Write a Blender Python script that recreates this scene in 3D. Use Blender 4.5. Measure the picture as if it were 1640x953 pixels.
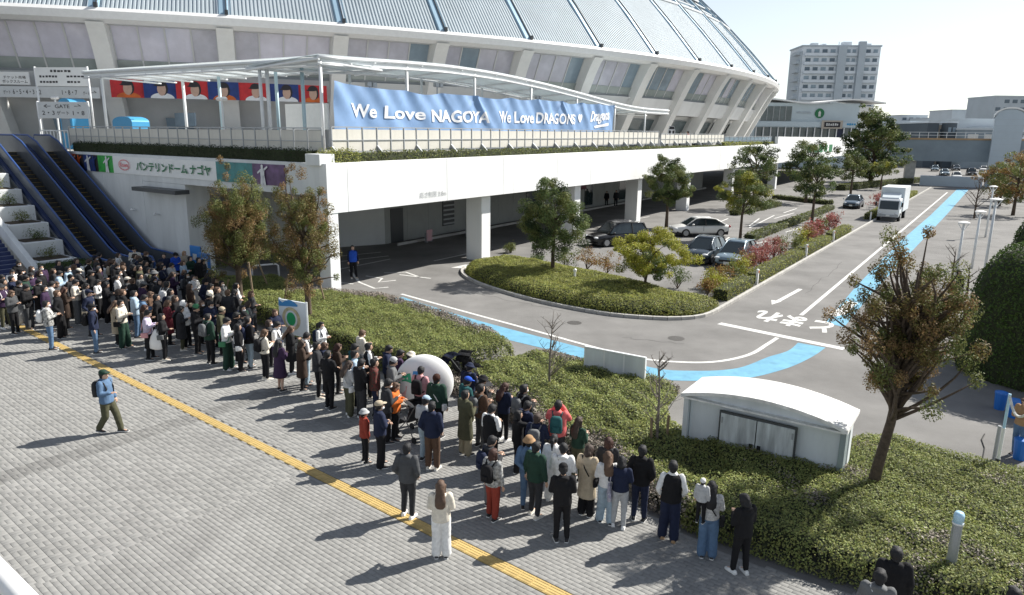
import bpy, bmesh, math, random
import numpy as np
from mathutils import Vector, Matrix, noise as mnoise

for o in list(bpy.data.objects): bpy.data.objects.remove(o, do_unlink=True)
scene = bpy.context.scene
COL = scene.collection
R = math.radians
rng = np.random.default_rng(7)
rnd = random.Random(11)

# ------------------------------------------------------------------ camera
FPX, PCX, PCY = 1120.0, 820.0, 476.5          # focal length and centre in photo pixels (1640 x 953)
PITCH, ROLL, CAMH = R(13.05), R(0.7), 7.5
_fw = np.array([0, math.cos(PITCH), -math.sin(PITCH)]); _r0 = np.array([1., 0, 0]); _u0 = np.cross(_r0, _fw)
_rt = _r0*math.cos(ROLL)+_u0*math.sin(ROLL); _up = -_r0*math.sin(ROLL)+_u0*math.cos(ROLL)
cam_d = bpy.data.cameras.new('camera'); cam = bpy.data.objects.new('camera', cam_d); COL.objects.link(cam)
cam.matrix_world = Matrix(((_rt[0], _up[0], -_fw[0], 0), (_rt[1], _up[1], -_fw[1], 0), (_rt[2], _up[2], -_fw[2], CAMH), (0, 0, 0, 1)))
cam_d.sensor_width = 36; cam_d.lens = FPX/1640*36; cam_d.clip_start = 0.05; cam_d.clip_end = 6000
scene.camera = cam

# ------------------------------------------------------------------ light
SUN_AZ, SUN_EL = R(27.5), R(41)               # azimuth measured from +X towards +Y
world = bpy.data.worlds.new('World'); scene.world = world; world.use_nodes = True
wn = world.node_tree.nodes; wl = world.node_tree.links
sky = wn.new('ShaderNodeTexSky'); sky.sky_type = 'NISHITA'; sky.sun_disc = False
sky.sun_elevation = SUN_EL; sky.sun_rotation = math.pi/2-SUN_AZ
sky.air_density = 1.0; sky.dust_density = 0.2; sky.ozone_density = 1.0
bg = wn['Background']; bg.inputs['Strength'].default_value = 0.082; hsw = wn.new('ShaderNodeHueSaturation'); hsw.inputs['Saturation'].default_value = .5; wl.new(sky.outputs[0], hsw.inputs['Color']); wl.new(hsw.outputs[0], bg.inputs[0])
sun_d = bpy.data.lights.new('sun', 'SUN'); sun_d.energy = 5.0; sun_d.angle = R(0.55); sun_d.color = (1.0, 0.955, 0.88)
sun = bpy.data.objects.new('sun', sun_d); COL.objects.link(sun)
_sd = Vector((math.cos(SUN_AZ)*math.cos(SUN_EL), math.sin(SUN_AZ)*math.cos(SUN_EL), math.sin(SUN_EL)))
sun.rotation_euler = _sd.to_track_quat('Z', 'Y').to_euler(); sun.location = (40, 20, 60)
vs = scene.view_settings; vs.view_transform = 'Standard'; vs.look = 'None'; vs.gamma = 1.0; vs.exposure = 0.75; vs.use_curve_mapping = False
scene.render.engine = 'CYCLES'

# ------------------------------------------------------------------ pixel -> place helpers
CAMP = np.array([0, 0, CAMH])
def ray(px, py): return (px-PCX)/FPX*_rt-(py-PCY)/FPX*_up+_fw
def G(px, py, z=0.0):
    "point at height z seen at photo pixel (px,py)"
    d = ray(px, py); t = (z-CAMH)/d[2]; p = CAMP+t*d
    return Vector((p[0], p[1], z))
def GW(px, py, p0, deg):
    "point on the vertical plane through p0 with heading deg seen at the pixel"
    d = ray(px, py); a = R(deg); n = np.array([-math.sin(a), math.cos(a)])
    t = (n@np.array(p0[:2]))/(n@d[:2]); p = CAMP+t*d
    return Vector(p)
def dirv(deg): return Vector((math.cos(R(deg)), math.sin(R(deg)), 0))

# ------------------------------------------------------------------ object helpers
def tag(o, label=None, cat=None, group=None, kind=None):
    if label: o['label'] = label
    if cat: o['category'] = cat
    if group: o['group'] = group
    if kind: o['kind'] = kind
    return o
def empty(name, loc=(0, 0, 0), rz=0.0, label=None, cat=None, group=None):
    o = bpy.data.objects.new(name, None); o.empty_display_size = 0.2; COL.objects.link(o)
    o.location = loc; o.rotation_euler = (0, 0, rz)
    return tag(o, label, cat, group)
def link(name, me, parent=None, mats=None):
    o = bpy.data.objects.new(name, me); COL.objects.link(o)
    if parent: o.parent = parent
    if mats:
        for i, m in enumerate(mats if isinstance(mats, (list, tuple)) else [mats]):
            o.material_slots[i].link = 'OBJECT'; o.material_slots[i].material = m
    return o
def copy_tree(o, parent=None):
    c = o.copy(); COL.objects.link(c); c.parent = parent
    for ch in list(o.children): copy_tree(ch, c)
    return c
def fast_mesh(name, V, F, mats=(), mi=None, smooth=False):
    "V (n,3), F (m,3|4) arrays"
    me = bpy.data.meshes.new(name); V = np.asarray(V, np.float32); F = np.asarray(F, np.int32); k = F.shape[1]
    me.vertices.add(len(V)); me.vertices.foreach_set('co', V.ravel())
    me.loops.add(F.size); me.loops.foreach_set('vertex_index', F.ravel())
    me.polygons.add(len(F)); me.polygons.foreach_set('loop_start', np.arange(0, F.size, k, dtype=np.int32))
    try: me.polygons.foreach_set('loop_total', np.full(len(F), k, np.int32))
    except Exception: pass
    if mi is not None: me.polygons.foreach_set('material_index', np.asarray(mi, np.int32))
    if smooth: me.polygons.foreach_set('use_smooth', np.ones(len(F), bool))
    for m in mats: me.materials.append(m)
    me.update(calc_edges=True); return me

class MB:
    def __init__(s): s.v = []; s.f = []; s.m = []
    def add(s, vs, fs, mi=0):
        b = len(s.v); s.v += [tuple(v) for v in vs]; s.f += [tuple(b+i for i in f) for f in fs]; s.m += [mi]*len(fs); return s
    def box(s, c, d, rz=0.0, mi=0, M=None):
        x, y, z = d[0]/2, d[1]/2, d[2]/2; cs, sn = math.cos(rz), math.sin(rz); P = []
        for sx, sy, sz in ((-1,-1,-1),(1,-1,-1),(1,1,-1),(-1,1,-1),(-1,-1,1),(1,-1,1),(1,1,1),(-1,1,1)):
            a, b = sx*x, sy*y; p = Vector((c[0]+a*cs-b*sn, c[1]+a*sn+b*cs, c[2]+sz*z)); P.append(M @ p if M else p)
        return s.add(P, [(0,3,2,1),(4,5,6,7),(0,1,5,4),(1,2,6,5),(2,3,7,6),(3,0,4,7)], mi)
    def prism(s, poly, z0, z1, mi=0):
        n = len(poly); a = sum(poly[i][0]*poly[(i+1)%n][1]-poly[(i+1)%n][0]*poly[i][1] for i in range(n))
        if a < 0: poly = poly[::-1]
        vs = [(p[0], p[1], z0) for p in poly]+[(p[0], p[1], z1) for p in poly]
        return s.add(vs, [tuple(range(n))[::-1], tuple(range(n, 2*n))]+[(i, (i+1)%n, n+(i+1)%n, n+i) for i in range(n)], mi)
    def ext(s, poly, axis, h, mi=0):
        "extrude 3D polygon along vector axis*h"
        n = len(poly); ax = Vector(axis)*h; A = [Vector(p) for p in poly]
        nr = Vector((0,0,0))
        for i in range(n): nr += A[i].cross(A[(i+1)%n])
        if nr.dot(ax) < 0: A = A[::-1]
        vs = A+[p+ax for p in A]
        return s.add(vs, [tuple(range(n))[::-1], tuple(range(n, 2*n))]+[(i, (i+1)%n, n+(i+1)%n, n+i) for i in range(n)], mi)
    def tube(s, pts, rad, n=8, mi=0, cap=True, sq=1.0):
        pts = [Vector(p) for p in pts]; rad = rad if isinstance(rad, (list, tuple)) else [rad]*len(pts); b = len(s.v); up = None
        for i, p in enumerate(pts):
            t = (pts[min(i+1, len(pts)-1)]-pts[max(i-1, 0)]).normalized()
            if up is None: up = Vector((0, 0, 1)) if abs(t.z) < .9 else Vector((1, 0, 0))
            x = t.cross(up)
            if x.length < 1e-5: x = t.cross(Vector((0.3, 1, 0.2)))
            x.normalize(); y = x.cross(t); up = y
            for k in range(n):
                a = 2*math.pi*(k+.5)/n; s.v.append(tuple(p+(x*math.cos(a)+y*math.sin(a)*sq)*rad[i]))
        for i in range(len(pts)-1):
            for k in range(n): s.f.append((b+i*n+k, b+i*n+(k+1)%n, b+(i+1)*n+(k+1)%n, b+(i+1)*n+k)); s.m.append(mi)
        if cap:
            s.f.append(tuple(b+k for k in range(n))[::-1]); s.f.append(tuple(b+(len(pts)-1)*n+k for k in range(n))); s.m += [mi, mi]
        return s
    def loft(s, rings, mi=0, cap=True):
        n = len(rings[0]); b = len(s.v)
        for r in rings: s.v += [tuple(p) for p in r]
        for i in range(len(rings)-1):
            for k in range(n): s.f.append((b+i*n+k, b+i*n+(k+1)%n, b+(i+1)*n+(k+1)%n, b+(i+1)*n+k)); s.m.append(mi)
        if cap:
            s.f.append(tuple(b+k for k in range(n))[::-1]); s.f.append(tuple(b+(len(rings)-1)*n+k for k in range(n))); s.m += [mi, mi]
        return s
    def ell(s, c, r, n=12, m=8, mi=0, M=None):
        c = Vector(c); b = len(s.v)
        for i in range(1, m):
            ph = math.pi*i/m
            for k in range(n):
                a = 2*math.pi*k/n; p = Vector((r[0]*math.sin(ph)*math.cos(a), r[1]*math.sin(ph)*math.sin(a), r[2]*math.cos(ph)))
                s.v.append(tuple(c+(M @ p if M else p)))
        t = Vector((0,0,r[2])); s.v.append(tuple(c+(M @ t if M else t))); s.v.append(tuple(c-(M @ t if M else t)))
        T = b+(m-1)*n
        for i in range(m-2):
            for k in range(n): s.f.append((b+i*n+k, b+(i+1)*n+k, b+(i+1)*n+(k+1)%n, b+i*n+(k+1)%n)); s.m.append(mi)
        for k in range(n):
            s.f.append((T, b+k, b+(k+1)%n)); s.f.append((T+1, b+(m-2)*n+(k+1)%n, b+(m-2)*n+k)); s.m += [mi, mi]
        return s
    def caps(s, a, b_, r0, r1, n=10, mi=0, sq=1.0):
        "closed capsule"
        a, b_ = Vector(a), Vector(b_); t = (b_-a).normalized(); P = []; Rr = []
        for k in (-.97, -.7, 0): P.append(a+t*k*r0); Rr.append(r0*math.sqrt(max(1-k*k, .03)))
        for k in (0, .7, .97): P.append(b_+t*k*r1); Rr.append(r1*math.sqrt(max(1-k*k, .03)))
        return s.tube(P, Rr, n, mi, True, sq)
    def mesh(s, name, mats=(), smooth=False):
        me = bpy.data.meshes.new(name); me.from_pydata(s.v, [], s.f)
        for m in (mats if isinstance(mats, (list, tuple)) else [mats]): me.materials.append(m)
        me.polygons.foreach_set('material_index', s.m)
        if smooth: me.polygons.foreach_set('use_smooth', [True]*len(s.f))
        me.update(); return me
    def build(s, name, mats, parent=None, smooth=False, bevel=0.0, **kw):
        o = link(name, s.mesh(name, mats, smooth), parent)
        if bevel:
            b = o.modifiers.new('bevel', 'BEVEL'); b.width = bevel; b.segments = 2; b.limit_method = 'ANGLE'; b.angle_limit = R(40)
        if kw: tag(o, **kw)
        return o
def sm(o, ang=35):
    "smooth shading by angle"
    me = o.data; me.polygons.foreach_set('use_smooth', [True]*len(me.polygons))
    try: me.set_sharp_from_angle(angle=R(ang))
    except Exception: pass
    return o

# ------------------------------------------------------------------ materials
MATS = {}
def mat(name, col, rough=.6, var=.0, vscale=4.0, bump=0.0, bscale=30.0, metal=0.0, spec=.5, island=0.0, trans=0.0, col2=None, hue=0.0, coat=0.0, emit=None, stretch=None):
    if name in MATS: return MATS[name]
    m = bpy.data.materials.new(name); m.use_nodes = True; N = m.node_tree.nodes; L = m.node_tree.links
    p = N['Principled BSDF']; p.inputs['Roughness'].default_value = rough; p.inputs['Metallic'].default_value = metal
    p.inputs['Specular IOR Level'].default_value = spec; p.inputs['Coat Weight'].default_value = coat
    c4 = (*col, 1); p.inputs['Base Color'].default_value = c4; m.diffuse_color = c4; last = None
    def mix(a, b, f):
        x = N.new('ShaderNodeMix'); x.data_type = 'RGBA'
        for sock, val in ((x.inputs[6], a), (x.inputs[7], b), (x.inputs[0], f)):
            if isinstance(val, (tuple, float, int)): sock.default_value = val
            else: L.new(val, sock)
        return x.outputs[2]
    tc = N.new('ShaderNodeTexCoord')
    vec = tc.outputs['Object']
    if stretch:
        mp = N.new('ShaderNodeMapping'); mp.inputs['Scale'].default_value = stretch; L.new(vec, mp.inputs['Vector']); vec = mp.outputs[0]
    if var or col2:
        n = N.new('ShaderNodeTexNoise'); n.inputs['Scale'].default_value = vscale; n.inputs['Detail'].default_value = 6; n.inputs['Roughness'].default_value = .62; L.new(vec, n.inputs['Vector'])
        r = N.new('ShaderNodeMapRange'); r.inputs['From Min'].default_value = .32; r.inputs['From Max'].default_value = .68; L.new(n.outputs['Fac'], r.inputs['Value'])
        c2 = col2 if col2 else tuple(max(0, c*(1-var)) for c in col); c1 = col if col2 else tuple(min(1, c*(1+var)) for c in col)
        last = mix((*c1, 1), (*c2, 1), r.outputs[0])
    if island:
        g = N.new('ShaderNodeNewGeometry'); oi = N.new('ShaderNodeObjectInfo'); ad = N.new('ShaderNodeMath'); ad.operation = 'ADD'; L.new(g.outputs['Random Per Island'], ad.inputs[0]); L.new(oi.outputs['Random'], ad.inputs[1])
        fr = N.new('ShaderNodeMath'); fr.operation = 'FRACT'; L.new(ad.outputs[0], fr.inputs[0])
        mr = N.new('ShaderNodeMapRange'); mr.inputs['To Min'].default_value = 1-island; mr.inputs['To Max'].default_value = 1+island; L.new(fr.outputs[0], mr.inputs['Value'])
        hs = N.new('ShaderNodeHueSaturation'); L.new(mr.outputs[0], hs.inputs['Value'])
        if hue:
            m2 = N.new('ShaderNodeMath'); m2.operation = 'MULTIPLY'; m2.inputs[1].default_value = 7.31; L.new(fr.outputs[0], m2.inputs[0]); f2 = N.new('ShaderNodeMath'); f2.operation = 'FRACT'; L.new(m2.outputs[0], f2.inputs[0])
            mh = N.new('ShaderNodeMapRange'); mh.inputs['To Min'].default_value = .5-hue; mh.inputs['To Max'].default_value = .5+hue; L.new(f2.outputs[0], mh.inputs['Value']); L.new(mh.outputs[0], hs.inputs['Hue'])
        if last: L.new(last, hs.inputs['Color'])
        else: hs.inputs['Color'].default_value = c4
        last = hs.outputs[0]
    if last: L.new(last, p.inputs['Base Color'])
    if bump:
        bn = N.new('ShaderNodeTexNoise'); bn.inputs['Scale'].default_value = bscale; bn.inputs['Detail'].default_value = 5; L.new(vec, bn.inputs['Vector'])
        bp = N.new('ShaderNodeBump'); bp.inputs['Strength'].default_value = bump; bp.inputs['Distance'].default_value = .02; L.new(bn.outputs['Fac'], bp.inputs['Height']); L.new(bp.outputs[0], p.inputs['Normal'])
    if emit: p.inputs['Emission Color'].default_value = (*col, 1); p.inputs['Emission Strength'].default_value = emit
    if trans:
        t = N.new('ShaderNodeBsdfTranslucent'); ms = N.new('ShaderNodeMixShader'); ms.inputs[0].default_value = trans
        if last: L.new(last, t.inputs['Color'])
        else: t.inputs['Color'].default_value = c4
        L.new(p.outputs[0], ms.inputs[1]); L.new(t.outputs[0], ms.inputs[2]); L.new(ms.outputs[0], N['Material Output'].inputs['Surface'])
    MATS[name] = m; return m
M = lambda n: MATS[n]
mat('asphalt', (.19, .186, .18), .92, .2, .35, .35, 160, spec=.25)
mat('ground', (.16, .155, .145), .95, .2, .05)
mat('mortar', (.20, .197, .19), .95, .2, 3)
mat('paver', (.262, .26, .25), .85, .10, .9, .3, 120, island=.075, spec=.3)
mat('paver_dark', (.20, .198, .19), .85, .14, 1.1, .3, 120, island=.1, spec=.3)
mat('paver_far', (.27, .267, .255), .88, .12, .8, spec=.3)
mat('tactile', (.50, .36, .135), .7, .2, 5, .2, 90, island=.07)
mat('paint_white', (.62, .62, .60), .75, .2, 9, spec=.3)
mat('paint_blue', (.145, .35, .49), .8, .16, 2.2, spec=.3)
mat('concrete', (.46, .45, .43), .85, .14, 1.6, .2, 40)
mat('kerb', (.42, .41, .385), .85, .2, 2.0, .3, 60, island=.1)
mat('white_wall', (.77, .78, .78), .75, .07, .5, .05, 30, stretch=(1, 1, .18))
mat('white_wall_old', (.66, .68, .68), .8, .12, .9, .1, 25, stretch=(1, 1, .25))
mat('white_paint', (.80, .80, .79), .45, .04, 3)
mat('white_steel', (.74, .76, .77), .4, .05, 2)
mat('grey_steel', (.36, .38, .40), .42, .08, 3, metal=.3)
mat('dark_steel', (.06, .065, .07), .45)
mat('black', (.012, .012, .014), .6)
mat('black_gloss', (.012, .013, .015), .12)
mat('rubber', (.018, .018, .019), .85)
mat('soil', (.06, .045, .03), .95, .3, 6)
mat('bark', (.085, .062, .045), .95, .35, 14, .6, 30)
mat('bark_grey', (.20, .175, .15), .95, .3, 14, .5, 30)
mat('wood_pole', (.27, .2, .13), .85, .2, 10)
mat('roof_metal', (.43, .49, .53), .6, .07, .25, spec=.3)
mat('roof_rib', (.30, .44, .55), .4, .06, .6, metal=.2)
mat('stad_col', (.74, .74, .72), .7, .06, .8)
mat('stad_wall', (.60, .61, .61), .7, .06, .5)
mat('glass_blind', (.62, .61, .70), .16, .10, .6, spec=.6)
mat('glass_blind2', (.50, .50, .57), .16, .14, .6, spec=.6)
mat('glass_dark', (.03, .045, .05), .08, spec=.6)
mat('glass_bluegrey', (.24, .31, .37), .15, .2, .5, spec=.6)
mat('glass_store', (.10, .13, .14), .12, .3, .6, spec=.6)
mat('mullion', (.55, .56, .56), .5)
mat('skin', (.55, .36, .26), .55)
mat('navy', (.012, .02, .055), .5)
mat('green_sign', (.015, .16, .06), .5)
# ------------------------------------------------------------------ text
def text_verts(body, offset=0.0, shear=0.0, cut=0):
    "flat outline of the writing scaled to unit width and height box: (verts Nx2 in 0..1, faces, aspect)"
    c = bpy.data.curves.new('t', 'FONT'); c.body = body; c.offset = offset; c.shear = shear; c.resolution_u = 3
    o = bpy.data.objects.new('t', c); COL.objects.link(o)
    dg = bpy.context.evaluated_depsgraph_get(); me = bpy.data.meshes.new_from_object(o.evaluated_get(dg))
    if cut:
        bm = bmesh.new(); bm.from_mesh(me); bmesh.ops.triangulate(bm, faces=bm.faces[:])
        for _ in range(3):
            ed = [e for e in bm.edges if e.calc_length() > cut]
            if ed: bmesh.ops.subdivide_edges(bm, edges=ed, cuts=1); bmesh.ops.triangulate(bm, faces=bm.faces[:])
        bm.to_mesh(me); bm.free()
    V = np.array([v.co[:2] for v in me.vertices]); F = [tuple(p.vertices) for p in me.polygons]
    bpy.data.objects.remove(o); bpy.data.curves.remove(c); bpy.data.meshes.remove(me)
    lo, hi = V.min(0), V.max(0); return (V-lo)/(hi-lo), F, (hi-lo)[0]/(hi-lo)[1]
def text_on(name, body, o, ux, uy, w, h, m, parent, offset=0.0, lift=.004, shear=0.0):
    "writing in the rectangle at o with unit axes ux (along) and uy (up), w x h metres"
    V, F, a = text_verts(body, offset, shear); o = Vector(o); ux = Vector(ux); uy = Vector(uy); nz = ux.cross(uy).normalized()*lift
    mb = MB(); mb.add([o+ux*(v[0]*w)+uy*(v[1]*h)+nz for v in V], F)
    return mb.build(name, m, parent)

def marks_on(name, o, ux, uy, w, h, n, m, parent, lift=.004):
    "row of small blocks: lettering too far away to read"
    o = Vector(o); ux = Vector(ux); uy = Vector(uy); nz = ux.cross(uy).normalized()*lift; mb = MB(); x = 0; st = w/n
    for i in range(n):
        a = i*st+st*.08; b = a+st*rnd.uniform(.6, .84); z0_ = h*rnd.uniform(0, .12); z1_ = h*rnd.uniform(.8, 1); mb.add([o+ux*a+uy*z0_+nz, o+ux*b+uy*z0_+nz, o+ux*b+uy*z1_+nz, o+ux*a+uy*z1_+nz], [(0, 1, 2, 3)])
    return tag(mb.build(name, m, parent), kind='stuff')
# ------------------------------------------------------------------ ground sheets
mb = MB(); mb.add([(-2500, -300, -.06), (2500, -300, -.06), (2500, 4000, -.06), (-2500, 4000, -.06)], [(0, 1, 2, 3)])
mb.build('ground', M('ground'), kind='structure', label='bare grey ground reaching to the horizon')
road = MB().add([(-45, -5, 0), (130, -5, 0), (150, 175, 0), (-45, 175, 0)], [(0, 1, 2, 3)]).build('road', M('asphalt'), kind='structure', label='grey asphalt road and car park')

def ribbon(pts, w, z, name, m, parent, closed=False):
    "flat painted band of width w centred on the polyline"
    pts = [Vector((p[0], p[1], 0)) for p in pts]; mb = MB(); L = []
    for i, p in enumerate(pts):
        t = (pts[min(i+1, len(pts)-1)]-pts[max(i-1, 0)]).normalized(); n = Vector((-t.y, t.x, 0))*w/2; L += [p+n+Vector((0, 0, z)), p-n+Vector((0, 0, z))]
    mb.add(L, [(2*i, 2*i+1, 2*i+3, 2*i+2) for i in range(len(pts)-1)])
    return mb.build(name, m, parent)
def smooth_path(pts, n=8):
    P = [Vector((p[0], p[1], 0)) for p in pts]; out = []
    for i in range(len(P)-1):
        p0, p1, p2, p3 = P[max(i-1, 0)], P[i], P[i+1], P[min(i+2, len(P)-1)]
        for k in range(n):
            t = k/n; out.append(.5*((2*p1)+(p2-p0)*t+(2*p0-5*p1+4*p2-p3)*t*t+(3*p1-p0-3*p2+p3)*t**3))
    return out+[P[-1]]
def filled(poly, z, name, m, parent):
    return MB().add([(p[0], p[1], z) for p in poly], [tuple(range(len(poly)))]).build(name, m, parent)

# blue pedestrian lane, near bend (left edge of the band / right edge of the band)
outer = smooth_path([G(*p) for p in ((645, 476), (740, 506), (820, 528), (935, 558), (1040, 588), (1110, 594), (1180, 590), (1230, 572), (1262, 562), (1278, 549))], 6)
inner = smooth_path([G(*p) for p in ((600, 481), (700, 516), (800, 541), (930, 573), (1040, 604), (1110, 610), (1195, 606), (1260, 590), (1300, 572), (1322, 557))], 6)
mbq = MB(); nb = len(outer); mbq.add([Vector((p.x, p.y, .005)) for p in outer+inner], [(i, nb+i, nb+i+1, i+1) for i in range(nb-1)])
mbq.build('blue_lane', M('paint_blue'), road)
far = [(1322, 517), (1370, 460), (1440, 388), (1490, 345), (1533, 303)]; farr = [(1352, 524), (1396, 470), (1474, 388), (1515, 345), (1552, 303)]
A = [G(*p) for p in far]; B = [G(*p) for p in farr]; n = len(A)
MB().add([Vector((p.x, p.y, .005)) for p in A+B], [(i, n+i, n+i+1, i+1) for i in range(n-1)]).build('blue_lane', M('paint_blue'), road)
rd = (G(1515, 310)-G(1283, 505)).normalized()                     # heading of the straight road
wl0 = G(1283, 505)
ribbon([wl0, wl0+rd*92], .17, .006, 'lane_line', M('paint_white'), road)
ribbon(smooth_path([G(*p) for p in ((643, 471), (740, 498), (850, 528), (940, 553), (1020, 573), (1090, 580), (1150, 579), (1200, 568), (1228, 552), (1245, 541))], 6), .16, .006, 'lane_line', M('paint_white'), road)
st0, st1 = G(1152, 518), G(1352, 559)
ribbon([st0, st1], .38, .006, 'stop_line', M('paint_white'), road)
# the painted word, read by drivers coming this way
sx = (st0-st1).normalized()
V, F, a = text_verts('とまれ', .035); org = G(1335, 523)+rd*-.45; top = -rd
wv = 3.3; hv = 1.95
mbt = MB(); mbt.add([org+sx*(v[0]*wv)+top*((v[1]-.55)*hv)+Vector((0, 0, .007)) for v in V], F); mbt.build('road_lettering', M('paint_white'), road)
# arrows
def arrow(tip, tail, w, hw, hl, name='arrow_marking'):
    t = (tip-tail).normalized(); nrm = Vector((-t.y, t.x, 0)); b = tip-t*hl
    P = [tail+nrm*w, tail-nrm*w, b-nrm*w, b-nrm*hw, tip, b+nrm*hw*.45, b+nrm*w]
    filled(P, .006, name, M('paint_white'), road)
arrow(G(1236, 488), G(1282, 463), .11, .33, .95)
arrow(G(1336, 508), G(1366, 484), .24, .45, .7)
# car park lines
for (a, b) in (((985, 357), (1040, 347)), ((1143, 398), (1168, 380)), ((1207, 391), (1228, 386)), ((1152, 356), (1166, 350)), ((1200, 362), (1216, 350)), ((1258, 372), (1285, 364)), ((1240, 350), (1272, 341)), ((1280, 354), (1298, 346)), ((1255, 341), (1276, 334)), ((1310, 352), (1322, 346)), ((1160, 345), (1200, 336)), ((1200, 365), (1240, 345))):
    ribbon([G(*a), G(*b)], .14, .006, 'parking_line', M('paint_white'), road)
# markings under the deck
for pts in (((560, 432), (575, 452), (600, 462), (622, 460)), ((538, 452), (566, 455)), ((615, 437), (650, 436), (672, 444)), ((586, 442), (612, 446), (606, 452), (634, 449)), ((640, 440), (690, 446)), ((695, 418), (760, 404)), ((540, 432), (625, 415)), ((545, 419), (622, 410)), ((548, 410), (610, 404))):
    ribbon([G(*p) for p in pts], .14, .006, 'lane_line', M('paint_white'), road)
filled([G(790, 431), G(722, 429), G(745, 424), G(775, 424)], .006, 'lane_line', M('paint_white'), road)
# thin cracks and patches (wear with a shape of its own)
mat('asphalt_patch', (.10, .098, .095), .93, .2, 2, .3, 160, spec=.2)
mat('iron', (.10, .095, .09), .6, .2, 20, .5, 90, metal=.5)
for (x, y, r) in ((1083, 542, .32), (920, 517, .3), (1420, 428, .35)):
    c = G(x, y); filled([c+Vector((math.cos(k*.393)*r, math.sin(k*.393)*r, 0)) for k in range(16)], .0065, 'manhole_cover', M('iron'), road)
for (a, b, w) in (((1290, 470), (1350, 420), .05), ((760, 470), (900, 498), .04), ((1000, 540), (1100, 552), .04), ((1400, 400), (1465, 345), .05)):
    p, q = G(*a), G(*b); pts = [p.lerp(q, k/14)+Vector((rnd.uniform(-.12, .12), rnd.uniform(-.12, .12), 0)) for k in range(15)]
    ribbon(pts, w*.5, .0045, 'tar_seam', M('asphalt_patch'), road)

# ------------------------------------------------------------------ plaza of concrete pavers
YA = -38.6                                                          # heading of the yellow tactile line
yu = dirv(YA); yv = dirv(YA+90)                                     # along / across (away from the camera)
yo = G(722, 867.6)
plaza_poly = [(-45, 60), (-45, -5), (20, -5), (20, 8), (9.2, 8.9), (5.4, 10.6), (3.9, 11.6), (2.9, 12.8), (1.5, 15.2), (-1.1, 18.7), (-5.1, 21.9), (-10.4, 27.0), (-15.5, 32.6), (-13, 36), (-24, 44), (-36, 55)]
plaza = filled(plaza_poly, .010, 'plaza_paving', M('mortar'), None); tag(plaza, 'pale grey concrete paver plaza', kind='structure')
filled([(-45, 60), (-45, 30), (-28, 36), (-19.5, 38.5), (-13.4, 35.6), (-13, 36), (-24, 44), (-36, 55)], .0245, 'far_paving', M('paver_far'), plaza)
def inpoly(x, y, poly):
    c = np.zeros(np.shape(x), bool); n = len(poly); j = n-1
    for i in range(n):
        xi, yi = poly[i][:2]; xj, yj = poly[j][:2]
        with np.errstate(divide='ignore', invalid='ignore'):
            c ^= ((yi > y) != (yj > y)) & (x < (xj-xi)*(y-yi)/(yj-yi+1e-12)+xi)
        j = i
    return c
PL, PW, GAP, CH = .2, .1, .0045, .003
us, vs_ = np.meshgrid(np.arange(-22, 45), np.arange(-150, 330)); us = us.ravel(); vs_ = vs_.ravel()      # running bond beside the crowd
uu = (us+.5*(vs_ % 2))*PL; vv = vs_*PW; rot = np.zeros(len(uu), bool)
ci, cj = np.meshgrid(np.arange(-205, -22), np.arange(-75, 165)); ci = ci.ravel(); cj = cj.ravel(); alt = (ci+cj) % 2 == 0     # basket weave on the open plaza
for sg_ in (-.25, .25):
    uu = np.concatenate([uu, (ci+.5+np.where(alt, 0, sg_))*PL]); vv = np.concatenate([vv, (cj+.5+np.where(alt, sg_, 0))*2*PW]); rot = np.concatenate([rot, ~alt])
X = yo.x+uu*yu.x+vv*yv.x; Y = yo.y+uu*yu.y+vv*yv.y
band = np.abs(vv) < .145                                          # the tactile strip
keep = inpoly(X, Y, plaza_poly) & ~band & ((X*-.0+Y) < 36.5+(X+19)*.0) & (np.hypot(X, Y) < 42) & (Y > 8.4) & (np.abs(X) < Y*.86+1.5)
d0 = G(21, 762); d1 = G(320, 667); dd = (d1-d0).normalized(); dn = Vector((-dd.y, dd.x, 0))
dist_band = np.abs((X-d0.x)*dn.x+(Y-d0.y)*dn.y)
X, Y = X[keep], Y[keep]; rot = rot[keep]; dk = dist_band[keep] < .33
Z = rng.normal(.0275, .0007, len(X)); tilt = rng.normal(0, .0028, (len(X), 2))
base = []
hx, hy = (PL-GAP)/2, (PW-GAP)/2
tx = np.array([-hx+CH, hx-CH, hx-CH, -hx+CH]); ty = np.array([-hy+CH, -hy+CH, hy-CH, hy-CH]); bx = np.array([-hx, hx, hx, -hx]); by = np.array([-hy, -hy, hy, hy])
lx = np.concatenate([tx, bx, bx]); ly = np.concatenate([ty, by, by]); lz = np.concatenate([np.zeros(4), np.full(4, -CH*.8), np.full(4, -.02)])
pf = [(0, 1, 2, 3)]+[(4+i, 4+(i+1) % 4, (i+1) % 4, i) for i in range(4)]+[(8+i, 8+(i+1) % 4, 4+(i+1) % 4, 4+i) for i in range(4)]
order = np.argsort(np.hypot(X-0, Y-0)); near = order[:300]; rest = order[300:]
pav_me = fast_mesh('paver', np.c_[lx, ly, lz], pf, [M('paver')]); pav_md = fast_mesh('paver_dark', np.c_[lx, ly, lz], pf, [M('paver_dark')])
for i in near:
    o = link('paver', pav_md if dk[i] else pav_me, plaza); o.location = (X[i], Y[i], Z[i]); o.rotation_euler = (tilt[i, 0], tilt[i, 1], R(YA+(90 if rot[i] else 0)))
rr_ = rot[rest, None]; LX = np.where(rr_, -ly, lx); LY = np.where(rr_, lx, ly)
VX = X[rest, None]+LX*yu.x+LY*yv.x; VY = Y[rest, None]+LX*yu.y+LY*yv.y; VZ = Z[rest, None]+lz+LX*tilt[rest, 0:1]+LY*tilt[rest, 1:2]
V = np.stack([VX, VY, VZ], -1).reshape(-1, 3); F = (np.array(pf)[None]+12*np.arange(len(rest))[:, None, None]).reshape(-1, 4)
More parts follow.
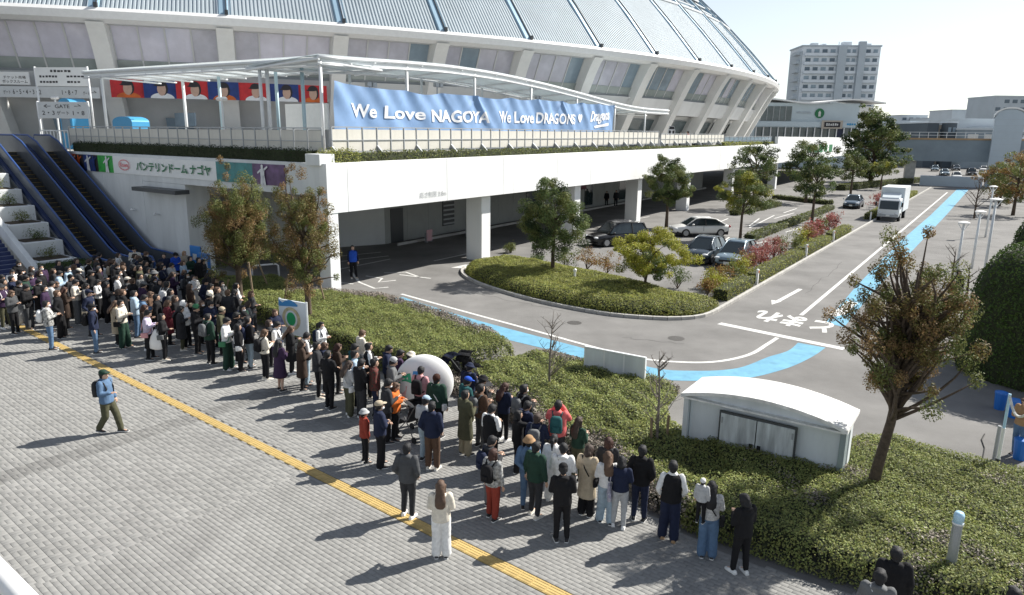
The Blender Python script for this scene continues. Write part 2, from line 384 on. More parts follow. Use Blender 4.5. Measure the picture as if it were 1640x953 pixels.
mi = np.repeat(dk[rest].astype(int), len(pf))
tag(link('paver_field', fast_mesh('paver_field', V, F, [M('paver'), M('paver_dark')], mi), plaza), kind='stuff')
# tactile guide tiles: each 0.3 m tile with four raised bars
mbt = MB(); mbt.box((0, 0, .014), (.296, .258, .028))
for k in range(4): mbt.box((0, -.096+.064*k, .031), (.27, .03, .007))
tile = mbt.mesh('tactile_tile', M('tactile'))
for k in range(-92, 16):
    c = yo+yu*(k*.3); 
    if c.y < 8.6: continue
    o = link('tactile_tile', tile, plaza); o.location = (c.x, c.y, .002); o.rotation_euler = (0, 0, R(YA))
# drain grating crossing the plaza near the crowd
ga, gb = G(505, 668), G(560, 690)
ribbon([ga, gb], .3, .0325, 'drain_cover', M('paver_dark'), plaza)

# ------------------------------------------------------------------ kerbs
def kerb_run(pts, name, L=.6, w=.16, h=.14):
    par = empty(name, (0, 0, 0)); tag(par, 'light grey concrete kerb stones edging the road', kind='structure')
    P = [Vector((p[0], p[1], 0)) for p in pts]; acc = [0]
    for i in range(1, len(P)): acc.append(acc[-1]+(P[i]-P[i-1]).length)
    def at(d):
        for i in range(1, len(P)):
            if d <= acc[i] or i == len(P)-1: return P[i-1].lerp(P[i], (d-acc[i-1])/max(acc[i]-acc[i-1], 1e-6))
    me = None; d = 0; k = 0; mb = MB(); mb.box((0, 0, h/2-.02), (L-.012, w, h+.04)); me = mb.mesh('kerb_stone', M('kerb'))
    far = MB()
    while d+L <= acc[-1]:
        a, b = at(d), at(d+L); c = (a+b)/2; ang = math.atan2(b.y-a.y, b.x-a.x)
        if c.length < 75:
            o = link('kerb_stone', me, par); o.location = c; o.rotation_euler = (0, 0, ang); o.scale = ((b-a).length/L, 1, 1)
            bv = o.modifiers.new('bevel', 'BEVEL'); bv.width = .015; bv.segments = 2
        else: far.box((c.x, c.y, h/2-.02), (L+.02, w, h+.04), ang)
        d += L
    if far.v: tag(far.build('kerb_far', M('kerb'), par), kind='stuff')
    return par
isl_front = smooth_path([G(*p) for p in ((743, 430), (741, 440), (768, 456), (850, 481), (960, 503), (1040, 511), (1090, 512), (1130, 507), (1160, 492))], 6)
rk0 = G(1160, 492); rk1 = rk0+(G(1380, 365)-rk0).normalized()*103
isl_edge = isl_front+[rk0.lerp(rk1, k/40) for k in range(1, 41)]
kerb_run(isl_edge, 'kerb')
# ------------------------------------------------------------------ stadium with ribbed dome
DC = Vector((-62.4, 166.3, 0)); STEP = 4.5; TH0 = -74.4
stad = empty('domed_stadium', (DC.x, DC.y, 6.2), label='huge domed stadium with pale blue ribbed metal roof and leaning white columns', cat='stadium')
ZS = 6.2                                                            # local z = world z - 6.2
def pol(r, deg, z): return Vector((r*math.cos(R(deg)), r*math.sin(R(deg)), z-ZS))
ER, ZE, ZTOP = 114.9, 16.4, 69.0
_hh = ZTOP-ZE; _Rs = (ER*ER+_hh*_hh)/(2*_hh)
def roofz(r): return ZE-(_Rs-_hh)+math.sqrt(_Rs*_Rs-r*r)
def rc(z): return 110.5+(z-6.2)*4.7/9.3                             # outer face of the leaning columns
HB = STEP/2
# corrugated sheet of one bay: bottom tier and upper tier, built once at angle 0
def corr(r0, r1, rows, name, nc=27):
    mb = MB(); rows_r = [r0+(r1-r0)*k/rows for k in range(rows+1)]; prof = []
    for i in range(nc):
        for f, up in ((0, 0), (.28, 0), (.40, 1), (.88, 1)): prof.append(((i+f)/nc, up))
    prof.append((1, 0)); W = STEP-.46; n = len(prof); vs = []
    for r in rows_r:
        sl = math.atan2(r, _Rs)
        for f, up in prof:
            a = -W/2+W*f; vs.append(pol(r+up*.10*.72, a, roofz(r)+up*.10*.7))
    mb.add(vs, [(j*n+i, j*n+i+1, (j+1)*n+i+1, (j+1)*n+i) for j in range(rows) for i in range(n-1)])
    return mb.mesh(name, M('roof_metal'))
RB = 107.3
tier1 = corr(114.9, RB+.15, 3, 'roof_panel'); tier2 = corr(RB-3.4, 60, 8, 'roof_panel')
# skylight strip between the tiers: frame bars and panes
mbx = MB(); W = STEP-.46
def rq(mb, r0, r1, a0, a1, dz, mi=0):
    mb.add([pol(r0, a0, roofz(r0)+dz), pol(r0, a1, roofz(r0)+dz), pol(r1, a1, roofz(r1)+dz), pol(r1, a0, roofz(r1)+dz)], [(0, 1, 2, 3)], mi)
rq(mbx, RB, RB-3.3, -W/2, W/2, -.5); sky_pane = mbx.mesh('skylight', M('glass_bluegrey'))
mbx = MB()
for k in range(4):
    r = RB-k*1.1; a, b = pol(r, -W/2, roofz(r)+.05), pol(r, W/2, roofz(r)+.05); mbx.tube([a, b], .16 if k in (0, 3) else .1, 4)
sky_bar = mbx.mesh('skylight_frame', M('white_steel'))
# rib between bays
mbx = MB(); rr = [115.1, 111, 106, 100, 92, 82, 70, 60]
rings = [[pol(r, -.21, roofz(r)-.1), pol(r, .21, roofz(r)-.1), pol(r+.15, .15, roofz(r)+.22), pol(r+.15, -.15, roofz(r)+.22)] for r in rr]
mbx.loft(rings)
rib_me = mbx.mesh('roof_rib', M('roof_rib'))
mbx = MB(); mbx.loft([[pol(r, .10, roofz(r)+.22), pol(r, .13, roofz(r)+.22), pol(r+.2, .13, roofz(r)+.32), pol(r+.2, .10, roofz(r)+.32)] for r in rr])
rail_me = mbx.mesh('rib_rail', M('dark_steel'))
mbx = MB(); r = 115.2; mbx.box(pol(r, .12, roofz(114.9)+.2), (.3, .25, .34), R(0)); foot_me = mbx.mesh('rib_foot', M('dark_steel'))
# fascia band of one bay
def fascia():
    mb = MB(); prof = [(113.9, 15.42), (114.8, 15.36), (115.35, 15.62), (115.5, 16.15), (115.25, 16.42), (114.4, 16.40)]; rings = []
    for k in range(5):
        a = -HB+STEP*k/4; rings.append([pol(r, a, z) for r, z in prof])
    return mb.loft(rings).mesh('fascia', M('white_paint'))
fas = fascia()
# soffit
mbx = MB(); mbx.add([pol(114.4, -HB, 15.40), pol(114.4, HB, 15.40), pol(112.0, HB, 15.30), pol(112.0, -HB, 15.30)], [(0, 1, 2, 3)]); soff = mbx.mesh('soffit', M('stad_wall'))
# leaning column with a flared head
def column():
    mb = MB(); rings = []; w = .62
    for z, fl in ((6.2, 0), (9, 0), (12.4, 0), (13.6, .05), (14.4, .18), (15.0, .40), (15.4, .7)):
        ro = rc(z)-.25+fl*.55; ri = rc(z)-1.75; da = math.degrees(w/ro)
        rings.append([pol(ri, -da, z), pol(ri, da, z), pol(ro, da, z), pol(ro, -da, z)])
    return mb.loft(rings).mesh('column', M('stad_col'))
colm = column()
# one bay of wall between columns
def panel(r_in, z0, z1, a0, a1, mname, name, th=.08):
    mb = MB(); ri0, ri1 = rc(z0)-r_in, rc(z1)-r_in
    mb.loft([[pol(ri0, a0, z0), pol(ri0, a1, z0), pol(ri0-th, a1, z0), pol(ri0-th, a0, z0)], [pol(ri1, a0, z1), pol(ri1, a1, z1), pol(ri1-th, a1, z1), pol(ri1-th, a0, z1)]])
    return mb.mesh(name, M(mname))
mat('glass_low', (.30, .34, .33), .2, .12, .5, spec=.6)
A0 = -HB+.33; AW = (STEP-.66)/4
panes = {}
for v, mm in enumerate(('glass_blind', 'glass_blind2', 'glass_bluegrey')):
    for k in range(4): panes[v, k] = panel(1.45, 12.15, 15.4, A0+AW*k+.03, A0+AW*(k+1)-.03, mm, 'pane')
trans = [panel(1.36, 12.1, 15.42, A0+AW*k-.03, A0+AW*k+.03, 'mullion', 'mullion', .16) for k in range(5)]
band_g = panel(1.34, 12.15, 12.95, A0, -A0, 'glass_low', 'lower_glazing', .06)
sill = panel(1.25, 11.95, 12.15, -HB, HB, 'grey_steel', 'window_sill', .4)
span = panel(1.0, 10.2, 11.95, -HB, HB, 'stad_wall', 'spandrel_panel', .5)
span_white = panel(1.0, 10.2, 11.95, -HB, HB, 'white_wall', 'spandrel_panel', .5)
lowp = panel(2.4, 6.2, 10.2, -HB, HB, 'stad_wall', 'wall_panel', .3)
lowg = panel(2.2, 6.5, 9.6, A0+.1, -A0-.1, 'glass_store', 'shop_window', .1)
lowd = panel(2.15, 6.2, 8.6, -.55, .55, 'glass_bluegrey', 'entrance_door', .1)
for k in range(-6, 21):
    th = TH0+STEP*k; thm = th+HB
    def put(name, me, a): o = link(name, me, stad); o.rotation_euler = (0, 0, R(a)); return o
    put('roof_rib', rib_me, th); put('rib_rail', rail_me, th); put('rib_foot', foot_me, th); put('column', colm, th)
    put('roof_panel', tier1, thm); put('roof_panel', tier2, thm); put('skylight', sky_pane, thm); put('skylight_frame', sky_bar, thm)
    put('fascia', fas, thm); put('soffit', soff, thm); put('window_sill', sill, thm); put('spandrel_panel', span_white if k > 5 else span, thm); put('wall_panel', lowp, thm)
    v = 0 if k < 2 else (1 if k < 6 else 2)
    for q in range(4): put('pane', panes[v if rnd.random() < .8 else (v+1) % 3, q], thm)
    put('lower_glazing', band_g, thm)
    for q in range(5): put('mullion', trans[q], thm)
    if k > 3: put('shop_window', lowg, thm)
    elif k < 1: put('entrance_door', lowd, thm)
# dim interior core so the glass has something behind it
mbx = MB(); ring0 = [pol(107.2, -105+3*k, 6.2) for k in range(44)]; ring1 = [pol(107.2, -105+3*k, 15.4) for k in range(44)]
mbx.add(ring0+ring1, [(i, i+1, 44+i+1, 44+i) for i in range(43)]); mbx.build('inner_wall', M('stad_wall'), stad)
# dark coping ring at the first tier break
mbx = MB(); mbx.tube([pol(RB, -100+2.25*k, roofz(RB)+.18) for k in range(52)], .2, 6); mbx.build('roof_ring', M('white_steel'), stad)

# ---- portraits hung on the wall left of the entrance: alternating red and blue panels
mat('print_red', (.48, .02, .025), .6, .2, 2); mat('print_blue', (.015, .04, .18), .6, .2, 2); mat('print_skin', (.50, .33, .25), .6, .1, 3); mat('print_dark', (.02, .018, .022), .6); mat('print_white', (.7, .71, .72), .6, .05, 3); mat('print_orange', (.55, .12, .02), .6, .2, 2)
pb = empty('portrait_banner', (0, 0, 0), label='long red and blue banner of cap-wearing portrait panels on stadium wall', cat='banner', group=None)
# wall plane behind the canopy, found from the banner's two ends
def dome_pt(px, py, rad):
    d = ray(px, py); ox, oy = -DC.x, -DC.y; a = d[0]**2+d[1]**2; b = 2*(d[0]*ox+d[1]*oy); c = ox*ox+oy*oy-rad*rad
    t = (-b-math.sqrt(b*b-4*a*c))/(2*a); return Vector(CAMP+t*d)
e0, e1 = dome_pt(178, 140, 113.3), dome_pt(523, 150, 113.3); z0 = 10.05; z1 = 11.45
npan = 7; tot = (e1-e0); tot.z = 0; L = tot.length; du = tot.normalized(); dnm = Vector((du.y, -du.x, 0))
for k in range(npan):
    a = Vector((e0.x, e0.y, 0))+du*(L*k/npan); w = L/npan
    bulge = dnm*(.75*(1-((k+.5)/npan*2-1)**2)+.12); a = a+bulge
    def q(x, z, off=0): return a+du*(x*w)+dnm*off+Vector((0, 0, z0+(z1-z0)*z))
    pn = MB().add([q(0, 0), q(1, 0), q(1, 1), q(0, 1), q(0, 0, -.04), q(1, 0, -.04), q(1, 1, -.04), q(0, 1, -.04)], [(0, 1, 2, 3), (5, 4, 7, 6), (1, 5, 6, 2), (4, 0, 3, 7), (3, 2, 6, 7), (4, 5, 1, 0)]).build('portrait_panel', M('print_red' if k % 2 == 0 else 'print_blue'), pb)
    def blob(cx, cz, rx, rz, mn, name, off, half=None):
        lo, hi = (0, 2*math.pi) if half is None else half; n = 14
        MB().add([q(cx+rx*math.cos(lo+(hi-lo)*i/n), cz+rz*math.sin(lo+(hi-lo)*i/n), off) for i in range(n+1)], [tuple(range(n+1))]).build(name, M(mn), pn)
    ax = w/(z1-z0); cx = .56+.04*(k % 3-1)
    blob(cx, -.0, .62/ax, .30, 'print_white' if k % 3 else 'print_orange', 'jersey', .008, (0, math.pi))
    blob(cx+.05/ax, .54, .27/ax, .38, 'print_dark', 'hair', .012); blob(cx-.02/ax, .50, .23/ax, .36, 'print_skin', 'face', .016)
    blob(cx-.02/ax, .70, .30/ax, .28, 'print_dark', 'cap', .020, (0, math.pi)); blob(cx-.12/ax, .70, .30/ax, .05, 'print_dark', 'cap_brim', .022)
# ------------------------------------------------------------------ elevated deck
K = Vector((-8.2, 31.0, 0)); BA, WA = 57.5, 145.0
bu, wu = dirv(BA), dirv(WA); bn = dirv(BA-90); wnn = dirv(WA+90)   # outward normals
ZD, ZB = 6.2, 4.0
deck = empty('elevated_deck', (0, 0, 0), label='white concrete pedestrian deck on square columns above the driveway', cat='deck')
corner2 = K+wu*34
poly = [K, K+bu*165, K+bu*165+Vector((-20, 6, 0)), Vector((-30, 70, 0))+bu*60, Vector((-60, 75, 0)), corner2]
inset = [(K+(wnn+bn)*-.25), K+bu*165-bn*.3, poly[2], poly[3], poly[4], corner2-wnn*.3]
mat('deck_floor', (.40, .39, .37), .85, .1, 1); mat('soffit', (.22, .22, .215), .85, .1, 1)  # soffit tone darkened to paint in shade under the deck
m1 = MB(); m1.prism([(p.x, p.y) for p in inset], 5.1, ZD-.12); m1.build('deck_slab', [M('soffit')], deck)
m1 = MB(); m1.add([(p.x, p.y, ZD-.1) for p in inset], [tuple(range(len(inset)))]); m1.build('deck_floor', [M('deck_floor')], deck)
def wallbox(a, b, z0, z1, th, n, name, m, parent, bevel=.012):
    "slab standing on the line a-b, thickness th inwards (against outward normal n)"
    mb = MB(); mb.prism([(a.x, a.y), (b.x, b.y), ((b-n*th).x, (b-n*th).y), ((a-n*th).x, (a-n*th).y)], z0, z1); return mb.build(name, m, parent, bevel=bevel)
# edge beam panels with open joints; the deck climbs very slightly towards the far end
SLOPE = .0062
def tpx(px, py=300): return (GW(px, py, K, BA)-K).to_2d().dot(bu.to_2d())
def zt(t): return ZD+SLOPE*t
cuts = [0, tpx(557), tpx(716), tpx(806), tpx(823), tpx(892), tpx(945), tpx(1000), tpx(1050), tpx(1100), tpx(1150), tpx(1200), 86.5]
for i in range(len(cuts)-1):
    A_, B_ = K+bu*(cuts[i]+.012), K+bu*(cuts[i+1]-.012)
    o = wallbox(A_, B_, ZB, ZD, .45, bn, 'beam_panel', M('white_wall'), deck)
    for v in o.data.vertices:
        if v.co.z > 5: v.co.z = zt((v.co.to_2d()-K.to_2d()).dot(bu.to_2d()))
for (a, b) in ((86.5, 98), (98, 112), (112, 128), (128, 146), (146, 168)):
    wallbox(K+bu*(a+.02), K+bu*(b-.02), ZB, 7.62+.002*a, .45, bn, 'parapet_panel', M('white_wall'), deck)
# left beam above the opening, then the solid escalator wall
wallbox(K+wu*.46, K+wu*15.6, 4.75, ZD, .45, wnn, 'beam_panel', M('white_wall_old'), deck)
lw = [11.3, 15.6, 20.2, 24.9]
for i in range(3): wallbox(K+wu*(lw[i]+.008), K+wu*(lw[i+1]-.008), 0, ZD if i else 4.74, .45 if i else 1.4, wnn, 'wall_panel', M('white_wall_old'), deck)
# pier cap at the corner
mb = MB(); c = K-(wnn+bn)*.3+wu*.4; mb.box((c.x, c.y, 6.35), (.9, .9, .5), R(BA)); mb.build('corner_cap', M('white_wall_old'), deck, bevel=.02)
# columns
def colbox(t, wd=1.15, dp=1.5, z1=ZB+1.2, off=.66):
    a = K+bu*t-bn*off; mb = MB(); b = a+bu*wd; mb.prism([(a.x, a.y), (b.x, b.y), ((b-bn*dp).x, (b-bn*dp).y), ((a-bn*dp).x, (a-bn*dp).y)], -.02, z1); mb.build('column', M('white_wall'), deck, bevel=.03)
colbox(.02, .62, .7, off=.03)
for px, py in ((800, 330), (943, 300), (1040, 290), (1117, 280), (1186, 275), (1254, 262), (1310, 255)): colbox(tpx(px, py)-.95, .95, 1.15)
for px in (880, 1000, 1100, 1160): colbox(tpx(px)-.95, .95, 1.15, off=13)
# back wall under the deck, with doors, vents and posters
bw0 = G(552, 411); bw1 = G(617, 391); bw2 = bw1+dirv(58)*75
mat('under_wall_shaded', (.34, .35, .34), .8, .1, .6)  # darker copy of stad_wall, shade under the deck put into the colour
back = empty('undercroft_wall', (0, 0, 0), label='grey panelled wall with doors at the back of the undercroft', cat='wall')
nb_ = dirv(58-90)
def backpanel(t0, t1, z0, z1, mname, name, off=0.0, par=None):
    a, b = bw1+dirv(58)*t0+nb_*off, bw1+dirv(58)*t1+nb_*off; wallbox(a, b, z0, z1, .12, nb_, name, M(mname), par or back)
t = 0
while t < 72: backpanel(t+.01, t+2.39, 0, 5.1, 'under_wall_shaded', 'wall_panel'); t += 2.4
mb = MB(); mb.prism([(bw0.x-6, bw0.y+1), (bw1.x, bw1.y), (bw1.x-.5, bw1.y+1.5), (bw0.x-6, bw0.y+2.5)], 0, 5.1); mb.build('wall_panel', M('stad_wall'), back)
for (t0, t1, z0, z1, mn, nm) in ((.6, 1.9, 0, 2.4, 'dark_steel', 'door'), (6.5, 8.0, .6, 3.6, 'dark_steel', 'louvre'), (11.5, 12.8, .3, 2.9, 'glass_dark', 'door'), (19, 21, .3, 2.9, 'glass_dark', 'door'), (31, 33, .3, 2.9, 'glass_dark', 'door'), (40, 42, .3, 2.9, 'glass_dark', 'door')): backpanel(t0, t1, z0, z1, mn, nm, .05)
for k in range(8): backpanel(6.55, 7.95, .7+k*.35, .82+k*.35, 'grey_steel', 'louvre_blade', .12)
backpanel(0, 70, -.02, .18, 'concrete', 'plinth', 1.2)
# raised kerb ledge under the deck
# maroon shop board on the back wall, small posters at the ledge
mat('maroon', (.10, .012, .035), .5, .1, 2); mat('poster_pink', (.6, .35, .38), .6); mat('poster_blue', (.12, .16, .45), .6)
sb = MB(); a, b = GW(905, 305, bw1, 58), GW(935, 303, bw1, 58); a.z = b.z = 0; bb = wallbox(a+nb_*.3, b+nb_*.3, 2.1, 4.6, .1, nb_, 'shop_board', M('maroon'), None); tag(bb, 'dark maroon advertising board on the undercroft wall behind the round tree', 'board')
marks_on('lettering', a+nb_*.32+dirv(58)*2.2+Vector((0, 0, 2.5)), dirv(58), (0, 0, 1), 1.6, 1.0, 2, M('paint_white'), bb)
for (px, py, mn, lb) in ((688, 384, 'poster_pink', 'small pink poster board propped at the undercroft ledge'), (753, 375, 'poster_blue', 'small blue poster board propped at the undercroft ledge')):
    p = G(px, py+4); st = empty('poster_stand', p, R(58), lb, 'poster'); MB().box((0, 0, .5), (.62, .04, .8)).build('poster', M(mn), st); MB().box((-.25, .1, .35), (.03, .25, .7)).build('leg', M('grey_steel'), st); MB().box((.25, .1, .35), (.03, .25, .7)).build('leg', M('grey_steel'), st)
# building name plate cast into the beam
a, b = GW(672, 316, K, BA), GW(714, 313, K, BA); text_on('height_notice', '高さ制限 3.8m', a+bn*.02-Vector((0, 0, .05)), bu, (0, 0, 1), (b-a).length, .30, M('grey_steel'), deck, .0)
# gap-filler shrubs and long hedges lying behind the parapet come with the planting

# ------------------------------------------------------------------ railings
def railing(a, b, z, label, n_out, panel_m='white_steel', h=1.2, gap=1.0, feet=True, slope=0.0):
    L = (b-a).length; u = (b-a).normalized(); root = empty('railing', (a.x, a.y, z), math.atan2(u.y, u.x), label, 'railing'); root.rotation_euler.y = -slope
    n = max(1, round(L/gap)); g = L/n
    post = MB().box((0, 0, h/2), (.05, .08, h)).mesh('post', M('grey_steel')); pan = MB().box((g/2, .0, h*.52), (g-.09, .02, h*.82)).mesh('infill_panel', M(panel_m))
    ft = MB().add([(-.04, -.03, 0), (.04, -.03, 0), (.04, -.03, .42), (-.04, -.03, .42), (-.04, -.5, -.1), (.04, -.5, -.1), (.04, -.42, .06), (-.04, -.42, .06)], [(0, 1, 2, 3), (7, 6, 5, 4), (0, 4, 5, 1), (3, 2, 6, 7), (0, 3, 7, 4), (1, 5, 6, 2)]).mesh('bracket', M('grey_steel'))
    for i in range(n+1):
        link('post', post, root).location = (i*g, 0, 0)
        if i < n: link('infill_panel', pan, root).location = (i*g, 0, 0)
        if feet and i % 3 == 0: link('bracket', ft, root).location = (i*g, 0, -.05)
    MB().box((L/2, 0, h+.02), (L, .07, .05)).build('top_rail', M('grey_steel'), root); MB().box((L/2, -.02, h*.52), (L, .06, .035)).build('middle_rail', M('grey_steel'), root); MB().box((L/2, 0, .09), (L, .05, .05)).build('bottom_rail', M('grey_steel'), root)
    return root
mat('rail_panel', (.62, .60, .54), .6, .08, 2)
cor = K-(bn*1.15)-(wnn*1.15)
mat('recess', (.03, .03, .03), .9)  # near-black strip paints in the shade of the gap below the railing
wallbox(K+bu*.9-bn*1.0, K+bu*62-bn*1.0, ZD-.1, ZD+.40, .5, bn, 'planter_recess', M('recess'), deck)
railing(cor+bu*.3, cor+bu*41, ZD+.36, 'long cream panelled railing along deck edge below the blue banner', bn, 'rail_panel', slope=SLOPE)
railing(cor+bu*41.6, cor+bu*62, ZD+.6, 'cream railing on deck edge past the end of the blue banner', bn, 'rail_panel', 1.0, 1.2, slope=SLOPE)
railing(cor+bu*62.4, cor+bu*86, ZD+.45, 'thin metal railing on deck edge near the shops', bn, 'glass_bluegrey', 1.0, 2.0, False, SLOPE)
railing(cor+wu*25.2, cor+wu*.3, ZD+.3, 'cream panelled railing above the stadium name sign', wnn, 'rail_panel', 1.2, 1.0, False)
# white bars beside the escalator head
hr = empty('hand_rail', (0, 0, 0), label='white barred hand rail beside the top of the escalator', cat='railing')
a, b = cor+wu*25.4, cor+wu*29.5
for k in range(9): p = a.lerp(b, k/8); MB().box((p.x, p.y, ZD+.6), (.05, .05, 1.3), R(WA)).build('bar', M('white_steel'), hr)
for z in (ZD+1.25, ZD+.1): MB().tube([a+Vector((0, 0, z)), b+Vector((0, 0, z))], .035, 6).build('rail', M('white_steel'), hr)

# ------------------------------------------------------------------ arched canopy
cano = empty('arched_canopy', (0, 0, 0), label='white steel canopy with gently arched glass roof on thin posts', cat='canopy')
K2 = Vector((-9.3, 35.0, 0)); CA = 59.5; ca = dirv(CA); cin = dirv(CA+90); 
def cz(s):                                                          # arch height along the front edge
    S = [-2, 0, 6.5, 13.3, 20.6, 29.1, 35, 43, 51.5]; Zz = [10.9, 10.95, 11.36, 11.52, 11.33, 10.9, 10.5, 10.2, 10.35]; return float(np.interp(s, S, Zz))
DEPTH = 5.0
mat('canopy_glass', (.72, .78, .80), .25, .05, 1, trans=.35)
ss = np.linspace(-.2, 51.5, 40); zsm = np.convolve(np.pad([cz(s) for s in ss], 3, 'edge'), np.ones(7)/7, 'valid')
def cpt(i, d, dz=0): p = K2+ca*ss[i]+cin*d; return Vector((p.x, p.y, zsm[i]+dz-.07*d))
for d, r in ((-.1, .09), (-.1, .05), (2.4, .05), (DEPTH, .07)):
    MB().tube([cpt(i, d, -.0 if r > .06 else -.34) for i in range(40)], r, 8).build('edge_beam', M('white_steel'), cano, smooth=True)
for i in range(0, 39, 3):
    MB().tube([cpt(i, -.15, -.08), cpt(i, DEPTH/2, -.06), cpt(i, DEPTH, -.08)], .07, 6).build('rafter', M('white_steel'), cano)
for i in range(39):
    MB().add([cpt(i, -.1, .1), cpt(i+1, -.1, .1), cpt(i+1, DEPTH-.1, .1), cpt(i, DEPTH-.1, .1), cpt(i, -.1, .13), cpt(i+1, -.1, .13), cpt(i+1, DEPTH-.1, .13), cpt(i, DEPTH-.1, .13)], [(0, 3, 2, 1), (4, 5, 6, 7), (0, 1, 5, 4), (2, 3, 7, 6)]).build('roof_pane', M('canopy_glass'), cano)
for s in (0, 6.5, 13.3, 20.7, 28.4, 36.5, 44.5): 
    p = K2+ca*s; MB().tube([(p.x, p.y, ZD-.1), (p.x, p.y, cz(s)-.05)], .085, 8).build('post', M('white_steel'), cano, smooth=True)
    p = p+cin*DEPTH*.85; MB().tube([(p.x, p.y, ZD-.1), (p.x, p.y, cz(s)-.35)], .085, 8).build('post', M('white_steel'), cano, smooth=True)
# the canopy's left wing, level, over the walk above the escalator wall
wl_ = 23.5
def wpt(t, d, z): p = K2+wu*t-wnn*d; return Vector((p.x, p.y, z))
for d, z, r in ((-.1, 10.95, .09), (-.1, 10.62, .05), (2, 10.86, .05), (4, 10.72, .07)): MB().tube([wpt(0, d, z), wpt(wl_, d, z+.25)], r, 8).build('edge_beam', M('white_steel'), cano, smooth=True)
for k in range(24):
    t0, t1 = k*wl_/24, (k+1)*wl_/24; MB().add([wpt(t0, -.2, 11.09+.25*t0/wl_), wpt(t1, -.2, 11.09+.25*t1/wl_), wpt(t1, 4, 10.80+.25*t1/wl_), wpt(t0, 4, 10.80+.25*t0/wl_)], [(0, 1, 2, 3)]).build('roof_pane', M('canopy_glass'), cano)
    if k % 2 == 0: MB().tube([wpt(t0, -.1, 10.82), wpt(t0, 4.1, 10.72)], .05, 6).build('rafter', M('white_steel'), cano)
mat('post_blue', (.42, .56, .62), .45)
for t, d, mn in ((21.3, 0, 'white_steel'), (13.6, 3.4, 'post_blue'), (7.4, 3.0, 'post_blue'), (4.1, 0, 'white_steel'), (2.6, 1.0, 'post_blue'), (18, 3.6, 'white_steel')): MB().tube([wpt(t, d, ZD-.1), wpt(t, d, 10.95)], .095, 8).build('post', M(mn), cano, smooth=True)
mat('canopy_fascia', (.70, .73, .74), .4, .06, 1)
def strip(A, B, name, m): n_ = len(A); MB().add(A+B, [(i, i+1, n_+i+1, n_+i) for i in range(n_-1)]).build(name, M(m), cano, smooth=True)
strip([cpt(i, -.06, -.26) for i in range(40)], [cpt(i, -.06, -.10) for i in range(40)], 'fascia', 'canopy_fascia')
strip([wpt(t, -.06, 10.70+.25*t/wl_) for t in np.linspace(0, wl_, 9)], [wpt(t, -.06, 10.88+.25*t/wl_) for t in np.linspace(0, wl_, 9)], 'fascia', 'canopy_fascia')
# floodlights on the canopy posts
for (px, py, lb) in ((700, 135, 'twin floodlights above the middle of the blue banner'), (592, 134, 'small floodlight above the left half of the blue banner'), (860, 155, 'small floodlight above the right half of the blue banner')):
    p = GW(px, py, K2+cin*1.2, CA); fl = empty('floodlight', (p.x, p.y, p.z-.55), R(CA), lb, 'light')
    MB().tube([(0, 0, -.6), (0, 0, .4)], .04, 6).build('stem', M('grey_steel'), fl)
    for sx_ in (-.22, .22): MB().box((sx_, -.1, .5), (.34, .22, .26)).build('lamp_head', M('grey_steel'), fl, bevel=.03)

# ------------------------------------------------------------------ blue cloth banner
mat('banner_blue', (.235, .385, .64), .7, .12, .8, trans=.2); mat('banner_navy', (.02, .06, .22), .7)
b0 = K2+ca*.45-cin*.28; BL = 35.1
def bz(u): return float(np.interp(u, [0, .17, .36, .57, 1], [9.98, 9.84, 9.93, 10.08, 10.28])), float(np.interp(u, [0, 1], [7.68, 7.93]))
ties = [0, .16, .255, .36, .48, .585, .70, .80, .90, 1.0]
def sag(u):
    j = max(i for i in range(len(ties)) if ties[i] <= u+1e-9); j = min(j, len(ties)-2); f = (u-ties[j])/(ties[j+1]-ties[j]); return f, j
def ban(u, v):
    zt, zb = bz(u); f, j = sag(u); dip = .17*4*f*(1-f)*(.6+.4*math.sin(j*2.3)); z = zb+(zt-zb)*v-dip*v**3
    # diagonal folds falling from each tie
    w = 0
    for t0 in ties:
        dx = (u-t0)*BL
        for s_, k in ((1, 1.0), (-1, .8)):
            line = s_*(1-v)*2.1+.15*math.sin(t0*40+k*3); w += .17*math.exp(-((dx-line)/(.16+.35*(1-v)))**2)*(.35+.65*v)*(.5+.5*math.sin(t0*77+k*5))
    w += .05*math.sin(u*61+2*v)+.03*math.sin(u*140+v*7+1)*(.4+v)+.06*mnoise.noise(Vector((u*26, v*1.6, .3)))
    p = b0+ca*(u*BL)-cin*(w+.02); return Vector((p.x, p.y, z))
NU, NV = 420, 26
V = [ban(i/NU, j/NV) for j in range(NV+1) for i in range(NU+1)]
banner = link('cloth_banner', fast_mesh('cloth_banner', V, [(j*(NU+1)+i, j*(NU+1)+i+1, (j+1)*(NU+1)+i+1, (j+1)*(NU+1)+i) for j in range(NV) for i in range(NU)], [M('banner_blue')], smooth=True))
tag(banner, 'long creased blue cloth banner with white slogan hung between canopy posts', 'banner')
mat('banner_white', (.86, .87, .88), .7)
def ban_text(body, u0, u1, v0, v1, off=.02, shear=0.0, name='slogan', rise=0.0):
    V, F, a = text_verts(body, off, shear, .12); mb = MB()
    mb.add([ban(u0+(u1-u0)*x, v0+(v1-v0)*y+rise*x)-cin*.035 for x, y in V], F); return mb.build(name, M('banner_white'), banner)
ban_text('We', .035, .088, .27, .58, .022); ban_text('Love', .105, .205, .27, .58, .022); ban_text('NAGOYA', .222, .40, .22, .56, .03)
ban_text('We', .435, .482, .24, .60, .022); ban_text('Love', .495, .575, .24, .60, .022); ban_text('DRAGONS', .588, .77, .24, .60, .022); ban_text('♥', .785, .81, .30, .60, .0, name='heart')
ban_text('Dragons', .855, .972, .22, .72, .03, .35, 'script_lettering', .12); 
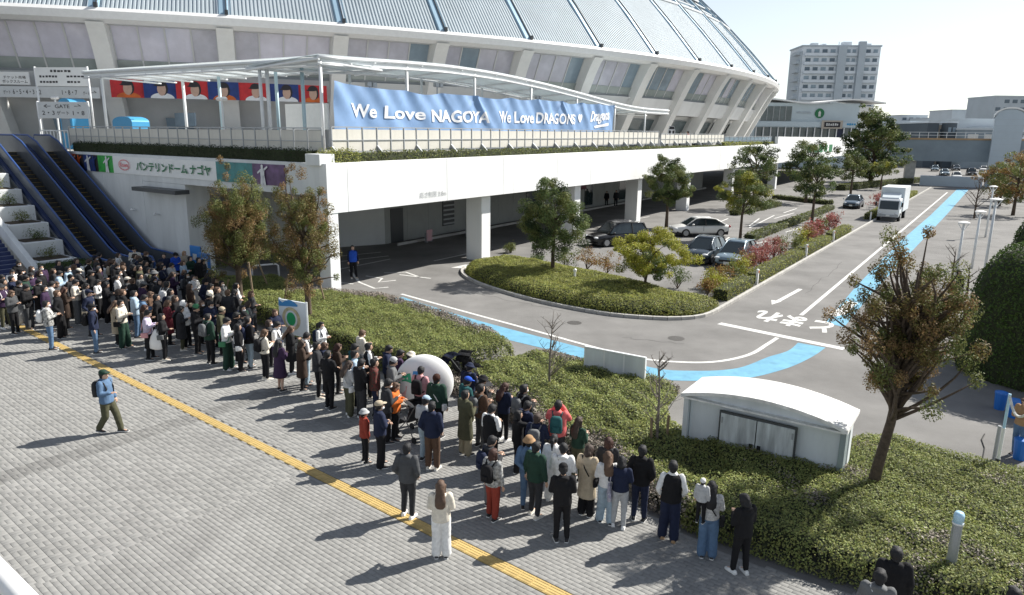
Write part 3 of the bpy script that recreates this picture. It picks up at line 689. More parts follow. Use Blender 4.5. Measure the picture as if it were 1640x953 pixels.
mb = MB(); n = 14; top = [ban(.88+.085*i/n, .20+.13*i/n)-cin*.035 for i in range(n+1)]; bot = [ban(.885+.08*i/n, .12+.11*i/n)-cin*.035 for i in range(n+1)]
mb.add(top+bot, [(i, n+1+i, n+2+i, i+1) for i in range(n)]).build('script_underline', M('banner_white'), banner)

# ------------------------------------------------------------------ stadium name sign on the escalator wall
sg = empty('stadium_name_sign', (0, 0, 0), label='long wall sign with green Japanese lettering and action pictures beside the escalator', cat='sign')
def wp(t, z, off): p = K+wu*t+wnn*off; return Vector((p.x, p.y, z))
def srect(t0, t1, z0, z1, off, mname, name, parent=None, th=.05):
    a, b = wp(t0, 0, off), wp(t1, 0, off); return wallbox(b, a, z0, z1, th, wnn, name, M(mname), parent or sg, 0)
mat('sign_white', (.80, .81, .80), .5, .03, 2); mat('sign_teal', (.05, .22, .22), .5, .3, 2); mat('sign_purple', (.13, .07, .16), .5, .4, 2); mat('sign_orange', (.6, .10, .02), .5, .3, 2); mat('sign_green', (.04, .35, .06), .5, .3, 3); mat('logo_red', (.75, .10, .12), .5)
z0, z1 = 5.08, 6.05
segs = [(24.3, 23.2, 'sign_orange'), (23.2, 22.2, 'print_dark'), (22.2, 21.2, 'print_blue'), (21.2, 20.4, 'print_dark'), (20.4, 18.6, 'sign_green'), (18.6, 8.2, 'sign_white'), (8.2, 5.2, 'sign_teal'), (5.2, 2.8, 'sign_purple')]
for a, b, mn in segs: srect(a, b, z0, z1, .06, mn, 'sign_panel')
for tc_, mn in ((23.6, 'print_white'), (22.8, 'sign_orange'), (21.6, 'print_white'), (20.9, 'print_blue'), (19.3, 'print_white'), (4.4, 'print_white')):   # batting and throwing figures, print only
    def fg(x, z): p = wp(tc_-x, z0+z, .115); return p
    for P in ([(-.16, 0), (.02, 0), (.12, .42), (-.10, .42)], [(.06, 0), (.26, .0), (.18, .42), (.02, .42)], [(-.12, .38), (.16, .38), (.20, .74), (-.14, .74)], [(.1, .62), (.45, .82), (.42, .9), (.1, .74)], [(-.1, .62), (-.34, .5), (-.36, .58), (-.1, .74)], [(-.05, .74), (.09, .74), (.11, .9), (.02, .96), (-.07, .9)]):
        MB().add([fg(*p) for p in P], [tuple(range(len(P)))]).build('action_figure', M(mn), sg)
V, F, a = text_verts('バンテリンドーム ナゴヤ', .022); 
text_on('name_lettering', 'バンテリンドーム ナゴヤ', wp(15.9, z0+.24, .075), -wu, (0, 0, 1), 7.3, .52, M('green_sign'), sg, .028, .045)
mb = MB(); n = 28; c_ = 17.25
mb.add([wp(c_-.62*math.cos(6.2832*i/n), z0+.5+.30*math.sin(6.2832*i/n), .115) for i in range(n)]+[wp(c_-.575*math.cos(6.2832*i/n), z0+.5+.262*math.sin(6.2832*i/n), .115) for i in range(n)], [(i, (i+1) % n, n+(i+1) % n, n+i) for i in range(n)]).build('logo_ring', M('logo_red'), sg)
text_on('logo_lettering', 'Kowa', wp(c_+.47, z0+.38, .075), -wu, (0, 0, 1), .94, .25, M('logo_red'), sg, .01, .045)

# dark awning, small wall lamps
aw = MB().prism([(q.x, q.y) for q in (wp(15.3, 0, 0), wp(15.3, 0, .8), wp(10.9, 0, .8), wp(10.9, 0, 0))], 4.27, 4.48).build('awning', M('dark_steel'), label='thin dark flat awning on the blank wall below the stadium name sign', cat='awning')
for (px, py) in ((218, 336), (255, 343)):
    q = GW(px, py, K, WA); l_ = empty('wall_lamp', (q.x, q.y, q.z), R(WA+90), 'small round white wall lamp '+('next to the escalator handrail' if px < 230 else 'next to the dark awning'), 'lamp', 'lamps on the escalator wall')
    MB().tube([(0, 0, 0), (.18, 0, .02)], .03, 6).build('arm', M('white_steel'), l_); MB().ell((.24, 0, .02), (.10, .10, .08)).build('lamp_head', M('white_steel'), l_, smooth=True)

# ------------------------------------------------------------------ escalators
mat('esc_skirt', (.20, .22, .25), .3, .08, 2, metal=.5); mat('esc_navy', (.02, .035, .10), .35); mat('esc_blue', (.035, .085, .26), .3); mat('esc_step', (.02, .02, .022), .5); mat('esc_yellow', (.45, .30, .05), .6)
FOOT = 14.3; RUN = 11.0
def escalator(off, label, headt=0):
    root = empty('escalator', (0, 0, 0), label=label, cat='escalator')
    def ep(t, o, z): p = K+wu*(FOOT+t)+wnn*(off+o); return Vector((p.x, p.y, z))
    prof = [(-2.0, .0), (.4, .12), (1.2, .45), (RUN-.6, ZD-.35), (RUN+.4, ZD), (RUN+2.6, ZD)]
    for s_ in (-.62, .62):                                          # side balustrades
        b0_ = [(-1.9, .05), (.3, .05), (1.3, .35), (RUN-.4, ZD-.45), (RUN+.6, ZD-.1), (RUN+2.5, ZD-.1)]
        t0_ = [(-1.9, .95), (.3, 1.0), (1.0, 1.3), (RUN-.8, ZD+.55), (RUN+.3, ZD+.92), (RUN+2.5, ZD+.92)]
        for nm, mn, th, lo, hi in (('balustrade', 'esc_skirt', .10, b0_, t0_),):
            A = [ep(t, s_-th/2, z) for t, z in lo]; B = [ep(t, s_-th/2, z) for t, z in hi]; A2 = [ep(t, s_+th/2, z) for t, z in lo]; B2 = [ep(t, s_+th/2, z) for t, z in hi]
            n = len(A); mb = MB(); mb.add(A+B+A2+B2, [(i, i+1, n+i+1, n+i) for i in range(n-1)]+[(2*n+i, 3*n+i, 3*n+i+1, 2*n+i+1) for i in range(n-1)]+[(n+i, n+i+1, 3*n+i+1, 3*n+i) for i in range(n-1)]+[(0, n, 3*n, 2*n), (n-1, 3*n-1, 4*n-1, 2*n-1)])
            ba = mb.build(nm, M(mn), root)
        MB().tube([ep(-2.05, s_, .35), ep(-2.25, s_, .65), ep(-2.0, s_, .98)]+[ep(t, s_, z+.05) for t, z in t0_[1:]]+[ep(RUN+2.75, s_, ZD+.6)], .055, 8).build('handrail', M('esc_blue'), ba, smooth=True)
        skirt = [ep(t, s_*1.0+(.13 if s_ > 0 else -.13), z) for t, z in b0_[1:5]]
        MB().tube([p+Vector((0, 0, .42)) for p in skirt], [.16]*4, 4).build('skirt_panel', M('esc_navy'), ba)
    ns = 30
    st = MB().box((0, 0, 0), (.40, 1.02, .24)).mesh('step', M('esc_step')); ln = MB().box((0, 0, 0), (.03, 1.0, .01)).mesh('step_edge', M('esc_yellow'))
    for k in range(ns):
        f = k/(ns-1); t = .5+f*(RUN-.5); z = np.interp(t, [.5, 1.4, RUN-.6, RUN], [.1, .42, ZD-.45, ZD-.12])
        o = link('step', st, root); p = ep(t, 0, z-.04); o.location = p; o.rotation_euler = (0, 0, R(WA)); e = link('step_edge', ln, o); e.location = (-.18, 0, .126)
    a = [ep(-2.3, -.5, .02), ep(-2.3, .5, .02), ep(.5, .5, .02), ep(.5, -.5, .02)]; MB().prism([(p.x, p.y) for p in a], .02, .09).build('foot_plate', M('grey_steel'), root)
    a = [ep(.5, -.7, 0), ep(.5, .7, 0), ep(RUN+.5, .7, 0), ep(RUN+.5, -.7, 0)]
    mb = MB(); lo = [(1.2, .0), (RUN+2, .0), (RUN+2, ZD-.3), (RUN, ZD-.5)]; mb.ext([ep(t, -.66, z) for t, z in lo], wnn, 1.32); mb.build('truss_casing', M('white_wall_old'), root)
    for s_ in (-.62, .62): p = ep(-1.5, s_*1.25, .55); MB().box((p.x, p.y, p.z), (.35, .25, .5), R(WA)).build('control_box', M('dark_steel'), root, bevel=.03)
    return root
escalator(1.0, 'escalator hugging the white wall under the stadium name sign'); escalator(3.05, 'escalator between the stepped planters and the other escalator')
# stepped white planters, stair flank and blue stairs
ps = empty('stepped_planter', (0, 0, 0), label='white stepped planter boxes climbing beside the escalators', cat='planter')
for k in range(7):
    t = FOOT+.9+k*1.45; zt = .95+k*.82
    MB().prism([(q.x, q.y) for q in (wp(t, 0, 4.05), wp(t, 0, 6.0), wp(t+1.43, 0, 6.0), wp(t+1.43, 0, 4.05))], 0, zt).build('planter_box', M('white_wall_old'), ps, bevel=.04)
    MB().prism([(q.x, q.y) for q in (wp(t+.3, 0, 4.3), wp(t+.3, 0, 5.75), wp(t+1.43, 0, 5.75), wp(t+1.43, 0, 4.3))], zt, zt+.04).build('soil', M('soil'), ps)
a = [wp(FOOT+.4, .2, 6.05), wp(FOOT+.4, .75, 6.05), wp(FOOT+11.6, ZD+.75, 6.05), wp(FOOT+11.6, ZD-.4, 6.05)]
MB().ext(a, wnn, .28).build('flank_wall', M('white_wall_old'), ps, bevel=.03)
stt = empty('staircase', (0, 0, 0), label='dark blue public stairs beside the stepped planters', cat='stairs'); mat('stair_blue', (.03, .045, .13), .6, .1, 3); mat('stair_nose', (.30, .33, .40), .6)
for k in range(36):
    t = FOOT+.6+k*.31; z = .172*(k+1)
    o = MB().prism([(q.x, q.y) for q in (wp(t, 0, 6.4), wp(t, 0, 11.2), wp(t+.62, 0, 11.2), wp(t+.62, 0, 6.4))], max(0, z-.34), z).build('step', M('stair_blue'), stt)
    MB().prism([(q.x, q.y) for q in (wp(t-.005, 0, 6.42), wp(t-.005, 0, 11.2), wp(t+.05, 0, 11.2), wp(t+.05, 0, 6.42))], z, z+.006).build('step_nosing', M('stair_nose'), o)
# curved low white bench wall by the hedge
cwp = [G(*p) for p in ((118, 470), (140, 462), (160, 455), (172, 448))]
mb = MB(); mb.tube([Vector((p.x, p.y, .35)) for p in smooth_path(cwp, 4)], .3, 4, sq=1.6); mb.build('bench_wall', M('white_wall_old'), label='low curved white bench wall in front of the clipped hedge box', cat='wall', bevel=.03)

# ------------------------------------------------------------------ signs on the upper deck at the left
mat('sign_grey', (.60, .62, .63), .5, .05, 2); mat('sign_ink', (.03, .03, .035), .5); mat('sign_blue', (.05, .30, .55), .5)
def board(name, label, q0, q1, plane, deg, mname, texts=(), posts=(), th=.12):
    "flat board between two photo corners (left-top, right-bottom) standing on a vertical plane"
    a, b = GW(*q0, plane, deg), GW(*q1, plane, deg); u = Vector((b.x-a.x, b.y-a.y, 0)); w = u.length; u.normalize(); h = a.z-b.z
    n = Vector((u.y, -u.x, 0)); root = empty(name, (a.x, a.y, b.z), math.atan2(u.y, u.x), label, 'sign')
    MB().box((w/2, th/2, h/2), (w, th, h)).build('board', M(mname), root, bevel=.02)
    for (s, x, y, ww, hh, mn) in texts: marks_on('lettering', (w*x, -.006, h*y), (1, 0, 0), (0, 0, 1), w*ww, h*hh, s, M(mn), root) if isinstance(s, int) else text_on('lettering', s, (w*x, -.002, h*y), (1, 0, 0), (0, 0, 1), w*ww, h*hh, M(mn), root, .01, .006)
    for (x, ht, mn) in posts: MB().tube([(w*x, th/2, -ht), (w*x, th/2, h*1.05)], .07, 8).build('post', M(mn), root, smooth=True)
    return root
pg = K+wu*29-wnn*2.5
GD = 172
board('gate_direction_sign', 'grey gate sign with arrows to 2 3 and 1 8 above the escalator head', (57, 163), (144, 190), pg, GD, 'sign_grey', (('←', .14, .62, .14, .24, 'sign_ink'), ('GATE', .36, .62, .28, .22, 'sign_ink'), ('→', .73, .62, .14, .24, 'sign_ink'), ('2・3', .10, .2, .24, .26, 'sign_ink'), ('ゲート', .38, .2, .24, .26, 'sign_ink'), ('1・8', .69, .2, .22, .26, 'sign_ink')), ((.02, 2.0, 'white_steel'), (.98, 2.0, 'white_steel')))
ps2 = dome_pt(60, 145, 113.4)
wdeg = 5.0
board('gate_number_sign', 'wide grey wall sign listing gates 6 5 1 2 and 1 8 7', (-30, 137), (160, 158), ps2, wdeg, 'sign_grey', (('6・5・4・3・2', .26, .3, .24, .42, 'sign_ink'), ('1・8・7', .68, .3, .13, .42, 'sign_ink'), ('→', .93, .3, .05, .42, 'sign_ink'), ('ゲート', .86, .3, .055, .35, 'sign_ink'), ('ゲート', .18, .3, .06, .35, 'sign_ink')))
board('ticket_sign', 'white sign with two lines of Japanese above the gate numbers', (-30, 114), (48, 136), ps2, wdeg, 'sign_white', (('チケット売場', .45, .46, .48, .24, 'sign_ink'), ('ボックスルーム', .42, .12, .54, .26, 'sign_ink')))
bb = board('guide_board', 'white framed guide board with pale blue fields by the canopy', (54, 108), (142, 138), pg+wnn*-3, GD, 'sign_white', ((6, .3, .74, .4, .14, 'sign_ink'), (6, .08, .46, .36, .12, 'sign_ink'), (5, .6, .46, .34, .12, 'sign_ink'), (6, .08, .16, .36, .12, 'sign_ink'), (4, .6, .16, .26, .12, 'sign_ink')), ((.0, 3.5, 'white_steel'), (1.0, 3.5, 'white_steel')))
# blue rounded booth roofs behind the rail, security lamp, white meter boxes
for (px, py, w, lb) in ((195, 195, 2.6, 'pale blue rounded ticket booth behind the deck railing'), (102, 165, 1.9, 'small blue rounded booth top behind the gate sign')):
    p = GW(px, py, K+wu*22-wnn*4, WA); bt = empty('ticket_booth', (p.x, p.y, ZD-.1), R(WA-180), lb, 'booth'); hz = p.z-ZD+.1
    n = 12; pr = [(-w/2, 0, 0), (w/2, 0, 0)]+[(w/2*math.cos(math.pi*i/n), 0, hz+.35*math.sin(math.pi*i/n)) for i in range(n+1)]
    MB().ext(pr, (0, 1, 0), 1.2).build('body', M('sign_blue'), bt, bevel=.02); MB().box((0, -.02, hz*.55), (w*.7, .03, hz*.4)).build('window', M('glass_bluegrey'), bt)
for (px, py, lb) in ((88, 158, 'white security lamp cluster above the gate sign'), (355, 160, 'white security lamp on a short pole under the canopy')):
    p = GW(px, py, K+wu*(26 if px < 200 else 6)-wnn*3, WA); cl = empty('security_lamp', (p.x, p.y, ZD-.1), R(WA), lb, 'lamp'); hz = p.z-ZD+.1
    MB().tube([(0, 0, 0), (0, 0, hz)], .06, 8).build('pole', M('white_steel'), cl)
    for s_ in (-.22, .22): MB().ell((s_, 0, hz+.05), (.16, .2, .12)).build('lamp_head', M('white_paint'), cl, smooth=True)
# notice board and white hoarding under the canopy
wq = K+wu*8-wnn*12
board('notice_board', 'blue grey notice board on the wall under the portrait banner', (279, 181), (313, 202), wq, WA, 'glass_bluegrey')
p = GW(495, 200, K+wu*1-wnn*7, WA); board('hoarding', 'plain white hoarding under the canopy beside the banner', (456, 167), (526, 208), K+wu*1-wnn*8, WA, 'white_paint')
# ------------------------------------------------------------------ foliage
def leafmat(name, col, isl=.35, hue=.03, trans=.3, rough=.6, var=.25, vs=.9, spec=.25): return mat(name, col, rough, var, vs, island=isl, hue=hue, trans=trans, spec=spec)
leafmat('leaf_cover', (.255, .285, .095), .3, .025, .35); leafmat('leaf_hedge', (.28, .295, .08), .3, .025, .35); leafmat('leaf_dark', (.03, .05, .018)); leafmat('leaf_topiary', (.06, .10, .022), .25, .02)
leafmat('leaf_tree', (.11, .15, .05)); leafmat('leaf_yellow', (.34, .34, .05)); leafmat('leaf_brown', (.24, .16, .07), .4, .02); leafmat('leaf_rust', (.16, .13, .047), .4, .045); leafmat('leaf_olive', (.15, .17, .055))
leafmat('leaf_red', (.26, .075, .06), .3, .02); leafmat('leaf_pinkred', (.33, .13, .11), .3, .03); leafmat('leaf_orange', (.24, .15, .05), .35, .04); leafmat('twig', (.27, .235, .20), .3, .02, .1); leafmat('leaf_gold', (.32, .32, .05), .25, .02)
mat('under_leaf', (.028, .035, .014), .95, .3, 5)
def leaf_quads(C, N, size, asp=.55, tilt=.9, r=rng, droop=0):
    "random leaf-sized quads centred at C, loosely facing N"
    n = len(C); N = N+r.normal(0, tilt, (n, 3)); N /= np.linalg.norm(N, axis=1, keepdims=True)+1e-9
    T = np.cross(N, r.normal(0, 1, (n, 3))); T /= np.linalg.norm(T, axis=1, keepdims=True)+1e-9; B = np.cross(N, T)
    s = size*r.uniform(.6, 1.3, (n, 1)); T = T*s*.5; B = B*s*.5*asp
    V = np.stack([C-T, C+B*1.0-T*.15, C+T, C-B-T*.15], 1).reshape(-1, 3)
    return V, np.arange(4*n).reshape(-1, 4)
def poly_edge_dist(X, Y, poly):
    d = np.full(X.shape, 1e9); n = len(poly)
    for i in range(n):
        ax, ay = poly[i][:2]; bx_, by_ = poly[(i+1) % n][:2]; ux, uy = bx_-ax, by_-ay; L2 = ux*ux+uy*uy+1e-9
        t = np.clip(((X-ax)*ux+(Y-ay)*uy)/L2, 0, 1); d = np.minimum(d, np.hypot(X-ax-t*ux, Y-ay-t*uy))
    return d
def bumpy(X, Y, s=1.0):
    return (np.sin(X*2.1*s+1.3*np.sin(Y*1.7*s))*np.cos(Y*1.9*s+.7)+.6*np.sin(X*4.7*s+2)*np.sin(Y*5.3*s)+.4*np.sin(X*9.1*s+Y*3.1*s))/2
def planting(name, poly, h, label, mats, density=260, size=.075, cell=.16, soft=.3, zone=None, z0=0.0, cat='planting', group=None, hf=None, wob=.10):
    "heightfield mound over a polygon covered with leaf faces"
    poly = [(p[0], p[1]) for p in poly]; xs = [p[0] for p in poly]; ys = [p[1] for p in poly]
    gx = np.arange(min(xs)-cell, max(xs)+2*cell, cell); gy = np.arange(min(ys)-cell, max(ys)+2*cell, cell)
    def hgt(X, Y):
        d = poly_edge_dist(X, Y, poly); ins = inpoly(X, Y, poly); k = np.clip(d/soft, 0, 1); k = np.sqrt(np.clip(1-(1-k)**2, 0, 1)); hh = h if hf is None else hf(X, Y)
        return np.where(ins, k*hh*(1+wob*bumpy(X, Y)), -.05), ins
    XX, YY = np.meshgrid(gx, gy); ZZ, ins = hgt(XX, YY); nx, ny = len(gx), len(gy)
    idx = np.arange(nx*ny).reshape(ny, nx); q = np.stack([idx[:-1, :-1], idx[:-1, 1:], idx[1:, 1:], idx[1:, :-1]], -1).reshape(-1, 4)
    okq = ins.ravel()[q].all(1); q = q[okq]
    used = np.unique(q); rm = np.full(nx*ny, -1); rm[used] = np.arange(len(used))
    V0 = np.c_[XX.ravel(), YY.ravel(), np.maximum(ZZ.ravel()-.04, -.05)+z0][used]
    root = empty(name, (0, 0, 0)); tag(root, label, cat, group)
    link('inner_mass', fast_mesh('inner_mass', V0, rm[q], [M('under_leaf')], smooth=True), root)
    area = len(q)*cell*cell; n = int(area*density*1.25)
    px = rng.uniform(min(xs), max(xs), n*3); py = rng.uniform(min(ys), max(ys), n*3); k = inpoly(px, py, poly); px, py = px[k][:n], py[k][:n]
    e = .05; z, _ = hgt(px, py); zx, _ = hgt(px+e, py); zy, _ = hgt(px, py+e); gxn = np.clip((z-zx)/e, -4, 4); gyn = np.clip((z-zy)/e, -4, 4)
    N = np.stack([gxn, gyn, np.ones_like(z)], 1); N /= np.linalg.norm(N, axis=1, keepdims=True)
    # extra leaves on steep flanks
    st = np.sqrt(gxn**2+gyn**2) > 1
    C = np.c_[px, py, z+z0]; C = np.concatenate([C, C[st]*1.0, C[st]*1.0]); N = np.concatenate([N, N[st], N[st]])
    extra = int(st.sum())*2
    if extra: C[-extra:, 2] = z0+rng.uniform(.0, 1, extra)*(C[-extra:, 2]-z0)
    C += N*rng.uniform(-.03, .05, (len(C), 1)); C[:, 2] += rng.uniform(0, .03, len(C))
    if zone is None: zi = np.zeros(len(C), int)
    else: zi = zone(C[:, 0], C[:, 1])
    for j, mn in enumerate(mats):
        kk = zi == j
        if kk.any():
            Vq, Fq = leaf_quads(C[kk], N[kk], size, .6, .55); tag(link('leaves', fast_mesh('leaves', Vq, Fq, [M(mn)]), root), kind='stuff')
    return root
def leaf_box(root, c, d, rz, mn, density=300, size=.07, rough=.05, round_=.0, name='leaves'):
    "clipped block of foliage: dark core and a skin of leaves"
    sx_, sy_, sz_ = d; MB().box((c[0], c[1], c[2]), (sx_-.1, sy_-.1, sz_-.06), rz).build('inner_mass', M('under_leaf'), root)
    P = []; Nn = []
    for ax, sg_ in ((0, 1), (0, -1), (1, 1), (1, -1), (2, 1)):
        o = [i for i in range(3) if i != ax]; ar = d[o[0]]*d[o[1]]; n = int(ar*density); p = np.zeros((n, 3)); p[:, ax] = sg_*d[ax]/2
        for j in o: p[:, j] = rng.uniform(-d[j]/2, d[j]/2, n)
        nn = np.zeros((n, 3)); nn[:, ax] = sg_; P.append(p); Nn.append(nn)
    P = np.concatenate(P); Nn = np.concatenate(Nn)
    if round_:
        q = P/(np.array(d)/2); mx = np.abs(q).max(1, keepdims=True); nr = np.linalg.norm(q*np.array([1, 1, .8]), axis=1, keepdims=True); P = P*(1-round_*(np.clip(nr-1, 0, 1))/nr)
    P += Nn*(rng.normal(0, rough, (len(P), 1))+rough*1.3*bumpy(P[:, 0]*1.3+c[0], P[:, 1]*1.3+P[:, 2]*1.7+c[1])[:, None]); cs, sn = math.cos(rz), math.sin(rz)
    def rot(A): return np.c_[A[:, 0]*cs-A[:, 1]*sn, A[:, 0]*sn+A[:, 1]*cs, A[:, 2]]
    Vq, Fq = leaf_quads(rot(P)+np.array(c), rot(Nn), size, .6, .7); return tag(link(name, fast_mesh('leaves', Vq, Fq, [M(mn)]), root), kind='stuff')

# ------------------------------------------------------------------ the long planting bed between plaza and road
bed_l = [(-15.2, 32.3), (-10.4, 27.2), (-5.1, 22.1), (-2.6, 20.3), (.15, 22.3), (-.6, 24.2), (-3.4, 27.5), (-5.4, 29.6), (-7.6, 30.4), (-9.4, 30.6), (-11.5, 33.5)]
def zl(X, Y): 
    d = poly_edge_dist(X, Y, [(-.6, 24.2), (-3.4, 27.5), (-5.4, 29.6), (-7.6, 30.4), (-9.4, 30.6), (-7.6, 30.5), (-5.4, 29.7), (-3.4, 27.6)])
    return np.where(d+.25*bumpy(X, Y)+rng.normal(0, .12, X.shape) < .75, 1, 0)
planting('clipped_shrub_bed', bed_l, .78, 'broad clipped green shrub bed under the two staked trees', ['leaf_cover', 'twig'], 950, .06, soft=.22, zone=zl)
bed_m = [(-2.55, 20.2), (-1.1, 18.9), (1.5, 15.4), (2.9, 13.0), (3.6, 12.2), (5.2, 14.2), (4.9, 15.8), (4.2, 16.9), (4.4, 18.6), (5.1, 19.9), (3.4, 21.2), (1.2, 23.1), (.2, 22.25)]
def zm(X, Y):
    front = poly_edge_dist(X, Y, [(-2.6, 20.2), (-1.1, 18.9), (1.5, 15.4), (2.9, 13.0), (1.5, 15.5), (-1.1, 19.0)]); bk = poly_edge_dist(X, Y, [(5.1, 19.9), (3.4, 21.2), (1.2, 23.1), (3.4, 21.3)])
    v = np.minimum(front-.45, bk-.1)+.45*bumpy(X, Y, .8)+rng.normal(0, .15, X.shape); return np.where(v < .25, 1, 0)
planting('low_shrub_bed', bed_m, .42, 'low patchy shrub bed with grey twigs behind the crowd', ['leaf_cover', 'twig'], 850, .062, soft=.35, zone=zm, wob=.35)
bed_r = [(3.35, 12.35), (4.6, 11.4), (5.5, 10.8), (7, 9.9), (9.2, 9.0), (12, 8.2), (16, 9), (13.4, 12.3), (11.3, 14.2), (9.3, 15.9), (8.4, 16.0), (7.7, 15.2), (6, 16.4), (4.5, 15.9), (4.75, 14.1)]
def zr(X, Y): 
    v = bumpy(X, Y, .45)+.5*bumpy(X, Y, 1.3)+rng.normal(0, .2, X.shape)-np.clip((X-7)*.12, -1, .55)+np.clip((10.9-Y)*.0, 0, 1); return np.where(v < -.72, 1, 0)
planting('broad_shrub_bed', bed_r, .55, 'wide leafy shrub bed around the white shed and the bollard lamp', ['leaf_cover', 'twig'], 1350, .05, soft=.3, zone=zr, wob=.16)
# ------------------------------------------------------------------ car park island with clipped mound
rk = (rk1-rk0).normalized(); rkn = Vector((-rk.y, rk.x, 0))
island = [p+Vector((0, 0, 0)) for p in isl_front]
isl_poly = [(p.x, p.y) for p in isl_front]+[((rk0+rkn*1.6).x-.4, (rk0+rkn*1.6).y), (6.9, 34.2), (3.2, 38.6), (.6, 41.2), (-.6, 42.0)]
cxm = sum(p[0] for p in isl_poly)/len(isl_poly); cym = sum(p[1] for p in isl_poly)/len(isl_poly)
isl_poly = [(cxm+(p[0]-cxm)*.965, cym+(p[1]-cym)*.965) for p in isl_poly]
planting('island_shrub_mound', isl_poly, .6, 'rounded clipped green mound on the kerbed island by the stop line', ['leaf_hedge'], 620, .07, soft=.9)
# low clipped hedge and taller red and yellow shrubs along the road kerb
for i, (a, b) in enumerate(((1.2, 5.5), (6.3, 16.5), (17.5, 25), (26.5, 33), (44, 60), (66, 84))):
    p0, p1 = rk0+rk*a+rkn*.62, rk0+rk*b+rkn*.62; c = (p0+p1)/2
    lb = ['short low hedge beside the island mound', 'long low hedge in front of the red leaved shrubs', 'low hedge past the white kerb post on the car park side', 'low hedge beside the box truck', 'low hedge behind the box truck', 'low hedge at the far end of the car park'][i]
    hd = tag(empty('low_hedge', (0, 0, 0)), lb, 'hedge', 'low hedges along the kerb'); leaf_box(hd, (c.x, c.y, .27), ((b-a), .75, .55), math.atan2(rk.y, rk.x), 'leaf_hedge', 200, .09)
def shrub(pos, h, w, mn, label, mats2=None, n=900, size=.09, group=None, stem=True, name='leafy_shrub'):
    root = tag(empty(name, pos), label, 'shrub', group); C = []; k = 26
    for j in range(k):
        a = rnd.uniform(0, 6.28); r_ = rnd.uniform(0, .8)*w/2; z = rnd.uniform(.25, .95)*h; C.append((r_*math.cos(a), r_*math.sin(a), z))
    C = np.array(C); P = np.repeat(C, n//k, 0)+rng.normal(0, .11, (k*(n//k), 3))*np.array([1, 1, .9]); Nn = P-np.array([0, 0, h*.4]); Nn /= np.linalg.norm(Nn, axis=1, keepdims=True)
    Vq, Fq = leaf_quads(P, Nn, size, .5, .8); tag(link('crown', fast_mesh('crown', Vq, Fq, [M(mn)]), root), kind='stuff')
    mb = MB()
    for j in range(7): q = C[j]; mb.tube([(0, 0, -.02), (q[0]*.4, q[1]*.4, q[2]*.5), tuple(q)], [.02, .014, .006], 5)
    mb.build('stem', M('bark'), root); return root
seq = [(1.7, .8, 'leaf_orange', 'bronze'), (2.9, .9, 'leaf_yellow', 'yellow green'), (4.2, 1.15, 'leaf_orange', 'bronze'), (5.4, 1.2, 'leaf_olive', 'olive'), (6.8, 1.35, 'leaf_yellow', 'yellow green'), (8.2, 1.35, 'leaf_orange', 'bronze'), (9.6, 1.45, 'leaf_pinkred', 'pinkish red'), (10.9, 1.5, 'leaf_red', 'deep red'), (12.4, 1.6, 'leaf_pinkred', 'pinkish red'), (13.9, 1.55, 'leaf_red', 'deep red'), (15.5, 1.4, 'leaf_olive', 'olive'), (19, 1.2, 'leaf_olive', 'olive'), (20.8, 1.45, 'leaf_yellow', 'yellow green'), (22.4, 1.5, 'leaf_orange', 'bronze'), (24.2, 1.6, 'leaf_pinkred', 'pinkish red'), (26, 1.6, 'leaf_red', 'deep red'), (28, 1.6, 'leaf_olive', 'olive'), (30, 1.7, 'leaf_pinkred', 'pinkish red'), (32, 1.7, 'leaf_red', 'deep red'), (56, 1.8, 'leaf_pinkred', 'pinkish red'), (59, 1.8, 'leaf_pinkred', 'pinkish red'), (62, 1.8, 'leaf_pinkred', 'pinkish red'), (65, 1.8, 'leaf_red', 'deep red')]
ORD = 'first second third fourth fifth sixth seventh eighth ninth tenth eleventh twelfth thirteenth fourteenth fifteenth sixteenth seventeenth eighteenth nineteenth twentieth twenty-first twenty-second twenty-third'.split()
for t, h_, mn, cn in seq:
    p = rk0+rk*t+rkn*(1.5+rnd.uniform(-.1, .1)); zn = 'near the island mound' if t < 9 else ('beside the parked cars' if t < 18 else ('beside the box truck' if t < 40 else 'at the far end of the car park'))
    shrub(p, h_, 1.5 if t < 40 else 3.0, mn, '%s shrub, %s from the island mound, behind the kerb hedge' % (cn, ORD[seq.index((t, h_, mn, cn))]), n=1000 if t < 20 else 600, size=.10 if t < 20 else .15, group='shrubs along the kerb')
# twiggy reddish hedge and dark shrubs behind the mound
for (px, py, h_, w_, mn, lb) in ((905, 430, 1.2, 2.2, 'leaf_olive', 'dark olive shrub between the round tree and the parked SUV'), (940, 432, 1.2, 2.2, 'leaf_orange', 'rusty twiggy shrub behind the island mound beside the round tree'), (972, 438, 1.1, 2.0, 'leaf_orange', 'rusty twiggy shrub behind the island mound beside the yellow tree'), (860, 425, .6, 1.2, 'leaf_tree', 'small green bush at the foot of the white column'), (1085, 462, 1.3, 1.4, 'leaf_tree', 'dark green shrub between yellow tree and dark sedan'), (1140, 462, .95, 1.3, 'leaf_yellow', 'flat topped yellow shrub in front of the silver blue car'), (818, 405, .6, .9, 'leaf_olive', 'tiny round bush between white column and round tree')):
    shrub(G(px, py), h_, w_, mn, lb, n=1100, size=.09)

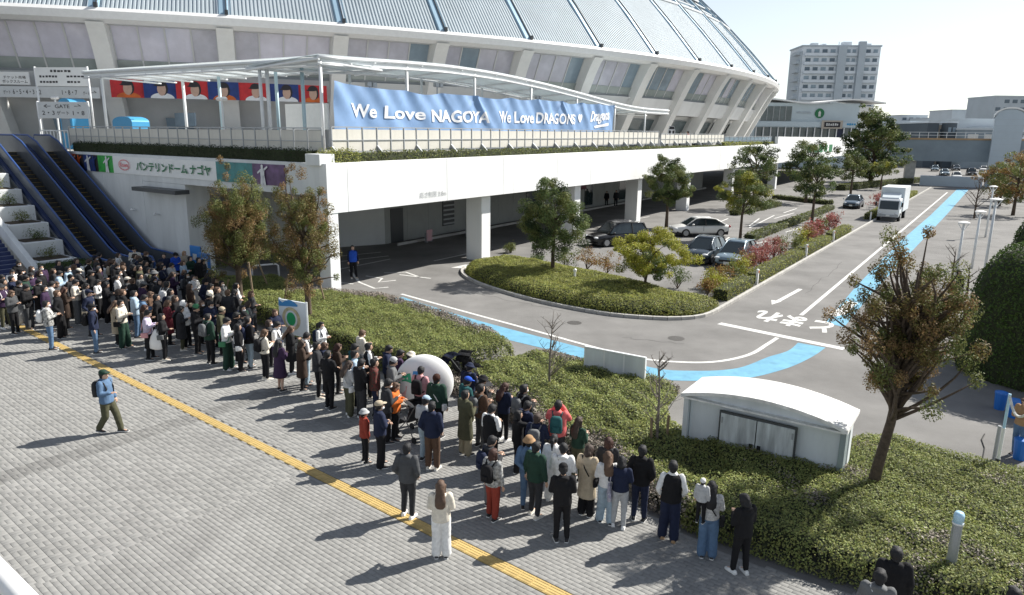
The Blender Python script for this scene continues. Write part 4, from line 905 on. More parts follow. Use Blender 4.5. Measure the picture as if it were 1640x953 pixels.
# ------------------------------------------------------------------ trees
def limb_pts(a, b, bend, n=5):
    a, b = Vector(a), Vector(b); L = (b-a).length; off = Vector((rnd.uniform(-1, 1), rnd.uniform(-1, 1), rnd.uniform(-.3, .6)))*bend*L; return [a.lerp(b, k/(n-1))+off*math.sin(math.pi*k/(n-1)) for k in range(n)]
def tree(name, pos, H, label, crown_c, crown_r, mats, trunk_r=.12, nclump=55, per=110, size=.12, clump=.38, lean=(0, 0), bark='bark', group=None, fork=.35, shell=.45, flat=1.0, spike=0.0, bare=1.0, limbs=16):
    root = tag(empty(name, pos), label, 'tree', group); cc = np.array(crown_c); cr = np.array(crown_r)
    C = []
    while len(C) < nclump:
        v = rng.normal(0, 1, 3); v /= np.linalg.norm(v); r_ = rng.uniform(shell, 1)**.6
        p = cc+v*cr*r_*(1+.22*math.sin(v[0]*5+v[2]*4+H)+.12*float(np.clip(rng.normal(), -1.2, .9)))
        if p[2] > cc[2]-cr[2]*.95*flat: C.append(p)
    C = np.array(C)
    top = Vector((cc[0], cc[1], cc[2]+cr[2]*.6)); fz = H*fork
    tp = [Vector((0, 0, -.05)), Vector((lean[0]*.3, lean[1]*.3, fz*.5)), Vector((lean[0]*.7, lean[1]*.7, fz)), Vector((cc[0]*.9, cc[1]*.9, (fz+cc[2])*.55)), top]
    tr = MB().tube(tp, [trunk_r*1.25, trunk_r, trunk_r*.85, trunk_r*.6, trunk_r*.2], 9).build('trunk', M(bark), root, smooth=True)
    mb = MB(); sel = rng.permutation(len(C))[:limbs]
    for i in sel:
        f = rnd.uniform(.3, .95); base_ = tp[2].lerp(tp[4], f*.8); 
        if C[i][2] < base_.z: base_ = tp[2].lerp(tp[3], rnd.uniform(0, .6))
        mb.tube(limb_pts(base_, C[i], .12), [trunk_r*.42, trunk_r*.34, trunk_r*.26, trunk_r*.18, trunk_r*.08], 6)
    mb.build('limbs', M(bark), tr, smooth=True)
    k = len(C); w = rng.uniform(.55, 1.25, k); cnt = (per*w).astype(int); own = np.repeat(np.arange(k), cnt)
    off = rng.normal(0, 1, (len(own), 3)); off /= np.linalg.norm(off, axis=1, keepdims=True); rad = rng.uniform(.15, 1, len(own))**.5
    P = C[own]+off*(rad*clump*w[own])[:, None]*np.array([1, 1, .75+spike])
    Nn = off+np.array([0, 0, .45]); mi = rng.choice(len(mats), k, p=np.array([.5, .3, .2][:len(mats)])/sum([.5, .3, .2][:len(mats)]))[own]
    Vq, Fq = leaf_quads(P, Nn, size, .5, .65); tag(link('crown', fast_mesh('crown', Vq, Fq, [M(m_) for m_ in mats], mi), root), kind='stuff')
    return root
p = G(885, 434, .45); p.z = 0; tree('round_tree', p, 5.0, 'dense round evergreen tree on the island in front of white column', (.05, 0, 3.1), (1.75, 1.6, 1.95), ('leaf_tree', 'leaf_olive', 'leaf_dark'), .11, 130, 330, .09, .38, fork=.3)
p = G(1067, 364); tree('round_tree', p, 6.0, 'dense evergreen tree between deck columns behind the white car', (.05, 0, 4.0), (1.9, 1.9, 2.1), ('leaf_tree', 'leaf_olive', 'leaf_dark'), .13, 130, 300, .11, .42)
p = G(1033, 458, .45); p.z = 0; tree('yellow_tree', p, 3.3, 'small yellow green tree with spreading crown on the island mound', (.15, 0, 2.0), (1.75, 1.5, 1.15), ('leaf_yellow', 'leaf_gold', 'leaf_tree'), .08, 110, 300, .085, .33, fork=.22)
p = G(1185, 385); tree('round_tree', p, 5.0, 'light green tree standing behind the silver blue car', (.1, 0, 3.5), (1.85, 1.7, 1.55), ('leaf_olive', 'leaf_yellow', 'leaf_tree'), .1, 110, 290, .1, .4, fork=.4)
p = G(1205, 335); tree('round_tree', p, 7.0, 'tall evergreen behind the light green car park tree', (.0, 0, 4.8), (2.5, 2.2, 2.3), ('leaf_tree', 'leaf_dark', 'leaf_olive'), .14, 80, 120, .19, .55)
p = G(1300, 357); tree('round_tree', p, 5.9, 'round evergreen with bare trunk amid the empty parking bays', (.1, 0, 4.0), (2.0, 1.8, 1.8), ('leaf_tree', 'leaf_olive', 'leaf_dark'), .12, 75, 120, .16, .45, fork=.4)
p = G(1290, 325); tree('round_tree', p, 7.5, 'evergreen close against the far deck parapet', (.0, 0, 4.9), (2.6, 2.4, 2.5), ('leaf_tree', 'leaf_olive', 'leaf_dark'), .16, 80, 110, .22, .6)
p = G(1362, 312); tree('round_tree', p, 5.4, 'round tree behind the far parked car', (.0, 0, 3.8), (2.5, 2.3, 1.9), ('leaf_olive', 'leaf_tree', 'leaf_dark'), .14, 70, 110, .2, .55, fork=.4)
p = G(1410, 304); tree('round_tree', p, 4.2, 'small flat topped tree beside the box truck', (.0, 0, 3.3), (1.8, 1.8, 1.0), ('leaf_olive', 'leaf_yellow', 'leaf_tree'), .12, 50, 100, .2, .5, fork=.5)
p = G(1408, 302); p2 = p+Vector((1.5, 6, 0)); tree('broad_tree', p2, 12, 'massive dark broadleaf tree in front of the footbridge', (.2, 0, 6.6), (4.9, 4.5, 5.6), ('leaf_tree', 'leaf_dark', 'leaf_olive'), .35, 190, 130, .34, .95, fork=.2, limbs=30)
# rust coloured trees in the planting bed
p = G(1394, 778, .45); p.z = 0; tree('rust_tree', p, 5.6, 'rust brown leaved tree with leaning dark trunk beside the white shed', (.42, .1, 4.0), (1.3, 1.3, 1.65), ('leaf_rust', 'leaf_brown', 'leaf_olive'), .11, 165, 300, .052, .2, lean=(.4, .1), fork=.33, shell=.1, spike=.5, limbs=165)
p = G(385, 482, .6); p.z = 0; tree('rust_tree', p, 6.2, 'bushy rust tinged tree staked beside the blue information boards', (.2, 0, 3.8), (1.45, 1.4, 2.35), ('leaf_olive', 'leaf_rust', 'leaf_brown'), .13, 200, 300, .06, .25, fork=.3, shell=.15, spike=.5, limbs=50)
p = G(495, 512, .6); p.z = 0; tree('rust_tree', p, 6.3, 'slender rust brown tree staked behind the round map board', (-.05, 0, 3.9), (1.3, 1.3, 2.4), ('leaf_rust', 'leaf_olive', 'leaf_brown'), .12, 160, 300, .058, .23, fork=.3, shell=.15, spike=.5, limbs=50)
for (px, py, qx, qy, lb) in ((410, 498, 398, 420, 'leaning wooden stake on the plaza side of the bushy rust tree'), (437, 465, 404, 395, 'leaning wooden stake on the driveway side of the bushy rust tree'), (352, 478, 366, 448, 'leaning wooden stake near the blue information boards'), (450, 492, 462, 440, 'leaning wooden stake between the two rust trees'), (503, 512, 490, 455, 'leaning wooden stake tight beside the slender rust tree'), (525, 488, 510, 445, 'leaning wooden stake on the driveway side of the slender rust tree')):
    a = G(px, py, .5); d = ray(qx, qy); t_ = (a.y-.3)/d[1]; b = Vector(CAMP+t_*d); a.z = 0
    sk = MB().tube([a, b], .035, 7).build('tree_stake', M('wood_pole'), label=lb, cat='stake')
# bare saplings
def bare_tree(name, pos, H, label, r0=.05, n=16, m='bark_grey', spread=.35, cut=False):
    root = tag(empty(name, pos), label, 'tree'); mb = MB(); tp = limb_pts((0, 0, -.05), (rnd.uniform(-.1, .1), 0, H*(.97 if not cut else .6)), .03, 6)
    mb.tube(tp, [r0, r0*.85, r0*.7, r0*.55, r0*.35, r0*.12], 7); mb.build('trunk', M(m), root, smooth=True); mb = MB()
    for i in range(n):
        f = rnd.uniform(.25, .92); b_ = tp[0].lerp(tp[-1], f); a = rnd.uniform(0, 6.28); L = H*spread*(1.1-f*.7)*rnd.uniform(.6, 1.1); e = b_+Vector((math.cos(a)*L*.7, math.sin(a)*L*.7, L*.75)); pp = limb_pts(b_, e, .1)
        mb.tube(pp, [r0*.35, r0*.28, r0*.22, r0*.15, r0*.06], 5)
        for j in range(4): q = pp[1].lerp(pp[4], rnd.uniform(.1, .9)); e2 = q+Vector((rnd.uniform(-1, 1), rnd.uniform(-1, 1), rnd.uniform(.2, 1)))*L*.35; mb.tube([q, e2], [r0*.14, r0*.05], 4)
    mb.build('limbs', M(m), root); return root
bare_tree('bare_tree', G(880, 634), 2.7, 'thin leafless sapling behind the crowd near the white panel', .045, 20)
bare_tree('bare_tree', G(1050, 728), 2.7, 'thin leafless sapling standing next to the white shed', .045, 22)
for (px, py, dx) in ((1042, 728, -.25), (1066, 724, .2)):
    a = G(px, py); MB().tube([a, a+Vector((dx*.1, 0, .95))], .035, 7).build('tree_stake', M('wood_pole'), label='short wooden stake %s the leafless sapling by the shed' % ('close beside' if dx < 0 else 'set apart from'), cat='stake')
bare_tree('pruned_tree', G(1524, 452), 3.1, 'hard pruned leafless tree by the street lamps', .07, 5, 'bark', .45, True)
bare_tree('pruned_tree', G(1548, 475), 2.6, 'hard pruned dark leafless tree against the topiary hedge', .08, 4, 'bark', .45, True)
bare_tree('pruned_tree', G(1560, 350), 4.0, 'leafless spreading tree beyond the street lamps', .1, 14, 'bark', .5)
# clipped topiary masses at the right
def topiary(pos, d, rz, label, g='leaf_topiary'):
    root = tag(empty('topiary_hedge', pos, rz), label, 'hedge'); a, b, c = d; V = []; nu, nv = 40, 22
    for j in range(nv+1):
        ph = math.pi/2*j/nv; 
        for i in range(nu):
            t = 2*math.pi*i/nu; ct, st_ = math.cos(t), math.sin(t); e = .62; k = lambda x: math.copysign(abs(x)**e, x)
            zz = math.sin(ph)**.55; rr_ = math.cos(ph)**.42; V.append((a*k(ct)*rr_, b*k(st_)*rr_, c*zz))
    V = np.array(V); F = np.array([(j*nu+i, j*nu+(i+1) % nu, (j+1)*nu+(i+1) % nu, (j+1)*nu+i) for j in range(nv) for i in range(nu)])
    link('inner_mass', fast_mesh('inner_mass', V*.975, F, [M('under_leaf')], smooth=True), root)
    A = V[F[:, 0]]; B = V[F[:, 1]]; C_ = V[F[:, 2]]; D = V[F[:, 3]]; n_ = np.cross(C_-A, D-B); ar = np.linalg.norm(n_, axis=1)/2; ok = ar > 1e-6; pr = ar/ar.sum(); N = int(ar.sum()*300); idx = rng.choice(len(F), N, p=pr)
    u_, v_ = rng.uniform(0, 1, (N, 1)), rng.uniform(0, 1, (N, 1)); P = (A[idx]*(1-u_)+B[idx]*u_)*(1-v_)+(D[idx]*(1-u_)+C_[idx]*u_)*v_; Nn = n_[idx]/(2*ar[idx][:, None]+1e-9)
    P = P+Nn*(rng.normal(0, .03, (N, 1))+.05*bumpy(P[:, 0]*1.5, P[:, 1]*1.5+P[:, 2])[:, None]); Vq, Fq = leaf_quads(P, Nn, .09, .55, .6); tag(link('leaves', fast_mesh('leaves', Vq, Fq, [M(g)]), root), kind='stuff')
topiary((18.7, 22.3, 0), (3.6, 2.6, 4.35), R(30), 'large clipped dome hedge with flat sunlit top next to the fence tape')
topiary((24.6, 29.2, 0), (3.4, 2.6, 5.0), R(30), 'tall clipped hedge standing behind the large dome hedge')
topiary((23.2, 25.2, 0), (2.2, 1.9, 4.7), R(30), 'clipped rounded hedge wedged between the two big clipped hedges')
for (px, py, lb, h_, r_) in ((1622, 345, 'brownish tree behind the street lamps', 6.2, 2.6), (1600, 330, 'olive tree beside the lift tower', 5.0, 2.4), (1636, 320, 'leafy tree at the foot of the footbridge', 6.5, 3.0)):
    p = G(px, py); tree('roadside_tree', p, h_, lb, (0, 0, h_*.6), (r_, r_, h_*.4), ('leaf_olive', 'leaf_orange', 'leaf_brown'), .15, 70, 110, .2, .6)
# deck-top hedges
dh = tag(empty('deck_hedge', (0, 0, 0)), 'dark clipped hedge strip on the deck above the stadium name sign', 'hedge'); a = (K+wu*12.8-wnn*.55); leaf_box(dh, (a.x, a.y, 6.42), (22.6, .7, .62), R(WA), 'leaf_dark', 260, .07)
dh = tag(empty('deck_hedge', (0, 0, 0)), 'thin green hedge strip along the deck edge under the blue banner', 'hedge'); a = (K+bu*31-bn*.72); leaf_box(dh, (a.x, a.y, 6.42), (60, .5, .42), R(BA), 'leaf_olive', 170, .1)
dh = tag(empty('deck_hedge', (0, 0, 0)), 'golden green hedge strip on the deck edge near the shops', 'hedge'); a = (K+bu*74-bn*.72); leaf_box(dh, (a.x, a.y, 6.72), (25, .6, .5), R(BA), 'leaf_hedge', 60, .18)
dh = tag(empty('corner_bush', (0, 0, 0)), 'loose green bush on the deck corner beside the pier cap', 'shrub'); a = K-(wnn+bn)*.75+bu*.7; leaf_box(dh, (a.x, a.y, 6.4), (1.8, .8, .5), R(BA), 'leaf_hedge', 500, .08, .1)
# clipped hedge box at the foot of the planters and plants in the planter steps
hb = tag(empty('clipped_hedge_box', (0, 0, 0)), 'dark clipped hedge box at the foot of the stepped planters', 'hedge'); a = (G(62, 450)+G(165, 452))/2; leaf_box(hb, (wp(14.1, 0, 5.0).x, wp(14.1, 0, 5.0).y, .42), (2.6, 2.3, .85), R(WA), 'leaf_topiary', 420, .07)
for k in range(7):
    q = wp(FOOT+.9+k*1.45+.85, .95+k*.82, 5.0); shrub(q, .55, 1.1, 'leaf_tree' if k % 2 else 'leaf_olive', 'small planter shrub on the %s planter step' % ['lowest', 'second', 'third', 'fourth', 'fifth', 'sixth', 'highest'][k], n=420, size=.08, name='planter_shrub')
# median hedges inside the car park
for (a, b, w, h_, lb) in (((1175, 345), (1245, 330), 1.0, .5, 'low hedge strip under the deck edge beside the car park'), ((1200, 385), (1330, 335), .9, .45, 'low hedge dividing the empty parking bays'), ((1240, 318), (1330, 328), 1.0, .5, 'low hedge strip behind the empty parking bays'), ((1345, 305), (1470, 292), 1.6, .9, 'dark hedge along the far end of the car park')):
    p0, p1 = G(*a), G(*b); c = (p0+p1)/2; hd = tag(empty('low_hedge', (0, 0, 0)), lb, 'hedge'); leaf_box(hd, (c.x, c.y, h_/2), ((p1-p0).length, w, h_), math.atan2((p1-p0).y, (p1-p0).x), 'leaf_olive', 60, .16)
# ------------------------------------------------------------------ background buildings
mat('tower_grey', (.44, .49, .53), .7, .06, .2); mat('tower_light', (.66, .70, .74), .7, .06, .2); mat('tower_dark', (.16, .20, .24), .6); mat('tower_window', (.10, .14, .18), .2); mat('far_pale', (.55, .60, .64), .8, .08, .1); mat('far_dark', (.07, .09, .11), .7, .1, .2); mat('far_tan', (.45, .40, .34), .8, .1, .1); mat('bridge_grey', (.24, .29, .33), .6, .12, .3); mat('orange_rust', (.42, .28, .16), .8, .2, .6); mat('lift_blue', (.46, .53, .59), .55, .05, .4)
def zat(px, py, Y):
    d = ray(px, py); t = Y/d[1]; p = CAMP+t*d; return Vector(p)
def at_x(px, Y, z=7.5):
    "ground position seen in photo column px at depth Y (height z picks the row)"
    d0_ = 216; lo = ray(px, 215); t = Y/lo[1]; return Vector((CAMP[0]+t*lo[0], Y, 0))
def apartment():
    Y = 262.; a, b = at_x(1272, Y), at_x(1390, Y); W = b.x-a.x; z1 = zat(1330, 75, Y).z; rt_ = empty('apartment_tower', (a.x, Y, 0), R(-4), 'tall grey blue apartment tower with rows of balconies behind the mall', 'building')
    MB().box((W/2, 7, z1/2), (W, 14, z1)).build('wall', M('tower_light'), rt_); fl = 3.02; nf = int(z1/fl)
    bal = MB(); bal.box((0, -.65, 0), (1, 1.3, 1.05)); balm = {}
    for (x0, x1) in ((.03, .445), (.56, .70), (.80, .985)):
        w = (x1-x0)*W
        for k in range(1, nf):
            z = z1-(k)*fl-.1
            MB().box((x0*W+w/2, -.75, z+.45), (w, .1, 1.0)).build('balcony', M('tower_light'), rt_); MB().box((x0*W+w/2, -.4, z-.08), (w, .8, .16)).build('balcony_slab', M('tower_grey'), rt_)
            n = max(2, int(w/2.3))
            for i in range(n):
                wd = MB().box((x0*W+(i+.5)*w/n, -.03, z+1.55), (w/n*.62, .06, 1.35)).build('window', M('tower_window' if rnd.random() < .6 else 'glass_bluegrey'), rt_)
    for x, w, e in ((.50, .105, 0), (.75, .085, 1.6)): MB().box((x*W, -.7, (z1+e)/2), (w*W, 1.7, z1+e)).build('stair_core', M('tower_grey'), rt_)
    MB().box((W/2, 7, z1+.25), (W+.6, 14.6, .5)).build('roof_edge', M('tower_grey'), rt_)
    for k in range(nf): MB().box((-1.0, 3, 1+k*fl), (1.6, 5, 1.1)).build('balcony', M('tower_grey'), rt_)
    MB().box((-.2, 6, z1/2-.8), (.6, 12, z1-1.6)).build('end_wall', M('tower_grey'), rt_)
    for x, w, h in ((.2, 2.2, 1.2), (.32, 1.4, .9), (.62, 3, 1.6), (.9, 1.6, 1.0)): MB().box((x*W, 5, z1+.5+h/2), (w, 2.5, h)).build('rooftop_unit', M('tower_light'), rt_)
    MB().tube([(W*.5, 3, z1), (W*.5, 3, z1+2)], .12, 6).build('antenna', M('tower_grey'), rt_)
apartment()
def mall():
    Y = 190.; a, b = at_x(1205, Y), at_x(1372, Y); W = b.x-a.x; z1 = zat(1300, 165, Y).z; m_ = empty('shopping_mall', (a.x, Y, 0), 0, 'white shopping mall with wavy roof beyond the deck', 'building')
    mat('mall_face_shaded', (.52, .60, .64), .6, .05, .2)  # bluish shade of the front is put into this colour; lit end stays white
    MB().box((W/2, 10, z1/2), (W, 20, z1)).build('wall', M('mall_face_shaded'), m_)
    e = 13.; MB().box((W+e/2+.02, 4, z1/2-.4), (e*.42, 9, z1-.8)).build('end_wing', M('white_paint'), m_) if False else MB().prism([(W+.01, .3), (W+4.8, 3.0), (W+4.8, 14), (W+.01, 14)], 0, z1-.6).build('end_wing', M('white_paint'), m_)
    n = 24; top = [(-1+(W+7)*i/n, z1+.5*math.sin(i/n*9.5+.6)+.25) for i in range(n+1)]
    MB().loft([[(x, -1.5, z), (x, 14, z+.2), (x, 14, z+.6), (x, -1.5, z+.35)] for x, z in top]).build('wavy_roof', M('white_paint'), m_)
    def rc_(x0, x1, z0, z1_, mn, nm, off=-.1): return MB().box(((x0+x1)/2*W, off, (z0+z1_)/2), ((x1-x0)*W, .12, z1_-z0)).build(nm, M(mn), m_)
    rc_(.06, .355, 12.1, z1-.9, 'glass_store', 'display_window'); 
    for i in range(5): rc_(.06+.059*i+.0, .063+.059*i, 12.1, z1-.9, 'mullion', 'mullion', -.2)
    rc_(.0, 1, 10.6, 11.9, 'mall_face_shaded', 'canopy_band', -1.2); rc_(.02, .98, 6.5, 10.4, 'glass_store', 'shop_front', -.05)
    for i in range(14): rc_(.02+.07*i, .03+.07*i, 6.5, 10.5, 'white_paint', 'pillar', -.5)
    rc_(.63, .83, 10.2, 12.3, 'far_tan', 'cinema_sign', -1.5); rc_(.655, .805, 10.6, 11.9, 'print_dark', 'sign_field', -1.6)
    marks_on('lettering', (.67*W, -1.7, 10.9), (1, 0, 0), (0, 0, 1), .12*W, .7, 6, M('paint_white'), m_)
    marks_on('lettering', (.40*W, -.2, 14.0), (1, 0, 0), (0, 0, 1), .14*W, .55, 12, M('tower_grey'), m_); marks_on('lettering', (.87*W, -1.4, 11.1), (1, 0, 0), (0, 0, 1), .09*W, .6, 4, M('sign_blue'), m_)
    c = (.62*W, -.2, 14.1); nn = 20; MB().add([(c[0]+1.25*math.cos(6.283*i/nn), c[1], c[2]+1.25*math.sin(6.283*i/nn)) for i in range(nn)], [tuple(range(nn))]).build('round_logo', M('green_sign'), m_)
    MB().add([(c[0]-.3, c[1]-.05, c[2]-.8), (c[0]+.3, c[1]-.05, c[2]-.8), (c[0]+.35, c[1]-.05, c[2]+.2), (c[0], c[1]-.05, c[2]+.7), (c[0]-.35, c[1]-.05, c[2]+.2)], [(0, 1, 2, 3, 4)]).build('logo_mark', M('paint_white'), m_)
    rc_(.93, .999, 6.3, 10.2, 'navy', 'doorway', -.3); rc_(.80, .86, 6.3, 10.2, 'navy', 'doorway', -.3)
    d_ = Vector((4.79, 2.7, 0)).normalized(); marks_on('lettering', (W+.9, .75, z1-4.2), d_, (0, 0, 1), 3.2, 1.3, 4, M('far_tan'), m_, .15)
mall()
# green letters on the far parapet
a = GW(1292, 240, K, BA); b = GW(1334, 240, K, BA); marks_on('parapet_lettering', Vector((a.x, a.y, 5.0))+bn*.02, bu, (0, 0, 1), (b-a).length, 1.7, 5, M('green_sign'), deck)
# footbridge and lift tower
BR0, BR1 = Vector((62, 129.5, 0)), Vector((112, 106.5, 0)); bd = (BR1-BR0).normalized(); bdeg = math.degrees(math.atan2(bd.y, bd.x)); L = (BR1-BR0).length
br = empty('footbridge', (BR0.x, BR0.y, 0), R(bdeg), 'long grey girder footbridge with rusty edge across the far road', 'bridge')
MB().box((L/2, 2, 5.85), (L, 4, 3.7)).build('girder', M('bridge_grey'), br); MB().box((L/2, -.06, 7.78), (L, .14, .3)).build('edge_strip', M('orange_rust'), br)
n = 40
for i in range(n+1): MB().box((L*i/n, .1, 8.35), (.08, .08, 1.1)).build('rail_post', M('white_steel'), br)
for z in (8.9, 8.4): MB().box((L/2, .1, z), (L, .07, .07)).build('rail', M('white_steel'), br)
for x in (9, 38): MB().box((x, 2, 2), (1.6, 2.6, 4)).build('pier', M('concrete'), br)
lt = empty('lift_tower', (80.9, 117.9, 0), R(-31), 'round topped pale blue lift tower beside the footbridge', 'tower'); W = 4.0
pts = [(-W/2, 0, 0), (W/2, 0, 0)]+[(W/2*math.cos(math.pi*i/14), 0, 11.4+1.25*math.sin(math.pi*i/14)) for i in range(15)]
MB().ext(pts, (0, 1, 0), 3.0).build('shaft', M('lift_blue'), lt)
for k in range(11): MB().box((0, -.01, 1+k*1.0), (W+.04, .03, .04)).build('panel_joint', M('tower_grey'), lt)
MB().loft([[((W/2+.15)*math.cos(math.pi*i/14), -.2, 11.4+1.3*math.sin(math.pi*i/14)), ((W/2+.15)*math.cos(math.pi*i/14), 3.3, 11.4+1.3*math.sin(math.pi*i/14)), ((W/2+.15)*math.cos(math.pi*i/14), 3.3, 11.62+1.36*math.sin(math.pi*i/14)), ((W/2+.15)*math.cos(math.pi*i/14), -.2, 11.62+1.36*math.sin(math.pi*i/14))] for i in range(15)]).build('barrel_roof', M('white_paint'), lt)
MB().box((-7, -1.5, .8), (9, 2.4, 1.6)).build('ramp_wall', M('lift_blue'), lt)
# city behind
def block(px0, px1, py, Y, mn, label, floors=0, wm='tower_window', depth=18, name='city_building'):
    a, b = at_x(px0, Y), at_x(px1, Y); h = zat((px0+px1)/2, py, Y).z; w = b.x-a.x; o = empty(name, (a.x, Y, 0), 0, label, 'building')
    MB().box((w/2, depth/2, h/2), (w, depth, h)).build('wall', M(mn), o); MB().box((w/2, depth/2, h+.2), (w+.5, depth+.5, .4)).build('roof_edge', M('far_pale'), o)
    if floors:
        n = max(2, int(w/3.2))
        for k in range(floors):
            for i in range(n):
                if rnd.random() < .85: MB().box(((i+.5)*w/n, -.03, h-1.9-k*3.1), (w/n*.6, .08, 1.4)).build('window', M(wm), o)
    return o
block(1585, 1700, 155, 300, 'tower_grey', 'grey apartment block rising behind the lift tower', 6)
block(1440, 1482, 185, 420, 'far_pale', 'pale distant block beside the big dark tree', 4); block(1482, 1525, 190, 400, 'far_pale', 'low pale distant block left of the white roofed hall', 3); block(1520, 1580, 177, 330, 'far_pale', 'pale blue hall with flat roof behind the footbridge', 0)
block(1455, 1482, 196, 215, 'tower_grey', 'narrow grey house beyond the footbridge', 3); block(1484, 1502, 197, 205, 'far_dark', 'slim black house beyond the footbridge', 2, 'glass_bluegrey'); block(1503, 1516, 200, 207, 'far_tan', 'tan house squeezed between two black houses', 2); block(1516, 1531, 197, 204, 'far_dark', 'black cube house beyond the footbridge', 1, 'glass_bluegrey'); block(1532, 1600, 192, 230, 'far_pale', 'white house with long roof behind the lift tower', 0); block(1545, 1600, 208, 200, 'bridge_grey', 'grey house with white framed windows by the lift tower', 1, 'paint_white')
block(1405, 1440, 190, 480, 'far_pale', 'pale far block just beyond the mall', 3); block(1640, 1760, 195, 240, 'far_tan', 'tan building right of the lift tower', 3); block(1600, 1650, 205, 215, 'tower_light', 'low house under the grey apartment block', 2)

# ------------------------------------------------------------------ cars
mat('car_glass', (.02, .03, .035), .06, spec=.7); mat('chrome', (.6, .6, .62), .15, metal=.9); mat('head_lamp', (.7, .72, .74), .1, spec=.8); mat('tail_lamp', (.35, .02, .02), .2); mat('plate', (.75, .76, .72), .5); mat('rim', (.42, .43, .45), .3, metal=.7)
def car(pos, deg, paint, label, kind='sedan', detail=True, group=None):
    root = empty('parked_car', pos, R(deg), label, 'car', group); L, W, H = {'sedan': (4.6, 1.76, 1.44), 'hatch': (4.2, 1.72, 1.5), 'suv': (4.5, 1.82, 1.66)}[kind]
    hw = W/2; x0 = -L/2
    # stations along x: (x, z low, z shoulder, half width)
    St = [(-L/2, .42, .78, .70), (-L/2+.1, .26, .90, .84), (-L*.36, .2, .94, .98), (-L*.12, .18, .93, 1), (L*.12, .18, .92, 1), (L*.30, .2, .88, .99), (L*.42, .24, .80, .93), (L/2-.08, .28, .70, .82), (L/2, .36, .60, .70)]
    rings = []
    for x, zl_, zs, w in St:
        w *= hw; rings.append([(x, -w*.93, zl_), (x, w*.93, zl_), (x, w, zl_+.18), (x, w*1.0, zs-.16), (x, w*.93, zs-.03), (x, w*.6, zs+.03), (x, -w*.6, zs+.03), (x, -w*.93, zs-.03), (x, -w*1.0, zs-.16), (x, -w, zl_+.18)])
    body = MB().loft(rings).build('body', paint, root); sm(body, 40); bv = body.modifiers.new('s', 'SUBSURF'); bv.levels = 1; bv.render_levels = 1
    # cabin: glass house + roof skin
    if kind == 'sedan': cab = [(-L*.40, .93, .80), (-L*.22, H-.05, .62), (L*.02, H, .64), (L*.12, H-.06, .62), (L*.28, .90, .80)]
    elif kind == 'hatch': cab = [(-L*.47, .95, .80), (-L*.38, H-.10, .64), (-L*.05, H, .66), (L*.10, H-.06, .64), (L*.30, .90, .80)]
    else: cab = [(-L*.48, .98, .82), (-L*.42, H-.10, .68), (-L*.05, H, .70), (L*.10, H-.06, .68), (L*.26, .95, .82)]
    b0_, b1_ = cab[0], cab[-1]; rr = []
    gl = MB(); base_l = [(b0_[0], -b0_[2]*hw, b0_[1]-.04), (b1_[0], -b1_[2]*hw, b1_[1]-.04)]; n = len(cab)
    topL = [(x, -w*hw, z) for x, z, w in cab]; topR = [(x, w*hw, z) for x, z, w in cab]
    botL = [(x, -.93*hw, .9) for x, z, w in cab[1:-1]]; botR = [(x, .93*hw, .9) for x, z, w in cab[1:-1]]
    gl.add([topL[0], topL[1], topR[1], topR[0]], [(0, 1, 2, 3)]); gl.build('rear_window', M('car_glass'), root)
    MB().add([topL[-2], topL[-1], topR[-1], topR[-2]], [(0, 1, 2, 3)]).build('windscreen', M('car_glass'), root)
    for T, s_ in ((topL, -1), (topR, 1)):
        e0_ = (T[0][0], s_*.93*hw, .9); e1_ = (T[-1][0], s_*.93*hw, .88); xm = (T[2][0]+T[1][0])/2+.25
        def top_at(x): return Vector((x, s_*np.interp(x, [p[0] for p in T], [abs(p[1]) for p in T]), np.interp(x, [p[0] for p in T], [p[2] for p in T])))
        for (xa, xb) in ((T[0][0]+.15, xm-.05), (xm+.05, T[-1][0]-.12)):
            xs = np.linspace(xa, xb, 5); up_ = [top_at(x)-Vector((0, 0, .05)) for x in xs]; lo_ = [Vector((x, s_*.935*hw, .90)) for x in xs]
            MB().add(up_+lo_, [(i, i+1, 5+i+1, 5+i) for i in range(4)]).build('side_window', M('car_glass'), root)
        ring = [top_at(x) for x in np.linspace(T[0][0], T[-1][0], 9)]
        MB().tube(ring, .045, 6).build('roof_pillar', paint, root, smooth=True)
        p = top_at(xm); MB().tube([p, (xm, s_*.94*hw, .88)], .04, 4).build('door_pillar', M('black'), root)
        mr = MB().ell((L*.19, s_*(hw+.09), .98), (.10, .09, .07)).build('wing_mirror', paint, root, smooth=True)
        MB().box((-.02, s_*(hw-.005), .70), (.02, .012, .45)).build('door_gap', M('black'), root)
    MB().loft([[(x, -w*hw*f, z+.012+(0 if f == 1 else 0)) for f in (1, .5, 0, -.5, -1)]+[(x, -w*hw*f, z-.03) for f in (-1, 1)] for x, z, w in cab[1:-1]]).build('roof', paint, root, smooth=True)
    MB().box((0, 0, .3), (L*.9, W*.88, .26)).build('underbody', M('black'), root)
    for sx_ in (-.31, .30):
        for sy_ in (-1, 1):
            c = (sx_*L, sy_*(hw-.11), .32); wh = MB().tube([(c[0], c[1]-.1, c[2]), (c[0], c[1]+.1, c[2])], .32, 18).build('wheel', M('rubber'), root); MB().tube([(c[0], c[1]+sy_*.09, c[2]), (c[0], c[1]+sy_*.115, c[2])], .21, 12).build('rim', M('rim'), wh)
    for s_ in (-1, 1):
        MB().ell((L/2-.17, s_*hw*.68, .66), (.16, .20, .075)).build('headlight', M('head_lamp'), root, smooth=True); MB().ell((-L/2+.1, s_*hw*.72, .80), (.08, .17, .1)).build('tail_light', M('tail_lamp'), root, smooth=True)
    MB().box((L/2-.01, 0, .52), (.06, .9, .14)).build('grille', M('black'), root); MB().box((L/2+.03, 0, .40), (.02, .33, .165)).build('number_plate', M('plate'), root)
    return root
